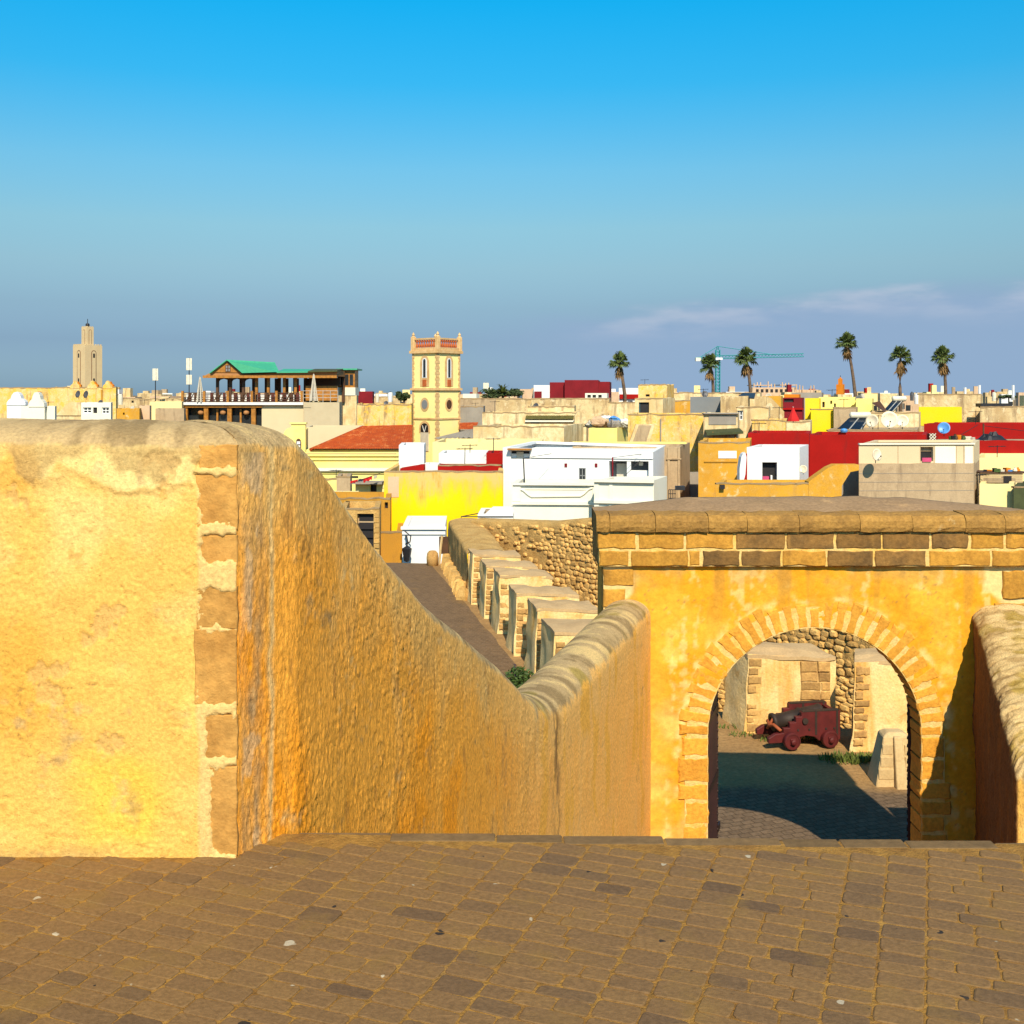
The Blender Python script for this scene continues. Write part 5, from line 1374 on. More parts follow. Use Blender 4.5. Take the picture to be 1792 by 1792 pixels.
# pavilion
for a in (374, 397, 420, 443, 464, 492, 512): h.add('column', a, a+4.5, 660, 704, 0.9, 1.3, M['woodd'] if a < 440 else M['wood'])
for a in (374, 397, 420): 
    mb = MB(); pts = [(a+4.5, 661), (a+22.5, 661), (a+22.5, 668), (a+20, 664.5), (a+13.5, 662.5), (a+7, 664.5), (a+4.5, 668)]
    mb.prism_y([(h.lx(p_), h.lz(p_, q_)) for p_, q_ in pts], 1.0, 1.2); mb.build('arch_brace', M['woodd'], E_)
for a in (376, 398, 421, 444, 468, 496, 516, 535, 560, 585): h.add('rear_column', a, a+5, 660, 704, 5.5, 5.9, M['woodd'])
for a, b in ((462, 470), (481, 487), (500, 506), (515, 530), (548, 575)): h.add('rear_screen', a, b, 661, 704, 5.6, 5.8, M['woodd'])
h.add('wooden_wall', 532, 588, 675, 702, 1.0, 1.3, M['wood']); h.add('back_bar', 532, 588, 660, 675, 3.0, 3.3, M['woodd'])
h.add('eaves_beam', 356, 590, 657, 661.5, -0.3, 0.1, M['wood'])
mb = MB(); mb.prism_y([(h.lx(a), h.lz(a, b)) for a, b in [(355, 659), (370, 651), (540, 650), (590, 648), (590, 658), (355, 660)]], 0.0, 7.5); mb.build('thatched_eave', M['straw'], E_)
gp = [(370, 651.5), (398, 631), (424, 652)]
mb = MB(); mb.prism_y([(h.lx(a), h.lz(a, b)) for a, b in gp], -0.1, 0.2); gab = mb.build('gable', M['wood'], E_)
mb = MB(); mb.box(h.lx(395), h.lx(404), -0.16, -0.08, h.lz(399, 650.5), h.lz(399, 639)); w_ = mb.build('window', M['woodd'], E_)
for a, b in ((396, 398.6), (400.4, 403)):
    for c0, c1 in ((640, 644.2), (645.4, 649.8)): MB().box(h.lx(a), h.lx(b), -0.18, -0.165, h.lz(399, c1), h.lz(399, c0)).build('pane', M['bluegrey'], w_)
def quadslab(P4, th_, name, m, parent):
    P4 = [Vector(p) for p in P4]; dn = Vector((0, 0, -th_)); mb = MB()
    mb.add(P4+[p+dn for p in P4], [(0, 1, 2, 3), (7, 6, 5, 4), (0, 4, 5, 1), (1, 5, 6, 2), (2, 6, 7, 3), (3, 7, 4, 0)]); return mb.build(name, m, parent)
def hp(px, py, y, pf=None): return (h.lx(px), y, h.lz(px, py))
quadslab([hp(425, 653, -0.4), hp(490, 651, -0.4), hp(469, 632.5, 3.5), hp(398, 629.5, -0.4)], 0.12, 'roof', M['green'], E_)
quadslab([hp(398, 629.5, -0.45), hp(368, 652.5, -0.45), hp(380, 650, 6), hp(425, 631.5, 6)], 0.12, 'roof', M['green'], E_)
quadslab([hp(486, 650.5, -0.45), hp(540, 650.0, -0.45), hp(539, 644.5, 4), hp(484, 644, 4)], 0.15, 'roof', M['green'], E_)
quadslab([hp(540, 649.5, -0.45), hp(591, 648.5, -0.45), hp(591, 644, 4), hp(540, 644, 4)], 0.15, 'roof', M['greend'], E_)
# steel railing on the right
mb = MB()
for a in (531, 543, 566, 579, 592): mb.tube([(h.lx(a), -0.3, h.lz(a, 704)), (h.lx(a), -0.3, h.lz(a, 684))], 0.04, 5)
for yy in (684, 690, 696): mb.tube([(h.lx(531), -0.3, h.lz(560, yy)), (h.lx(592), -0.3, h.lz(560, yy))], 0.03, 5)
mb.build('steel_railing', M['steel'], E_)
h.done()
h = House('restaurant_annex', 'tan rendered annex block under the restaurant terrace', 'house', 531, 594, 704, YR-1, 9, M['tand'], side=7, th=0, wear=0, par=0.05); h.hole(531.5, 544, 713, 740, 'door', 0.06, mat=M['tand']); h.done()
h = House('restaurant_annex', 'narrow pale wall with wooden glazed cabin on top, right end of the restaurant', 'house', 600, 624, 692, YR+6, 6, M['pale'], th=0, wear=0, par=0.05)
h.add('cabin', 591, 621, 648, 678, 0.0, 3.0, M['wood']); h.add('cabin_base', 592, 622, 678, 692, -0.1, 3.0, M['whitecream'])
for a in (593, 604, 612): h.add('cabin_window', a, a+6, 655, 674, -0.05, 0.05, M['glass'])
h.add('cabin_roof', 590, 626, 645, 647.5, -0.5, 4, M['green']); h.done()
for lb, px, yb, yt in (('closed pale parasol on the left end of the restaurant terrace', 350, 706, 659), ('tall closed pale parasol at the right of the restaurant terrace', 549, 704, 654)):
    p = at(px, yb, YR-0.3); s_ = (yb-yt)/F*YR
    e = empty('parasol', p, 0, lb, 'parasol', 'closed parasols')
    MB().tube([(0, 0, 0), (0, 0, s_)], 0.05, 6).build('pole', M['steel'], e)
    for k_ in range(6):
        t = k_*math.pi/3; MB().tube([(0.05*math.cos(t), 0.05*math.sin(t), s_*0.98), (0.42*math.cos(t), 0.42*math.sin(t), s_*0.05)], [0.03, 0.09], 5).build('folded_panel', M['canvas'], e)
house('tan block wall standing behind the lemon house, below the restaurant', 536, 632, 747, 96, 5, 'tan', th=0, wear=0.01)
house('peeling pale yellow wall with a broken arch left of the bell tower', 625, 720, 707, 112, 6, 'old', th=0, wear=0.15)
house('purple red flat roofed block between restaurant and tower', 620, 652, 685, 180, 8, 'maroon', th=4, wear=0.0)
house('small beige rooftop room left of the bell tower', 650, 700, 694, 190, 8, 'beige', th=4, wear=0.1)

# ---- far left cluster
house('long weathered ochre parapet house below the tall minaret', -40, 124, 678, 135, 8, 'old', th=0, wear=0.06)
h = house('weathered ochre rooftop block with two grey dishes below the minaret', 96, 203, 677, 125, 7, 'old', th=0, wear=0.06)
h.add('dark_strip', 177, 180, 682, 705, -0.1, 0.0, M['ochre2'])  # narrow dark ochre strip on the front of the block
for a in (124, 154, 181):
    pts = [(a-2, 680), (a, 674), (a+3, 672), (a+5, 667), (a+7.5, 666), (a+10, 668), (a+12, 672), (a+15, 674), (a+16, 680)]
    mb = MB(); mb.prism_y([(h.lx(p_), h.lz(p_, q_)) for p_, q_ in pts], -0.05, 0.4); mb.build('scalloped_gable', M['old'], h.e)
    mb = MB(); mb.prism_y([(h.lx(p_+1.5), h.lz(p_, q_-0.5)) for p_, q_ in pts[5:]]+[(h.lx(a+10), h.lz(a, 680))], 0.1, 0.5); mb.build('red_edge', M['orange'], h.e)
dish('left of two grey dishes below the tall minaret', 137.5, 690, 122, 6.5, M['dishgrey'], -35, 12); dish('right of two grey dishes below the tall minaret', 151.5, 690.5, 122, 6.5, M['dishgrey'], -35, 12)
def ogee(label, x0, x1, yt, yb, Y, m, nm='gable_wall'):
    e = House(nm, label, 'wall', x0, x1, yb-4, Y, 0.8, m, th=0, wear=0, par=0.02); c_ = (x0+x1)/2; w_ = (x1-x0)/2
    pts = [(-1, 0), (-0.95, 0.25), (-0.75, 0.42), (-0.55, 0.5), (-0.45, 0.75), (-0.25, 0.95), (0, 1.0), (0.25, 0.95), (0.45, 0.75), (0.55, 0.5), (0.75, 0.42), (0.95, 0.25), (1, 0)]
    mb = MB(); mb.prism_y([(e.lx(c_+w_*a), e.lz(c_, yb+(yt-yb)*b)) for a, b in pts], -0.06, 0.5); mb.build('gable', m, e.e); e.done(); return e
ogee('white ogee-shaped gable at the far left above the rampart', 12, 45, 686, 709, 84, M['white'])
e_ = ogee('greyish white ogee gable with brick-red edge, second from left', 50, 78, 686, 712, 80, M['whitecream'])
house('low grey-white parapet wall under the second ogee gable', 36, 96, 711, 80.5, 3, 'whitecream', th=0, wear=0.0)
mb = MB(); e_2 = e_; mb.prism_y([(e_.lx(a), e_.lz(a, b)) for a, b in ((51, 709), (51, 703), (54, 697), (57, 688), (61, 685), (64, 686), (58, 694), (56, 702), (54, 709))], 0.5, 0.9); mb.build('red_edge', M['orange'], e_.e)
h = house('small white house with two dark windows under the grey dishes', 142, 194, 704.5, 92, 5, 'whitecream', [(145, 160, 713, 723, 'window'), (163, 170, 713, 723, 'dark'), (178, 191, 713, 724, 'window')], th=0, wear=0, par=0.2)
h = House('stair_wall', 'beige triangular stair wall beside the small white house', 'wall', 97, 142, 726, 93, 2, M['pale'], th=0, wear=0)
mb = MB(); mb.prism_y([(h.lx(a), h.lz(a, b)) for a, b in ((98, 727), (122, 704), (142, 704), (142, 727))], -0.1, 0.5); mb.build('slope', M['pale'], h.e); h.done()
house('dark red flat roof block at the far left edge', -30, 12, 699, 150, 6, 'maroon', th=0, wear=0)
house('ochre boxy house right of the white dish house', 204, 244, 715, 100, 4, 'ochre', [(215, 218, 722, 726, 'dark')], th=0, wear=0.02)
house('pinkish rooftop hut next to the ochre box', 244, 262, 710, 104, 3, 'pink', th=0, wear=0.02)
house('pale yellow flat house left of the restaurant', 262, 318, 703, 118, 6, 'cream', th=0, wear=0.02)
house('brown cement wall in front of the pale yellow flat house', 272, 322, 715, 108, 3, 'concrete', th=0, wear=0.02)
house('low beige house strip under the left phone mast', 200, 320, 697, 165, 8, 'beige', [(230, 234, 701, 705, 'dark')], th=2, wear=0.15)
def mast(label, px, yt, yb, Y, rows, group='phone masts on the rooftops'):
    p = at(px, yb+10, Y); H = (yb+10-yt)/F*Y; k_ = Y/F
    e = empty('phone_mast', p, 0, label, 'antenna', group)
    MB().tube([(0, 0, 0), (0, 0, H)], [1.0*k_, 0.7*k_], 6).build('pole', M['dsteel'], e)
    for (z0, z1) in rows:
        for dx, dy in ((-3.2, -1), (0.2, -3), (3.2, 0)):
            MB().box((dx-1.6)*k_, (dx+1.6)*k_, (dy-0.6)*k_, (dy+0.6)*k_, H-(z1-yt)*k_, H-(z0-yt)*k_).build('panel', M['plastic'], e, bevel=0.2*k_)
        MB().tube([(-3*k_, -1*k_, H-(z0+2-yt)*k_), (3*k_, 0, H-(z0+2-yt)*k_)], 0.4*k_, 4).build('bracket', M['dsteel'], e)
mast('phone mast with one ring of pale panels, left of the restaurant', 272, 645, 697, 160, [(645, 666)])
mast('phone mast with two rings of pale panels next to the restaurant', 331, 626, 690, 150, [(627, 648), (656, 673)])
mast('tiny distant phone mast right of the bell tower', 850.5, 669, 690, 330, [(670, 680)])

# ---- tall minaret
YM = 250.0
def minaret(label, px0, pxc, px1, ytop, yl, lp0, lp1, ylt, YM, m, band, name='minaret', rot=None):
    k_ = YM/F; wl = (pxc-px0)*k_; wr_ = (px1-pxc)*k_
    W = math.hypot(wl, wr_); a = math.atan2(wr_, wl)         # square tower seen on its corner
    c = at(pxc, ytop, YM); Hh = c.z-TOWN
    e = empty(name, (c.x, c.y, TOWN), -a, label, 'minaret')
    def body(x0, w, z0, z1, nm, mm=m): return MB().box(-x0-w, -x0, x0, x0+w, z0, z1).build(nm, mm, e)
    # corner at local origin; left face runs towards -x, right face runs along +y
    body(0, W, 0, Hh, 'shaft')
    n = 7
    for i in range(n):
        q = W*(i+0.25)/n
        MB().box(-q-W/n*0.5, -q, 0, W*0.05, Hh+0.01, Hh+W*0.07).build('merlon', m, e)
        MB().box(-W*0.05, 0, q, q+W/n*0.5, Hh+0.012, Hh+W*0.07).build('merlon', m, e)
    lw = (lp1-lp0)*k_/(math.cos(a)+math.sin(a)); zl = Hh+(ytop-ylt)*k_
    o0 = (W-lw)/2
    MB().box(-o0-lw, -o0, o0, o0+lw, Hh-0.1, zl).build('lantern', m, e)
    for i in range(3):
        q = o0+lw*(i+0.2)/3
        MB().box(-q-lw*0.18, -q, o0, o0+lw*0.06, zl+0.01, zl+lw*0.1).build('merlon', m, e); MB().box(-o0-lw*0.06, -o0, q, q+lw*0.18, zl+0.012, zl+lw*0.1).build('merlon', m, e)
    cx = -o0-lw/2
    MB().lathe([(lw*0.24, zl), (lw*0.24, zl+lw*0.32), (lw*0.2, zl+lw*0.42), (lw*0.04, zl+lw*0.5)], 12, (cx, -cx, 0)).build('cap', M['dsteel'] if band else m, e)
    MB().tube([(cx, -cx, zl+lw*0.4), (cx, -cx, zl+lw*1.0)], 0.08, 5).build('finial', M['dsteel'], e)
    if band:
        def lancet(face, c0, w, z0, z1, nm, mm, dd):
            pts = [(-w, z0), (w, z0), (w, z1-w)]+[(w*math.cos(t), z1-w+w*math.sin(t)) for t in [math.pi*i/8 for i in range(1, 8)]]+[(-w, z1-w)]
            mb = MB()
            if face == 'L': mb.prism_y([(-c0+x, z) for x, z in pts], -dd, 0.1)
            else:
                mb.prism_y([(c0+x, z) for x, z in pts], -dd, 0.1); mb.v = [(-y, x, z) for x, y, z in mb.v]
            mb.build(nm, mm, e)
        for fc in 'LR':
            lancet(fc, W/2, W*0.145, Hh*0.30, Hh-W*0.24, 'window_band', M['minband'], 0.06); lancet(fc, W/2, W*0.105, Hh*0.31, Hh-W*0.29, 'window_recess', m, 0.09)
            for zc in (Hh-W*0.62, Hh*0.62): lancet(fc, W/2, W*0.05, zc, zc+W*0.22, 'slit', M['dsteel'], 0.12)
        for fc in 'LR':
            mb_off = o0+lw/2
            pts = [(-lw*0.2, Hh), (lw*0.2, Hh), (lw*0.2, zl-lw*0.5)]+[(lw*0.2*math.cos(t), zl-lw*0.5+lw*0.2*math.sin(t)) for t in [math.pi*i/6 for i in range(1, 6)]]+[(-lw*0.2, zl-lw*0.5)]
            for sc, mm, dd in ((1.0, M['minband'], 0.05), (0.7, m, 0.08)):
                mb = MB(); q = [(x*sc, Hh+(z-Hh)*(0.97 if sc < 1 else 1)) for x, z in pts]
                mb.prism_y([(-mb_off+x, z) for x, z in q], o0-dd, o0+0.1)
                if fc == 'R': mb.v = [(-y, -x, z) for x, y, z in mb.v]
                mb.build('lantern_window', mm, e)
    return e
minaret('tall sand-coloured minaret with lancet bands at far left', 120, 149, 168, 604, 0, 133, 153, 571, YM, M['minaret'], True)
minaret('small bright orange minaret on the skyline behind the leaning palm', 1465, 1475, 1481, 673, 0, 1469, 1477.5, 663, 320, M['orange'], False)

# ---- bell tower
YT = 118.0; k_ = YT/F
wl, wr2 = 47*k_, 37*k_; W = math.hypot(wl, wr2); a = math.atan2(wr2, wl)
c_ = at(765.5, 616, YT); ztop = c_.z-TOWN
bt = empty('bell_tower', (c_.x, c_.y, TOWN), -a, 'square yellow bell tower with stone corners and terracotta balustrade', 'tower')
MB().box(-W, 0, 0, W, 0, ztop).build('shaft', M['towerpaint'], bt)
zp = lambda py: Z_(py, YT)-TOWN
def both(fn):
    fn('L'); fn('R')
def fbox(fc, u0, u1, d0, d1, z0, z1, nm, m, parent=None):
    """u along the face from the near corner, d outwards"""
    if fc == 'L': mb = MB().box(-u1, -u0, -d1, -d0, z0, z1)
    else: mb = MB().box(d0, d1, u0, u1, z0, z1)
    return mb.build(nm, m, parent or bt)
def fprism(fc, pts, d0, d1, nm, m, parent=None):
    mb = MB()
    if fc == 'L': mb.prism_y([(-u, z) for u, z in pts], -d1, -d0)
    else:
        mb.prism_y(pts, d0, d1); mb.v = [(y, x, z) for x, y, z in mb.v]
    return mb.build(nm, m, parent or bt)
rq = random.Random(2)
for fc in 'LR':
    for u0 in (-0.03, W-0.22):
        z = ztop-0.05; i = 0
        while z > zp(800):
            hh = 0.30; ex = 0.10 if i % 2 else 0.0
            a0, a1 = (u0, u0+0.25+ex) if u0 < 1 else (u0-ex, W+0.03)
            fbox(fc, a0, a1, -0.1, 0.035+rq.uniform(0, 0.015), z-hh+0.03, z, 'quoin_stone', M['stonedress']); z -= hh; i += 1
    for py, t, dd in ((615, 0.30, 0.26), (681, 0.26, 0.20), (733, 0.18, 0.10)):
        fbox(fc, -dd+0.001, W+dd, 0.0, dd, zp(py)-t/2, zp(py)+t/2, 'string_course', M['stonedress'])
    # arched window
    cu = W/2; w1 = 0.36; zb_, zt_ = zp(676), zp(626)
    def arch(w, z0, z1, pt=1.0):
        return [(cu-w, z0), (cu+w, z0), (cu+w, z1-w*pt)]+[(cu+w*math.cos(t), z1-w*pt+w*pt*math.sin(t)) for t in [math.pi*i/10 for i in range(1, 10)]]+[(cu-w, z1-w*pt)]
    fprism(fc, arch(0.66, zb_, zt_+0.32, 1.25), -0.05, 0.05, 'window_surround', M['stonedress'])
    wdw = fprism(fc, arch(0.34, zp(661), zt_, 1.2), 0.0, 0.07, 'window', M['white']); fprism(fc, arch(0.17, zp(660), zt_-0.1, 1.2), 0.02, 0.09, 'pane', M['glass'], wdw)
    for q in (-0.2, 0.0, 0.2): fbox(fc, cu+q-0.075, cu+q+0.075, 0.0, 0.10, zp(676), zp(664), 'small_baluster', M['balus'])
    # round window
    circ = lambda r_: [(cu+r_*math.cos(2*math.pi*i/20), zp(708)+r_*1.2*math.sin(2*math.pi*i/20)) for i in range(20)]
    fprism(fc, circ(0.62), -0.05, 0.05, 'round_surround', M['stonedress']); fprism(fc, circ(0.42), 0.0, 0.07, 'round_window', M['woodd'] if fc == 'R' else M['bluegrey'])
    if fc == 'L':
        fprism(fc, arch(0.78, zp(758), zp(737), 1.0), -0.05, 0.06, 'door_surround', M['stonedress']); fl = fprism(fc, arch(0.56, zp(757), zp(741), 1.0), 0.0, 0.08, 'fanlight', M['dark'])
        for t in (-0.28, 0.28): fprism(fc, [(cu+t-0.04, zp(745)), (cu+t+0.04, zp(745)), (cu+0.04, zp(757)), (cu-0.04, zp(757))], 0.03, 0.1, 'glazing_bar', M['white'], fl)
        fbox(fc, cu-0.58, cu+0.58, 0.0, 0.09, zp(790), zp(757.5), 'door', M['canvas'])
    # balustrade
    zb2, zt2 = zp(612), zp(592)
    fbox(fc, 0.0, W, -0.25, 0.14, zp(614), zp(607.5), 'parapet_base', M['stonedress']); fbox(fc, 0.0, W, -0.22, 0.02, zp(593.5), zp(590.5), 'handrail', M['stonedress'])
    for i in range(8):
        u = 0.42+(W-0.84)*(i+0.5)/8
        mb = MB().lathe([(0.09, zp(607.5)), (0.15, zp(604)), (0.07, zp(599)), (0.14, zp(596)), (0.09, zp(593.5))], 8, ((-u, 0.1, 0) if fc == 'L' else (-0.1, u, 0))); mb.build('baluster', M['balus'], bt)
for (u, v) in ((0.06, -0.06), (-W+0.16, -0.06), (0.06, W-0.16), (-W+0.16, W-0.16)):
    p_ = MB().box(u-0.30, u+0.14, v-0.10, v+0.34, zp(614), zp(588)); p_.build('pedestal', M['stonedress'], bt, bevel=0.03)
    f_ = MB().lathe([(0.22, zp(588)), (0.2, zp(587)), (0.1, zp(586)), (0.17, zp(584.5)), (0.14, zp(583)), (0.02, zp(579.5))], 10, (u-0.08, v+0.12, 0)); f_.build('finial', M['stonedress'], bt)

# awning, roofs and walls right of the tower
e = empty('awning', at(795, 770, 112), 0, 'grey sloping sheet awning beside the foot of the bell tower', 'awning'); o = e.location
v = []; f = []
for i in range(29):
    t = i/28; a_ = at(760+68*t, 767-2*t, 108)-o; b_ = at(808+20*t, 756-6*t, 113)-o; dz = Vector((0, 0, 0.07*math.sin(i*math.pi/2)))
    v += [a_+dz, b_+dz, b_+dz-Vector((0, 0, 0.05)), a_+dz-Vector((0, 0, 0.05))]
for i in range(28):
    for q in range(4): f.append((4*i+q, 4*i+4+q, 4*i+4+(q+1) % 4, 4*i+(q+1) % 4))
MB().add(v, f).build('sheet', M['greyc'], e)
for px in (803, 818): MB().tube([at(px, 766, 109)-o, at(px, 790, 109)-o], 0.08, 5).build('post', M['woodd'], e)
h = house('grey cement house right of the bell tower', 804, 846, 711, 122, 6, 'greyc', th=0, wear=0.03)
e = empty('tiled_leanto', at(820, 752, 120), 0, 'small red tile roof slope right of the bell tower', 'roof'); o = e.location
tile_slope(at(804, 752.5, 118)-o, at(832, 752.5, 118)-o, at(837, 740, 121)-o, at(804, 741, 121)-o, 5, 10, 'tiles', e, M['tile'])
# ------------------------------------------------------------------ middle rooftops
house('weathered beige wall with dark rain streaks behind the white house dish', 828, 987, 746, 72, 6, 'pale', side=33, th=2, wear=0.08)
h = house('pale plastered wall with green tile canopy and dark window', 844, 1012, 722, 86, 6, 'pale', [(929, 944, 736, 747, 'dark')], th=1, wear=0.08)
e_ = h.e
mb = tile_slope((h.lx(919), -0.9, h.lz(919, 735)), (h.lx(1003), -0.9, h.lz(1003, 735)), (h.lx(1005), 0.2, h.lz(1005, 727)), (h.lx(921), 0.2, h.lz(921, 727)), 4, 30, 'tile_canopy', e_, M['greentile'])
h.add('canopy_soffit', 919, 1004, 735, 738, -0.85, 0.0, M['whitecream'])
house('upper pale parapet wall above the green tile canopy', 924, 1005, 711, 92, 5, 'pale', th=0, wear=0.08)
house('tan weathered flat house below the maroon block, left half', 868, 931, 698, 105, 7, 'beige', th=0, wear=0.05)
house('long tan streaked wall below the maroon block', 930, 1066, 697, 104, 7, 'beige', th=0, wear=0.06)
house('low mottled tan wall right of the long streaked wall', 1065, 1112, 704, 98, 6, 'pale', th=0, wear=0.05)
h = House('buttress', 'pale rounded buttress at the end of the green canopy wall', 'wall', 1005, 1026, 741, 84, 2, M['pale'], th=0, wear=0)
mb = MB(); mb.prism_y([(h.lx(a), h.lz(a, b)) for a, b in ((1005, 745), (1006, 727), (1010, 721), (1016, 720), (1022, 726), (1026, 736), (1026, 745))], -0.1, 0.6); mb.build('arched_head', M['pale'], h.e); h.done()
h = house('lemon yellow rooftop box carrying a heap of wrapped bundles', 1031, 1080, 749, 78, 4, 'lemon', side=19, th=0, wear=0.01, par=0.05)
# heap of bundles
hb = random.Random(31)
mats_b = ['canvas', 'bluep', 'concrete', 'white', 'beige', 'greyc', 'whitecream', 'woodd', 'pink']
for i in range(16):
    px = 1037+hb.uniform(0, 58); py = 744-hb.uniform(0, 12)*(1-abs(px-1064)/40); Y = 79+hb.uniform(0, 2.0); p = at(px, py, Y); s_ = hb.uniform(0.22, 0.45); mm = mats_b[i % len(mats_b)]
    word = {'canvas': 'grey canvas', 'bluep': 'blue', 'concrete': 'brown', 'white': 'white', 'beige': 'tan', 'greyc': 'dark grey', 'whitecream': 'cream', 'woodd': 'dark brown', 'pink': 'pinkish'}[mm]
    mb = MB(); v = []; f = []
    for a in range(7):
        ph = math.pi*a/6
        for b in range(9):
            t = 2*math.pi*b/9; q = s_*(1+0.25*hb.uniform(-1, 1)); v.append((q*1.3*math.sin(ph)*math.cos(t), q*math.sin(ph)*math.sin(t), q*0.85*math.cos(ph)))
    for a in range(6):
        for b in range(9): f.append((a*9+b, a*9+(b+1) % 9, (a+1)*9+(b+1) % 9, (a+1)*9+b))
    mb.add(v, f); o = mb.build('bundle', M[mm]); o.location = p; setp(o, label='%s wrapped bundle in the heap on the yellow rooftop box' % word, category='bundle', group='bundles heaped on the rooftop')
# concrete building behind the white house
h = house('brown cement apartment block behind the white house', 1002, 1190, 782, 55, 5, 'concrete', [], side=17, th=3, wear=0.02)
h.band(1002, 1207, 776, 779, 1.5, 2.2, M['lemon'], 'yellow_coping')
h.band(1166, 1192, 802, 804, -0.1, 0.3, M['concrete'])
for a in (1168, 1186): h.band(a, a+4, 783, 880, -0.06, 0.1, M['concrete'], 'pilaster')
h = House('alley_wall', 'grey wall standing in for the dark gap of the narrow alley beside the cement block', 'wall', 1204, 1226, 828, 60, 1, M['greyc'], th=0, wear=0); h.done()  # plain grey wall stands in for the alley's dark gap
house('narrow grey house end at the top of the alley', 1206, 1222, 785, 66, 4, 'greyc', th=0, wear=0.02)
e = empty('bird_cage', at(1178, 880, 47), 0, 'small dark wire cage hanging on the cement block side', 'cage'); o = e.location
mb = MB()
for a in range(5): mb.tube([at(1170+a*3.2, 880, 47)-o, at(1170+a*3.2, 857, 47)-o], 0.015, 4)
for b in (857, 864, 872, 880): mb.tube([at(1170, b, 47)-o, at(1183, b, 47)-o], 0.015, 4)
mb.build('bars', M['dsteel'], e); MB().box(0.1, 0.5, -0.1, 0.2, 0.55, 0.72).build('hood', M['dsteel'], e)
# wall with peeling paint
h = house('peeling yellow and white wall with a sloping stair panel', 1099, 1232, 725, 64, 5, 'old', th=1, wear=0.07)
mb = MB(); mb.prism_y([(h.lx(a), h.lz(a, b)) for a, b in ((1100, 776), (1112, 742), (1145, 742), (1135, 776))], -0.3, -0.02); st_ = mb.build('stair_flank', M['pale'], h.e)
mb = MB(); mb.prism_y([(h.lx(a), h.lz(a, b)) for a, b in ((1106, 774), (1117, 744), (1139, 744), (1129, 774))], -0.36, -0.31); mb.build('stair_slab', M['concrete'], h.e)
h.add('drain_pipe', 1155, 1157, 733, 773, -0.12, 0.0, M['greyc'])
h = house('house with a grey render panel and shabby wooden awning', 1231, 1291, 724, 61, 4, 'pale', th=0, wear=0.05)
h.add('render_panel', 1240, 1288, 727, 743, -0.04, 0.02, M['greyc']); h.add('top_board', 1230, 1292, 722.5, 724.5, -0.2, 0.2, M['greyc'])
quadslab([(h.lx(1230), -1.2, h.lz(1230, 757)), (h.lx(1293), -1.2, h.lz(1293, 754)), (h.lx(1294), 0.0, h.lz(1294, 749)), (h.lx(1233), 0.0, h.lz(1233, 752))], 0.12, 'awning', M['greend'], h.e)
for a in (1241, 1280): h.add('awning_post', a, a+2, 755, 775, -1.0, -0.85, M['wood'])
h = house('patched cream house with a dark little window', 1290, 1345, 713, 68, 5, 'pale', [(1290.5, 1300.5, 718.5, 735, 'window')], th=0, wear=0.12)
house('faded yellow wall with sloping stair top', 1316, 1376, 735, 66, 4, 'old', th=0, wear=0.06)
h = House('stair_wall', 'tan sloping stair wall beside the maroon house', 'wall', 1322, 1342, 694, 76, 3, M['beige'], th=0, wear=0)
mb = MB(); mb.prism_y([(h.lx(a), h.lz(a, b)) for a, b in ((1341, 694), (1350, 697), (1372, 720), (1372, 760), (1341, 760))], -0.05, 0.6); mb.build('slope', M['beige'], h.e); h.done()
h = house('small white hut with an open blue door', 1111, 1160, 697, 84, 4, 'pale', [(1118, 1136, 704, 727, 'dark')], side=20, th=0, wear=0.08)
mb = MB(); mb.add([(h.lx(1119), 0.1, h.lz(1119, 727)), (h.lx(1135), 0.9, h.lz(1135, 727)), (h.lx(1135), 0.9, h.lz(1135, 704)), (h.lx(1119), 0.1, h.lz(1119, 704)), (h.lx(1119), 0.14, h.lz(1119, 727)), (h.lx(1135), 0.94, h.lz(1135, 727)), (h.lx(1135), 0.94, h.lz(1135, 704)), (h.lx(1119), 0.14, h.lz(1119, 704))], [(0, 1, 2, 3), (7, 6, 5, 4), (0, 4, 5, 1), (1, 5, 6, 2), (2, 6, 7, 3), (3, 7, 4, 0)]); mb.build('door', M['bluedoor'], h.e)
house('ochre low wall next to the hut with the blue door', 1168, 1208, 701, 88, 3, 'ochre', th=0, wear=0.05)
h = house('old yellow flaking block standing above the blue-door hut', 1117, 1168, 673, 104, 5, 'old', [(1130, 1137, 690, 694, 'dark')], side=11, th=0, wear=0.14)
house('long low cream parapet behind the blue-grey wall', 1168, 1330, 687, 115, 5, 'pale', th=0, wear=0.05)
house('plain blue-grey painted rooftop wall', 1208, 1261, 694.5, 82, 3, 'bluegrey', th=0, wear=0.0)
dish('black dish above the blue-grey wall', 1233, 690, 84, 6, M['dishgrey'], 10, 20)
house('tan rooftop room right of the blue-grey wall', 1261, 1309, 693, 80, 4, 'beige', th=0, wear=0.01)
e = empty('roof_panel', at(1305, 696, 84), 0, 'dark slanted roof panel above the tan rooftop room', 'roof panel'); o = e.location
quadslab([at(1290, 694, 81)-o, at(1320, 696, 81)-o, at(1322, 687.5, 86)-o, at(1300, 687.5, 86)-o], 0.1, 'panel', M['dsteel'], e)
house('yellow ochre wall behind the tan stair wall', 1335, 1367, 693, 90, 3, 'ochre', th=0, wear=0.01)
h = house('maroon house with one dark window and red ledge', 1366, 1404, 696, 96, 4, 'maroon', [(1372, 1389, 698, 704, 'dark')], th=0, wear=0.0); h.band(1366, 1405, 714, 717, -0.2, 0.1, M['red'])
house('low tan parapet below the red umbrella', 1375, 1418, 737, 66, 3, 'pale', th=0, wear=0.05)
house('orange painted roof hut behind the maroon house', 1372, 1398, 690, 110, 3, 'orange', th=0, wear=0.0)
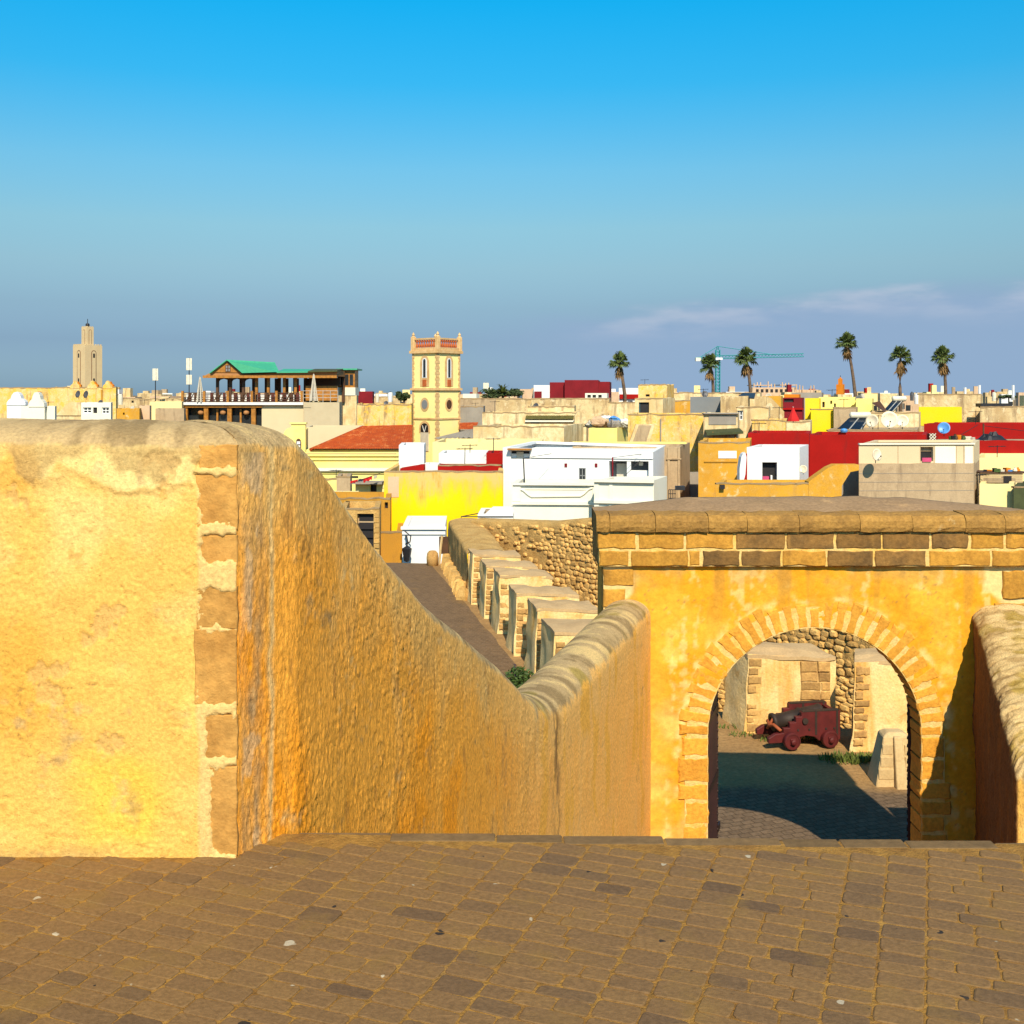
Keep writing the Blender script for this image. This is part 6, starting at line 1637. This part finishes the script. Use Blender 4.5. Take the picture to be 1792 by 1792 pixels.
house('grey gabled roof hall behind the maroon house', 1385, 1438, 687, 150, 6, 'greyc', th=0, wear=0.0)
p = at(1388, 740, 64); e = empty('parasol', p, 0, 'closed red parasol on the low tan parapet', 'parasol')
MB().lathe([(0.38, 0.1), (0.34, 0.25), (0.16, 0.6), (0.03, 0.9)], 9).build('cloth', M['redcloth'], e); MB().tube([(0, 0, 0), (0, 0, 0.95)], 0.03, 5).build('pole', M['steel'], e)

# ------------------------------------------------------------------ right-hand buildings
h = house('ochre house with a pale faded patch left of the white cube', 1222, 1312, 774, 52, 5, 'ochre', th=0, wear=0.05)
h.add('faded_patch', 1257, 1289, 789, 802, -0.02, 0.02, M['white']); h.add('ledge', 1232, 1290, 807, 809, -0.05, 0.02, M['ochre2'])
h = House('white_cube_house', 'white cube house with a dark doorway in front of the red wall', 'house', 1307, 1399, 783, 50, 3, M['white'], side=15, th=3, wear=0.0, par=0.15); h.hole(1334, 1360, 809, 850, 'dark', 0.3); h.add('door_leaf', 1349, 1352, 832, 850, 0.05, 0.2, M['white']); h.add('bucket', 1335, 1346, 834, 845, 0.02, 0.28, M['pinkc']); h.done()
h = House('white_flue', 'curved white buttress leaning on the white cube house', 'buttress', 1290, 1307, 846, 49.5, 1, M['white'], th=0, wear=0)
mb = MB(); mb.prism_y([(h.lx(a), h.lz(a, b)) for a, b in ((1294, 846), (1294, 820), (1297, 800), (1300, 794), (1304, 792), (1306, 800), (1304, 830), (1300, 846))], -0.05, 0.5); mb.build('curve', M['white'], h.e); mb = MB(); mb.prism_y([(h.lx(a), h.lz(a, b)) for a, b in ((1300, 846), (1304, 830), (1306, 794), (1308, 794), (1308, 846))], 0.05, 0.5); mb.build('red_edge', M['red'], h.e); h.done()
house('deep red rooftop wall directly above the white cube house', 1309, 1416, 758, 57, 4, 'red', th=2, wear=0.028)
h = house('long deep red rooftop wall below the solar panels', 1413, 1620, 761, 58.5, 5, 'red', th=0, wear=0.028)
house('upper deep red wall at right behind the blue dish', 1617, 1900, 742, 66, 4, 'red', th=0, wear=0.028)
house('lower deep red wall at right, below the rooftop clutter', 1605, 1900, 771, 57, 6, 'red', th=0, wear=0.028, par=0.15)
h = House('concrete_block_house', 'grey cement house with a beige upper storey and one dark window', 'house', 1503, 1704, 811, 46, 5, M['concrete'], side=9, th=-3, wear=0.02, par=0.02)
h.done()
for i in range(3): h.band(1503.5, 1703.5, 828+i*15, 828.7+i*15, -0.01, 0.02, M['greyc'], 'joint')
h = House('beige_upper_storey', 'beige upper storey with curtain-like panels on the grey cement house', 'house', 1503, 1704, 777, 46.2, 4.2, M['tan'], side=9, th=-3, wear=0.0, par=0.1, base=Z_(812, 46.4))
h.hole(1611, 1633, 782, 807, 'dark', 0.25); h.add('pink_towel', 1613, 1629, 801, 808, -0.06, 0.0, M['pinkc'])
for a in (1571, 1610, 1634, 1673, 1686): h.add('panel_joint', a, a+1.0, 780, 811, -0.012, 0.01, M['concrete'])
for a, b in ((1636, 1672), (1688, 1702)): h.add('light_panel', a, b, 781, 811, -0.025, 0.0, M['whitecream'])
h.add('top_rail', 1503, 1705, 775.5, 778, -0.08, 0.1, M['whitecream']); h.done()
dish('ornate cream patterned dish on the beige upper storey', 1533, 796, 45, 11, M['dishwhite'], 30, 5)
dish('small rusty cream dish beside the white cube house', 1405.5, 821, 48, 7, M['dishwhite'], -20, 10)
# ochre low wall with stair
h = House('ochre_low_wall', 'orange ochre low wall with peeling base below the white cube house', 'wall', 1253, 1440, 846, 45, 2, M['ochre'], th=0, wear=0.05)
mb = MB(); mb.prism_y([(h.lx(a), h.lz(a, b)) for a, b in ((1415, 843), (1450, 818), (1462, 813), (1503, 813), (1503, 823), (1488, 826), (1473, 850), (1472, 890), (1415, 890))], -0.02, 0.6); mb.build('stair_wall', M['ochre'], h.e)
h.add('drain_spout', 1259, 1267, 848, 855, -0.2, 0.1, M['dsteel']); h.done()
house('grey wall standing in for the stair shadow behind the ochre stair wall', 1465, 1510, 823, 47.5, 1, 'greyc', th=0, wear=0)  # stair shadow put in as a dull grey wall
h = house('pale yellow house front at the right edge below the red walls', 1700, 1900, 801, 53, 4, 'cream', th=0, wear=0.02)
house('cream wall at lower right beside the grey cement house', 1714, 1774, 847, 46.5, 3, 'cream', th=0, wear=0.02)
house('dark brown shed at the lower right edge', 1774, 1880, 852, 46, 3, 'greend', th=0, wear=0.05)
e = empty('wooden_rack', at(1755, 846, 48), 0, 'wooden rack loaded with odds and ends at the right edge', 'rack'); o = e.location
for a in range(5): MB().box(*(lambda p, q: (p.x, q.x, 0, 0.1, q.z, p.z))(at(1716, 829+a*3.3, 48)-o, at(1790, 831.3+a*3.3, 48)-o)).build('slat', M['concrete'], e)
MB().box(*(lambda p, q: (p.x, q.x, -0.05, 1.2, q.z, p.z))(at(1714, 826, 48)-o, at(1800, 828.5, 48)-o)).build('top', M['woodd'], e)
MB().box(*(lambda p, q: (p.x, q.x, -0.02, 0.2, q.z, p.z))(at(1756, 833, 48)-o, at(1770, 846, 48)-o)).build('dark_box', M['dark'], e)
jm = ['leaf', 'dsteel', 'bluep', 'ochre', 'dark', 'canvas', 'woodd', 'orange', 'plastic']
jw = {'leaf': 'green', 'dsteel': 'dark metal', 'bluep': 'blue', 'ochre': 'ochre', 'dark': 'black', 'canvas': 'grey', 'woodd': 'brown', 'orange': 'orange', 'plastic': 'off-white'}
def junk(n, px0, px1, py, Y, smin, smax, where, group, seed):
    r = random.Random(seed)
    for i in range(n):
        px = px0+(px1-px0)*(i+r.uniform(0.2, 0.8))/n; mm = jm[r.randrange(len(jm))]; s_ = r.uniform(smin, smax)
        p = at(px, py, Y+r.uniform(-0.2, 0.4)); kind = r.randrange(3)
        if kind == 0: mb = MB().lathe([(s_*0.55, 0), (s_*0.7, s_*1.1), (s_*0.62, s_*1.15), (s_*0.5, s_*0.4)], 9); nm = 'bucket'
        elif kind == 1: mb = MB().box(-s_*0.9, s_*0.9, -s_*0.6, s_*0.6, 0, s_*r.uniform(0.6, 1.2)); mb.box(-s_*0.95, s_*0.95, -s_*0.65, s_*0.65, s_*0.45, s_*0.55); nm = 'crate'
        else: mb = MB().lathe([(s_*0.3, 0), (s_*0.62, s_*0.3), (s_*0.5, s_*0.8), (s_*0.2, s_*1.1), (s_*0.24, s_*1.3)], 8); nm = 'jar'
        o = mb.build(nm, M[mm]); o.location = p; o.rotation_euler = (0, 0, r.uniform(0, 3)); setp(o, label='small %s %s among the clutter %s' % (jw[mm], nm, where), category=nm, group=group)
junk(9, 1722, 1786, 826, 48.2, 0.10, 0.17, 'on the wooden rack', 'odds and ends on the wooden rack', 1)
junk(8, 1660, 1700, 770, 58.2, 0.16, 0.30, 'beside the blue dish', 'rooftop clutter by the blue dish', 2)
e = empty('tarp_heap', at(1735, 770, 58.5), 0, 'black tarpaulin heap on the red roof at right', 'tarpaulin'); o = e.location
mb = MB(); v = []; f = []
for i in range(13):
    for j in range(7):
        x = -0.75+1.5*i/12; y = -0.4+0.8*j/6; v.append((x, y, max(0, (1-(x/0.75)**2)*(1-(y/0.4)**2))*0.38*(1+0.5*float(vn(x*5, y*5, 1.0)))))
for i in range(12):
    for j in range(6):
        a = i*7+j; f.append((a, a+7, a+8, a+1))
mb.add(v, f); mb.build('cover', M['dsteel'], e)
dish('blue dish standing on the red roof at right', 1652, 749.5, 58.6, 10.5, M['bluep'], -25, 18)
e = empty('lattice_crate', at(1632, 770, 58.3), 0, 'cream diamond lattice crate left of the blue dish', 'crate'); o = e.location
MB().box(-0.17, 0.17, 0, 0.3, 0, 0.34).build('box', M['woodd'], e)
for q in (-0.17, 0, 0.17): MB().tube([(max(-0.17, q-0.17), -0.02, 0 if q >= 0 else 0.17), (min(0.17, q+0.17), -0.02, 0.34 if q <= 0 else 0.17)], 0.02, 4).tube([(max(-0.17, q-0.17), -0.02, 0.34 if q >= 0 else 0.17), (min(0.17, q+0.17), -0.02, 0 if q <= 0 else 0.17)], 0.02, 4).build('lath', M['whitecream'], e)
e = empty('roof_pole', at(1721, 772, 60), 0, 'thin wooden pole with stay wires on the red roof', 'pole'); o = e.location
MB().tube(wr([(1721, 772, 60), (1721, 741, 60)]), 0.05, 6).build('shaft', M['woodd'], e); MB().tube(wr([(1670, 768, 60), (1712, 743, 60)]), 0.015, 4).tube(wr([(1721, 745, 60), (1792, 754, 60)]), 0.015, 4).build('wire', M['dsteel'], e)
# yellow houses behind
h = house('bright yellow house with small dark windows, left part', 1409, 1434, 697, 73, 4, 'yellow', th=0, wear=0.0)
h = house('lemon coloured house with three small windows in the yellow group', 1433, 1499, 695, 76, 4, 'lemon', [(1439, 1443.5, 703, 713, 'dark'), (1453, 1456.5, 701, 707, 'dark'), (1459.5, 1463, 706, 714, 'dark')], th=0, wear=0.0)
h = house('yellow house end wall right of the lemon house', 1498, 1526, 697.5, 74, 4, 'lemon', th=0, wear=0.0)
h = house('worn yellow ochre wall under the lemon house', 1419, 1490, 716, 72, 3, 'yellow', th=0, wear=0.03)
house('rough tan lean-to wall on the worn yellow house', 1459, 1498, 713, 71.5, 2, 'concrete', th=0, wear=0.05)
house('low grey wall carrying the lower solar heater and white dishes', 1448, 1605, 752, 64, 5, 'concrete', th=0, wear=0.04, par=0.05)
house('tan parapet wall behind the white dishes', 1505, 1608, 722, 70, 3, 'pale', th=0, wear=0.03)
h = House('brown_tent', 'brown peaked shelter beside the upper solar heater', 'shelter', 1526, 1553, 719, 73, 2, M['concrete'], th=0, wear=0)
mb = MB(); mb.add([(h.lx(1525), 0, h.lz(1525, 705)), (h.lx(1541), -0.8, h.lz(1541, 721)), (h.lx(1554), 0.3, h.lz(1554, 718)), (h.lx(1547), 0.8, h.lz(1547, 702))], [(0, 1, 2), (0, 2, 3)]); mb.build('cover', M['woodd'], h.e); h.done()
def solar(label, t0, t1, ty0, ty1, pp4, Y):
    a, b = at(t0, (ty0+ty1)/2, Y), at(t1, (ty0+ty1)/2, Y); r_ = (ty1-ty0)/2/F*Y
    e = empty('solar_water_heater', (a.x, Y-1.0, Z_(pp4[0][1], Y)), 0, label, 'solar heater', 'solar water heaters'); o = e.location
    m = MB(); L = (b-a).length; m.lathe([(r_*0.5, 0), (r_*0.95, 0.05), (r_, 0.12), (r_, L-0.12), (r_*0.95, L-0.05), (r_*0.5, L)], 16, tuple(a-o), 'x'); m.build('tank', M['plastic'], e, smooth=False)
    P4 = [at(px, py, YY)-o for px, py, YY in ((*pp4[0], Y-1.0), (*pp4[1], Y-1.0), (*pp4[2], Y), (*pp4[3], Y))]
    quadslab(P4, 0.06, 'collector', M['solar'], e)
    for t in (0.5, 0.97):
        q0 = P4[0]+(P4[1]-P4[0])*t; q1 = P4[3]+(P4[2]-P4[3])*t; MB().tube([q0+Vector((0, 0, 0.02)), q1+Vector((0, 0, 0.02))], 0.035, 5).build('rail', M['steel'], e)
    MB().tube([P4[2], P4[2]+Vector((0.05, 0.1, -0.9))], 0.03, 5).tube([P4[3], P4[3]+Vector((0, 0.1, -0.9))], 0.03, 5).build('stand', M['steel'], e)
solar('lower solar water heater with cream tank on the grey wall', 1487, 1524, 721, 732, [(1464, 752), (1508, 752), (1521, 731), (1486, 731)], 66)
solar('upper solar water heater with short white tank behind the dishes', 1561, 1586, 693, 702.5, [(1544, 721), (1562, 721), (1580, 701), (1562, 700)], 76)
dish('left white dish, turned aside, beside the lower solar heater', 1527, 737, 64.5, 11.5, M['dishwhite'], -40, 10); dish('large ivory dish in the middle of the white dish row', 1556, 735, 64.5, 15, M['dishwhite'], -12, 12); dish('right ivory dish half hidden behind the large one', 1579, 737, 65.5, 11, M['dishwhite'], -20, 12)
p = at(1477, 757, 63); e = empty('water_tub', p, 0, 'small blue plastic tub below the lower solar heater', 'tub'); MB().lathe([(0.17, 0), (0.22, 0.12), (0.14, 0.22), (0.02, 0.25)], 12).build('body', M['bluep'], e, smooth=True); MB().lathe([(0.225, 0.11), (0.235, 0.13)], 12).build('rim', M['bluep'], e)
h = house('tall cracked beige wall with a bright yellow painted panel', 1607, 1716, 690, 76, 5, 'beige', th=0, wear=0.04); h.add('yellow_panel', 1608, 1683, 712, 745, -0.03, 0.01, M['yellow'])
h = house('long tan wall with dark tarpaulin on top at the right edge', 1715, 1900, 712, 74, 5, 'beige', th=0, wear=0.06)
h.add('tarpaulin', 1717, 1772, 706, 712, 0.05, 0.9, M['dsteel'])
for px, lab in ((1714, 'white pole above the cracked beige wall'), (1773, 'white pole at the right edge of the skyline'), (1689, 'short white pole near the rightmost palm')):
    p = at(px, 700, 95); e = empty('white_pole', p, 0, lab, 'pole'); MB().tube([(0, 0, 0), (0, 0, (700-(674 if px > 1700 else 678))/F*95)], 0.12, 6).build('shaft', M['white'], e); MB().lathe([(0.16, 0), (0.16, 0.25)], 8).build('foot', M['steel'], e)

# ------------------------------------------------------------------ middle distance and skyline
h = house('big maroon block on the skyline, raised middle part', 988, 1047, 665, 150, 9, 'maroon', th=0, wear=0.0)
house('maroon block, lower left wing', 962, 989, 669, 151, 9, 'maroon', th=0, wear=0.0)
house('maroon block, lower right wing', 1046, 1067, 668, 151, 9, 'maroon', th=0, wear=0.0)
h = house('low cream arcade in front of the maroon block', 1024, 1062, 688, 140, 4, 'whitecream', [(1028, 1034, 691, 696, 'dark'), (1037, 1043, 691, 696, 'dark'), (1047, 1053, 691, 696, 'dark')], th=0, wear=0.0)
house('white and tan flat house left of the maroon block', 897, 936, 681, 170, 8, 'pink', th=0, wear=0.0)
h = house('white rooftop room with a purple lower wall left of the maroon block', 934, 962, 674, 168, 8, 'white', th=0, wear=0.0); h.add('purple_band', 935, 948, 685, 697, -0.2, 0.05, M['maroon'])
h = house('white parapet house with red wall behind the first palm', 1083, 1118, 679, 160, 8, 'white', th=0, wear=0.0); h.add('red_band', 1084, 1118, 690, 698, -0.3, 0.05, M['red'])
rs = random.Random(77)
cols = [('white', 'whitewashed'), ('pale', 'pale plastered'), ('beige', 'beige'), ('maroon', 'maroon'), ('pink', 'pinkish'), ('whitecream', 'cream'), ('red', 'red'), ('concrete', 'grey-brown'), ('cream', 'pale yellow')]
# far roofs that make up the skyline; alike ones share a label and a group
for band, (Y0, Y1, n, ya, yb) in enumerate(((170, 240, 42, 688, 695), (280, 420, 52, 685, 691), (520, 800, 46, 684, 688.5))):
    for i in range(n):
        px = -20+1840*(i+rs.uniform(0, 1))/n; w = rs.uniform(14, 44)*(1.0 if band < 2 else 0.7); Y = rs.uniform(Y0, Y1); yt = rs.uniform(ya, yb); m, wd = cols[rs.choice([0, 1, 1, 1, 2, 2, 2, 3, 4, 4, 5, 7, 8, 8])]
        if 700 < px < 800: yt = max(yt, 690)
        rng_ = ['middle-distance', 'far', 'most distant'][band]
        e = empty('distant_house', (X_(px, Y), Y, TOWN), R(rs.uniform(-18, 8)), '%s %s flat-roofed house on the skyline' % (wd, rng_), 'house', '%s %s skyline houses' % (wd, rng_))
        k_ = Y/F; H = Z_(yt, Y)-TOWN; W_ = w*k_
        MB().box(-W_/2, W_/2, 0, W_*0.8, 0, H).build('wall', M[m], e)
        if rs.random() < 0.6:
            q = rs.uniform(-0.3, 0.2)*W_; MB().box(q, q+W_*0.3, W_*0.2, W_*0.5, H-0.05, H+rs.uniform(1.0, 2.4)*min(1, k_*8)).build('roof_room', M[cols[rs.randrange(len(cols))][0]], e)
        if band < 2:
            for q in range(rs.randrange(1, 4)):
                x_ = rs.uniform(-0.42, 0.3)*W_; z_ = H-rs.uniform(1.2, 3.0); MB().box(x_, x_+0.9, -0.06, 0.05, z_-1.1, z_).build('window', M['glass'], e)
# round tanks and dishes scattered on middle-distance roofs
for i in range(14):
    px = rs.choice([rs.uniform(800, 960), rs.uniform(1500, 1780), rs.uniform(200, 320), rs.uniform(640, 700)]); Y = rs.uniform(150, 200)
    p = at(px, rs.uniform(686, 692), Y); e = empty('roof_tank', p, 0, 'tiny rooftop water tank on the skyline', 'water tank', 'rooftop tanks on the skyline')
    MB().lathe([(0.3, -1.5), (0.34, -0.5), (0.3, -0.1), (0.1, 0.0)], 10).build('tank', M[rs.choice(['white', 'plastic', 'canvas', 'dishgrey', 'plastic'])], e); MB().lathe([(0.11, 0.0), (0.11, 0.08)], 8).build('lid', M['dsteel'], e)
# unfinished concrete building
h = House('unfinished_building', 'unfinished concrete frame building with bare columns on the skyline', 'building', 1318, 1390, 678, 350, 14, M['pink'], th=0, wear=0.0, par=0.1)
for a in range(14):
    px = 1319+a*8.3; t_ = 668+rs.uniform(-1, 5) if a < 9 else 672+rs.uniform(0, 6)
    h.add('column', px, px+1.5, t_, 690, 0.2+(a % 3)*2, 0.6+(a % 3)*2, M['pink'])
h.add('slab', 1319, 1352, 673.5, 675, 0.5, 10, M['pink']); h.add('slab', 1366, 1394, 673, 674.5, 0.5, 10, M['pink'])
for a in range(8): h.add('opening', 1323+a*8.4, 1327.5+a*8.4, 681, 686, -0.2, 0.1, M['dark'])
h.done()
house('low wing of the unfinished building with raw walls', 1388, 1432, 682, 355, 14, 'pink', th=0, wear=0.0)
# tower crane
YC = 420.0; k_ = YC/F; p = at(1256, 690, YC); cr = empty('tower_crane', (p.x, p.y, TOWN), R(0), 'teal tower crane with a long jib behind the palms', 'crane')
def lattice(a, b, w, m, name, n):
    a, b = Vector(a), Vector(b); d = (b-a).normalized(); s1 = d.cross(Vector((0, 1, 0)));
    if s1.length < 0.1: s1 = Vector((1, 0, 0))
    s1.normalize(); s2 = Vector((0, 1, 0)); mb = MB(); L = (b-a).length
    cs = [s1*w+s2*w, s1*w-s2*w, -s1*w-s2*w, -s1*w+s2*w]
    for c in cs: mb.tube([a+c, b+c], w*0.22, 4)
    for i in range(n):
        q0, q1 = a+d*L*i/n, a+d*L*(i+1)/n
        for j in range(4): mb.tube([q0+cs[j], q1+cs[(j+1) % 4]], w*0.14, 4)
    return mb.build(name, m, cr)
zc = lambda py: Z_(py, YC)-TOWN
lattice((0, 0, 0), (0, 0, zc(612)), 0.75, M['teal'], 'mast', 22); lattice((0, 0, zc(612)), (0, 0, zc(606)), 0.35, M['teal'], 'apex', 3)
lattice((0, 0, zc(625)), (150*k_, 0, zc(621.5)), 0.6, M['teal'], 'jib', 26); lattice((0, 0, zc(625)), (-38*k_, 0, zc(628.5)), 0.55, M['teal'], 'counter_jib', 6)
MB().box(-39*k_, -30*k_, -1, 1, zc(632), zc(626)).build('counterweight', M['whitecream'], cr); MB().box(-1.0, 1.6, -1.4, -0.8, zc(630), zc(626)).build('cab', M['white'], cr)
MB().tube([(0, 0, zc(606)), (100*k_, 0, zc(621))], 0.12, 4).tube([(0, 0, zc(606)), (-34*k_, 0, zc(627))], 0.12, 4).build('tie_bar', M['teal'], cr)

# ------------------------------------------------------------------ fan palms
def palm_crown(seed, rad):
    r = random.Random(seed); g = MB(); dd = MB()
    def fan(mb, base, direc, pet, fr, droop, blades):
        direc = direc.normalized(); side = direc.cross(Vector((0, 0, 1)))
        if side.length < 0.05: side = Vector((1, 0, 0))
        side.normalize(); up = side.cross(direc)
        tip = base+direc*pet+Vector((0, 0, -droop*pet*0.3))
        mb.tube([base, tip], [0.045, 0.02], 4, cap=False)
        for i in range(blades):
            a = (i/(blades-1)-0.5)*R(230); L = fr*(1-0.25*abs(a)/2)*r.uniform(0.85, 1.1)
            dv = (direc*math.cos(a)+side*math.sin(a)+up*0.15*math.cos(3*a)); e0 = tip+dv*L*0.55; e1 = tip+dv*L+Vector((0, 0, -droop*L*0.45-0.10*L))
            wv = (side*math.cos(a)-direc*math.sin(a))*fr*0.13
            mb.add([tip, e0+wv+up*0.02, e1, e0-wv-up*0.02], [(0, 1, 2, 3)])
    for i in range(38):
        el = r.uniform(-0.55, 1.45); az = r.uniform(0, 6.283)
        d = Vector((math.cos(az)*math.cos(el), math.sin(az)*math.cos(el), math.sin(el)))
        fan(g, Vector((0, 0, 0.15*r.random())), d, rad*r.uniform(0.42, 0.58), rad*r.uniform(0.40, 0.50), 0.35+0.4*(1-el), 11)
    for i in range(26):
        el = r.uniform(-1.45, -0.75); az = r.uniform(0, 6.283)
        d = Vector((math.cos(az)*math.cos(el), math.sin(az)*math.cos(el), math.sin(el)))
        fan(dd, Vector((0, 0, -0.1-0.5*rad*r.random())), d, rad*r.uniform(0.25, 0.45), rad*r.uniform(0.3, 0.42), 0.8, 8)
    return g.mesh('crown'), dd.mesh('skirt')
specs = [((1084, 634), (1089, 660), (1093.5, 692), 150, 21, 'first fan palm from the left, beside the maroon block'), ((1243, 638), (1247, 664), (1248, 692), 160, 20, 'fan palm in front of the crane mast, second from left'),
         ((1306, 628), (1310.5, 655), (1313.5, 690), 158, 21, 'fan palm right of the crane mast, crossing its jib'), ((1481, 600), (1490, 640), (1497, 695), 150, 21, 'tallest fan palm with a leaning curved trunk'),
         ((1576, 625), (1575, 660), (1575.5, 695), 152, 21.5, 'straight fan palm between the leaning palm and the rightmost palm'), ((1650, 626), (1653.5, 655), (1655, 695), 150, 21, 'rightmost fan palm above the cracked beige wall')]
protos = [palm_crown(60+i, 1.0) for i in range(3)]
for i, (c0, c1, c2, Y, rp, lb) in enumerate(specs):
    k_ = Y/F; base = at(*c2, Y); e = empty('fan_palm', (base.x, Y, TOWN), 0, lb, 'palm tree', 'fan palms on the skyline')
    o = Vector((base.x, Y, TOWN)); pts = [Vector((0.3*(i % 2), 0, 0)), at(*c2, Y)-o]
    a, b, c = at(*c2, Y)-o, at(*c1, Y)-o, at(*c0, Y)-o
    for t in (0.25, 0.5, 0.75, 1.0): pts.append(a*(1-t)**2+(b*2-(a+c)*0.5)*2*t*(1-t)+c*t*t)
    MB().tube(pts, [0.36, 0.25, 0.22, 0.20, 0.18, 0.16], 8).build('trunk', M['bark'], e, smooth=True)
    g, d = protos[i % 3]
    for nm, me, m in (('crown', g, M['palm']), ('dead_skirt', d, M['palmdead'])):
        q = link(nm, me, m, e); q.location = c; q.rotation_euler = (0, 0, i*1.3); q.scale = (rp*k_*(1.06+0.05*(i % 3)),)*3
# round trees on the skyline
def tree(label, px, pyt, pyb, wpx, Y, seed, date=False):
    p = at(px, pyb, Y); k_ = Y/F; e = empty('tree', (p.x, Y, TOWN), 0, label, 'tree'); zc_ = Z_((pyt+pyb)/2, Y)-TOWN; hh = (pyb-pyt)/2*k_
    MB().tube([(0, 0, 0), (0.2, 0, zc_*0.5), (0, 0, zc_)], [0.35, 0.25, 0.15], 7).build('trunk', M['bark'], e)
    r = random.Random(seed); mb = MB()
    cl = [(r.uniform(-0.8, 0.8), r.uniform(-0.6, 0.6), r.uniform(-0.7, 0.6), r.uniform(0.25, 0.45)) for _ in range(14)]
    for i in range(1100):
        cx, cy, cz_, cr_ = cl[r.randrange(14)]; v_ = Vector((r.gauss(0, 1), r.gauss(0, 1), r.gauss(0, 1))).normalized()*cr_*r.uniform(0.6, 1.0)
        q = Vector(((cx+v_.x)*wpx/2*k_, (cy+v_.y)*wpx/2*k_, zc_+(cz_+v_.z)*hh)); a = Vector((r.uniform(-1, 1), r.uniform(-1, 1), r.uniform(-1, 1))).normalized()*0.28; b = a.orthogonal().normalized()*0.13
        mb.add([q-a, q+b, q+a, q-b], [(0, 1, 2, 3)])
    mb.build('crown', M['tree'], e)
    if date:
        dm = MB()
        for i in range(22):
            az = r.uniform(0, 6.28); el = r.uniform(0.3, 1.4); L = 2.6; pr = None
            for j in range(6):
                t = j/5; q = Vector((math.cos(az)*math.cos(el)*L*t, math.sin(az)*math.cos(el)*L*t-1.5, zc_+hh*0.2+math.sin(el)*L*t-1.3*t*t))
                if pr is not None:
                    s_ = (q-pr).cross(Vector((0, 0, 1))).normalized()*0.16*(1.2-t); dm.add([pr-s_, pr+s_, q+s_, q-s_], [(0, 1, 2, 3)])
                pr = q
        dm.build('palm_fronds', M['grass'], e)
tree('dark round tree with date palm fronds right of the bell tower', 880, 679, 700, 72, 150, 4, True)
tree('small dark tree just left of the bell tower', 707, 684, 700, 24, 150, 9)
tree('tiny far-off tree at the far right skyline', 1765, 690, 697, 30, 260, 12)
h = house('low brown hall below the round tree', 800, 912, 697, 140, 8, 'concrete', th=0, wear=0.05)

# ------------------------------------------------------------------ aerials and small dishes on the roofs
ra = random.Random(90)
roofs = [o for o in bpy.data.objects if o.parent is None and o.type == 'EMPTY' and o.get('category') == 'house' and o.name.startswith('house') and o.location.y < 125]
k_used = 0
for o in roofs:
    top_ = [c for c in o.children if c.name.startswith('wall') and c.type == 'MESH' and not c.name.startswith('wall_head')]
    if not top_: continue
    vv = [v.co for v in top_[0].data.vertices]; H = max(v.z for v in vv)-0.3; W_ = max(v.x for v in vv if v.y < 0.01)
    for j in range(ra.choice((0, 0, 1, 1))):
        lx = W_*ra.uniform(0.08, 0.92); ly = ra.uniform(0.5, 1.6); p = Matrix.Rotation(o.rotation_euler.z, 4, 'Z') @ Vector((lx, ly, 0)); p = p+o.location; p.z = o.location.z+H-0.3
        if ra.random() < 0.7:
            hh = ra.uniform(0.7, 1.5); e = empty('television_aerial', p, ra.uniform(-0.6, 0.6), 'thin rooftop television aerial with short crossbars', 'aerial', 'television aerials on the roofs')
            MB().tube([(0, 0, 0), (0.02, 0, hh)], 0.02, 5).build('pole', M['dsteel'], e); cb = MB(); cb.tube([(-0.4, 0, hh-0.08), (0.4, 0, hh-0.04)], 0.014, 4)
            for q_ in (-0.35, -0.18, 0.0, 0.18, 0.35): cb.tube([(q_, -0.22, hh-0.06), (q_, 0.22, hh-0.06)], 0.01, 4)
            cb.build('crossbar', M['dsteel'], e)
        else:
            pp = 896+p.x/p.y*F; yy = 690+(EYE-(p.z+0.55))/p.y*F
            dish('small rooftop dish among the aerials', pp, yy, p.y, 0.26*F/p.y, M[ra.choice(['dishgrey', 'dishgrey', 'canvas'])], ra.uniform(-40, 10), 18, 'small dishes scattered on the roofs')
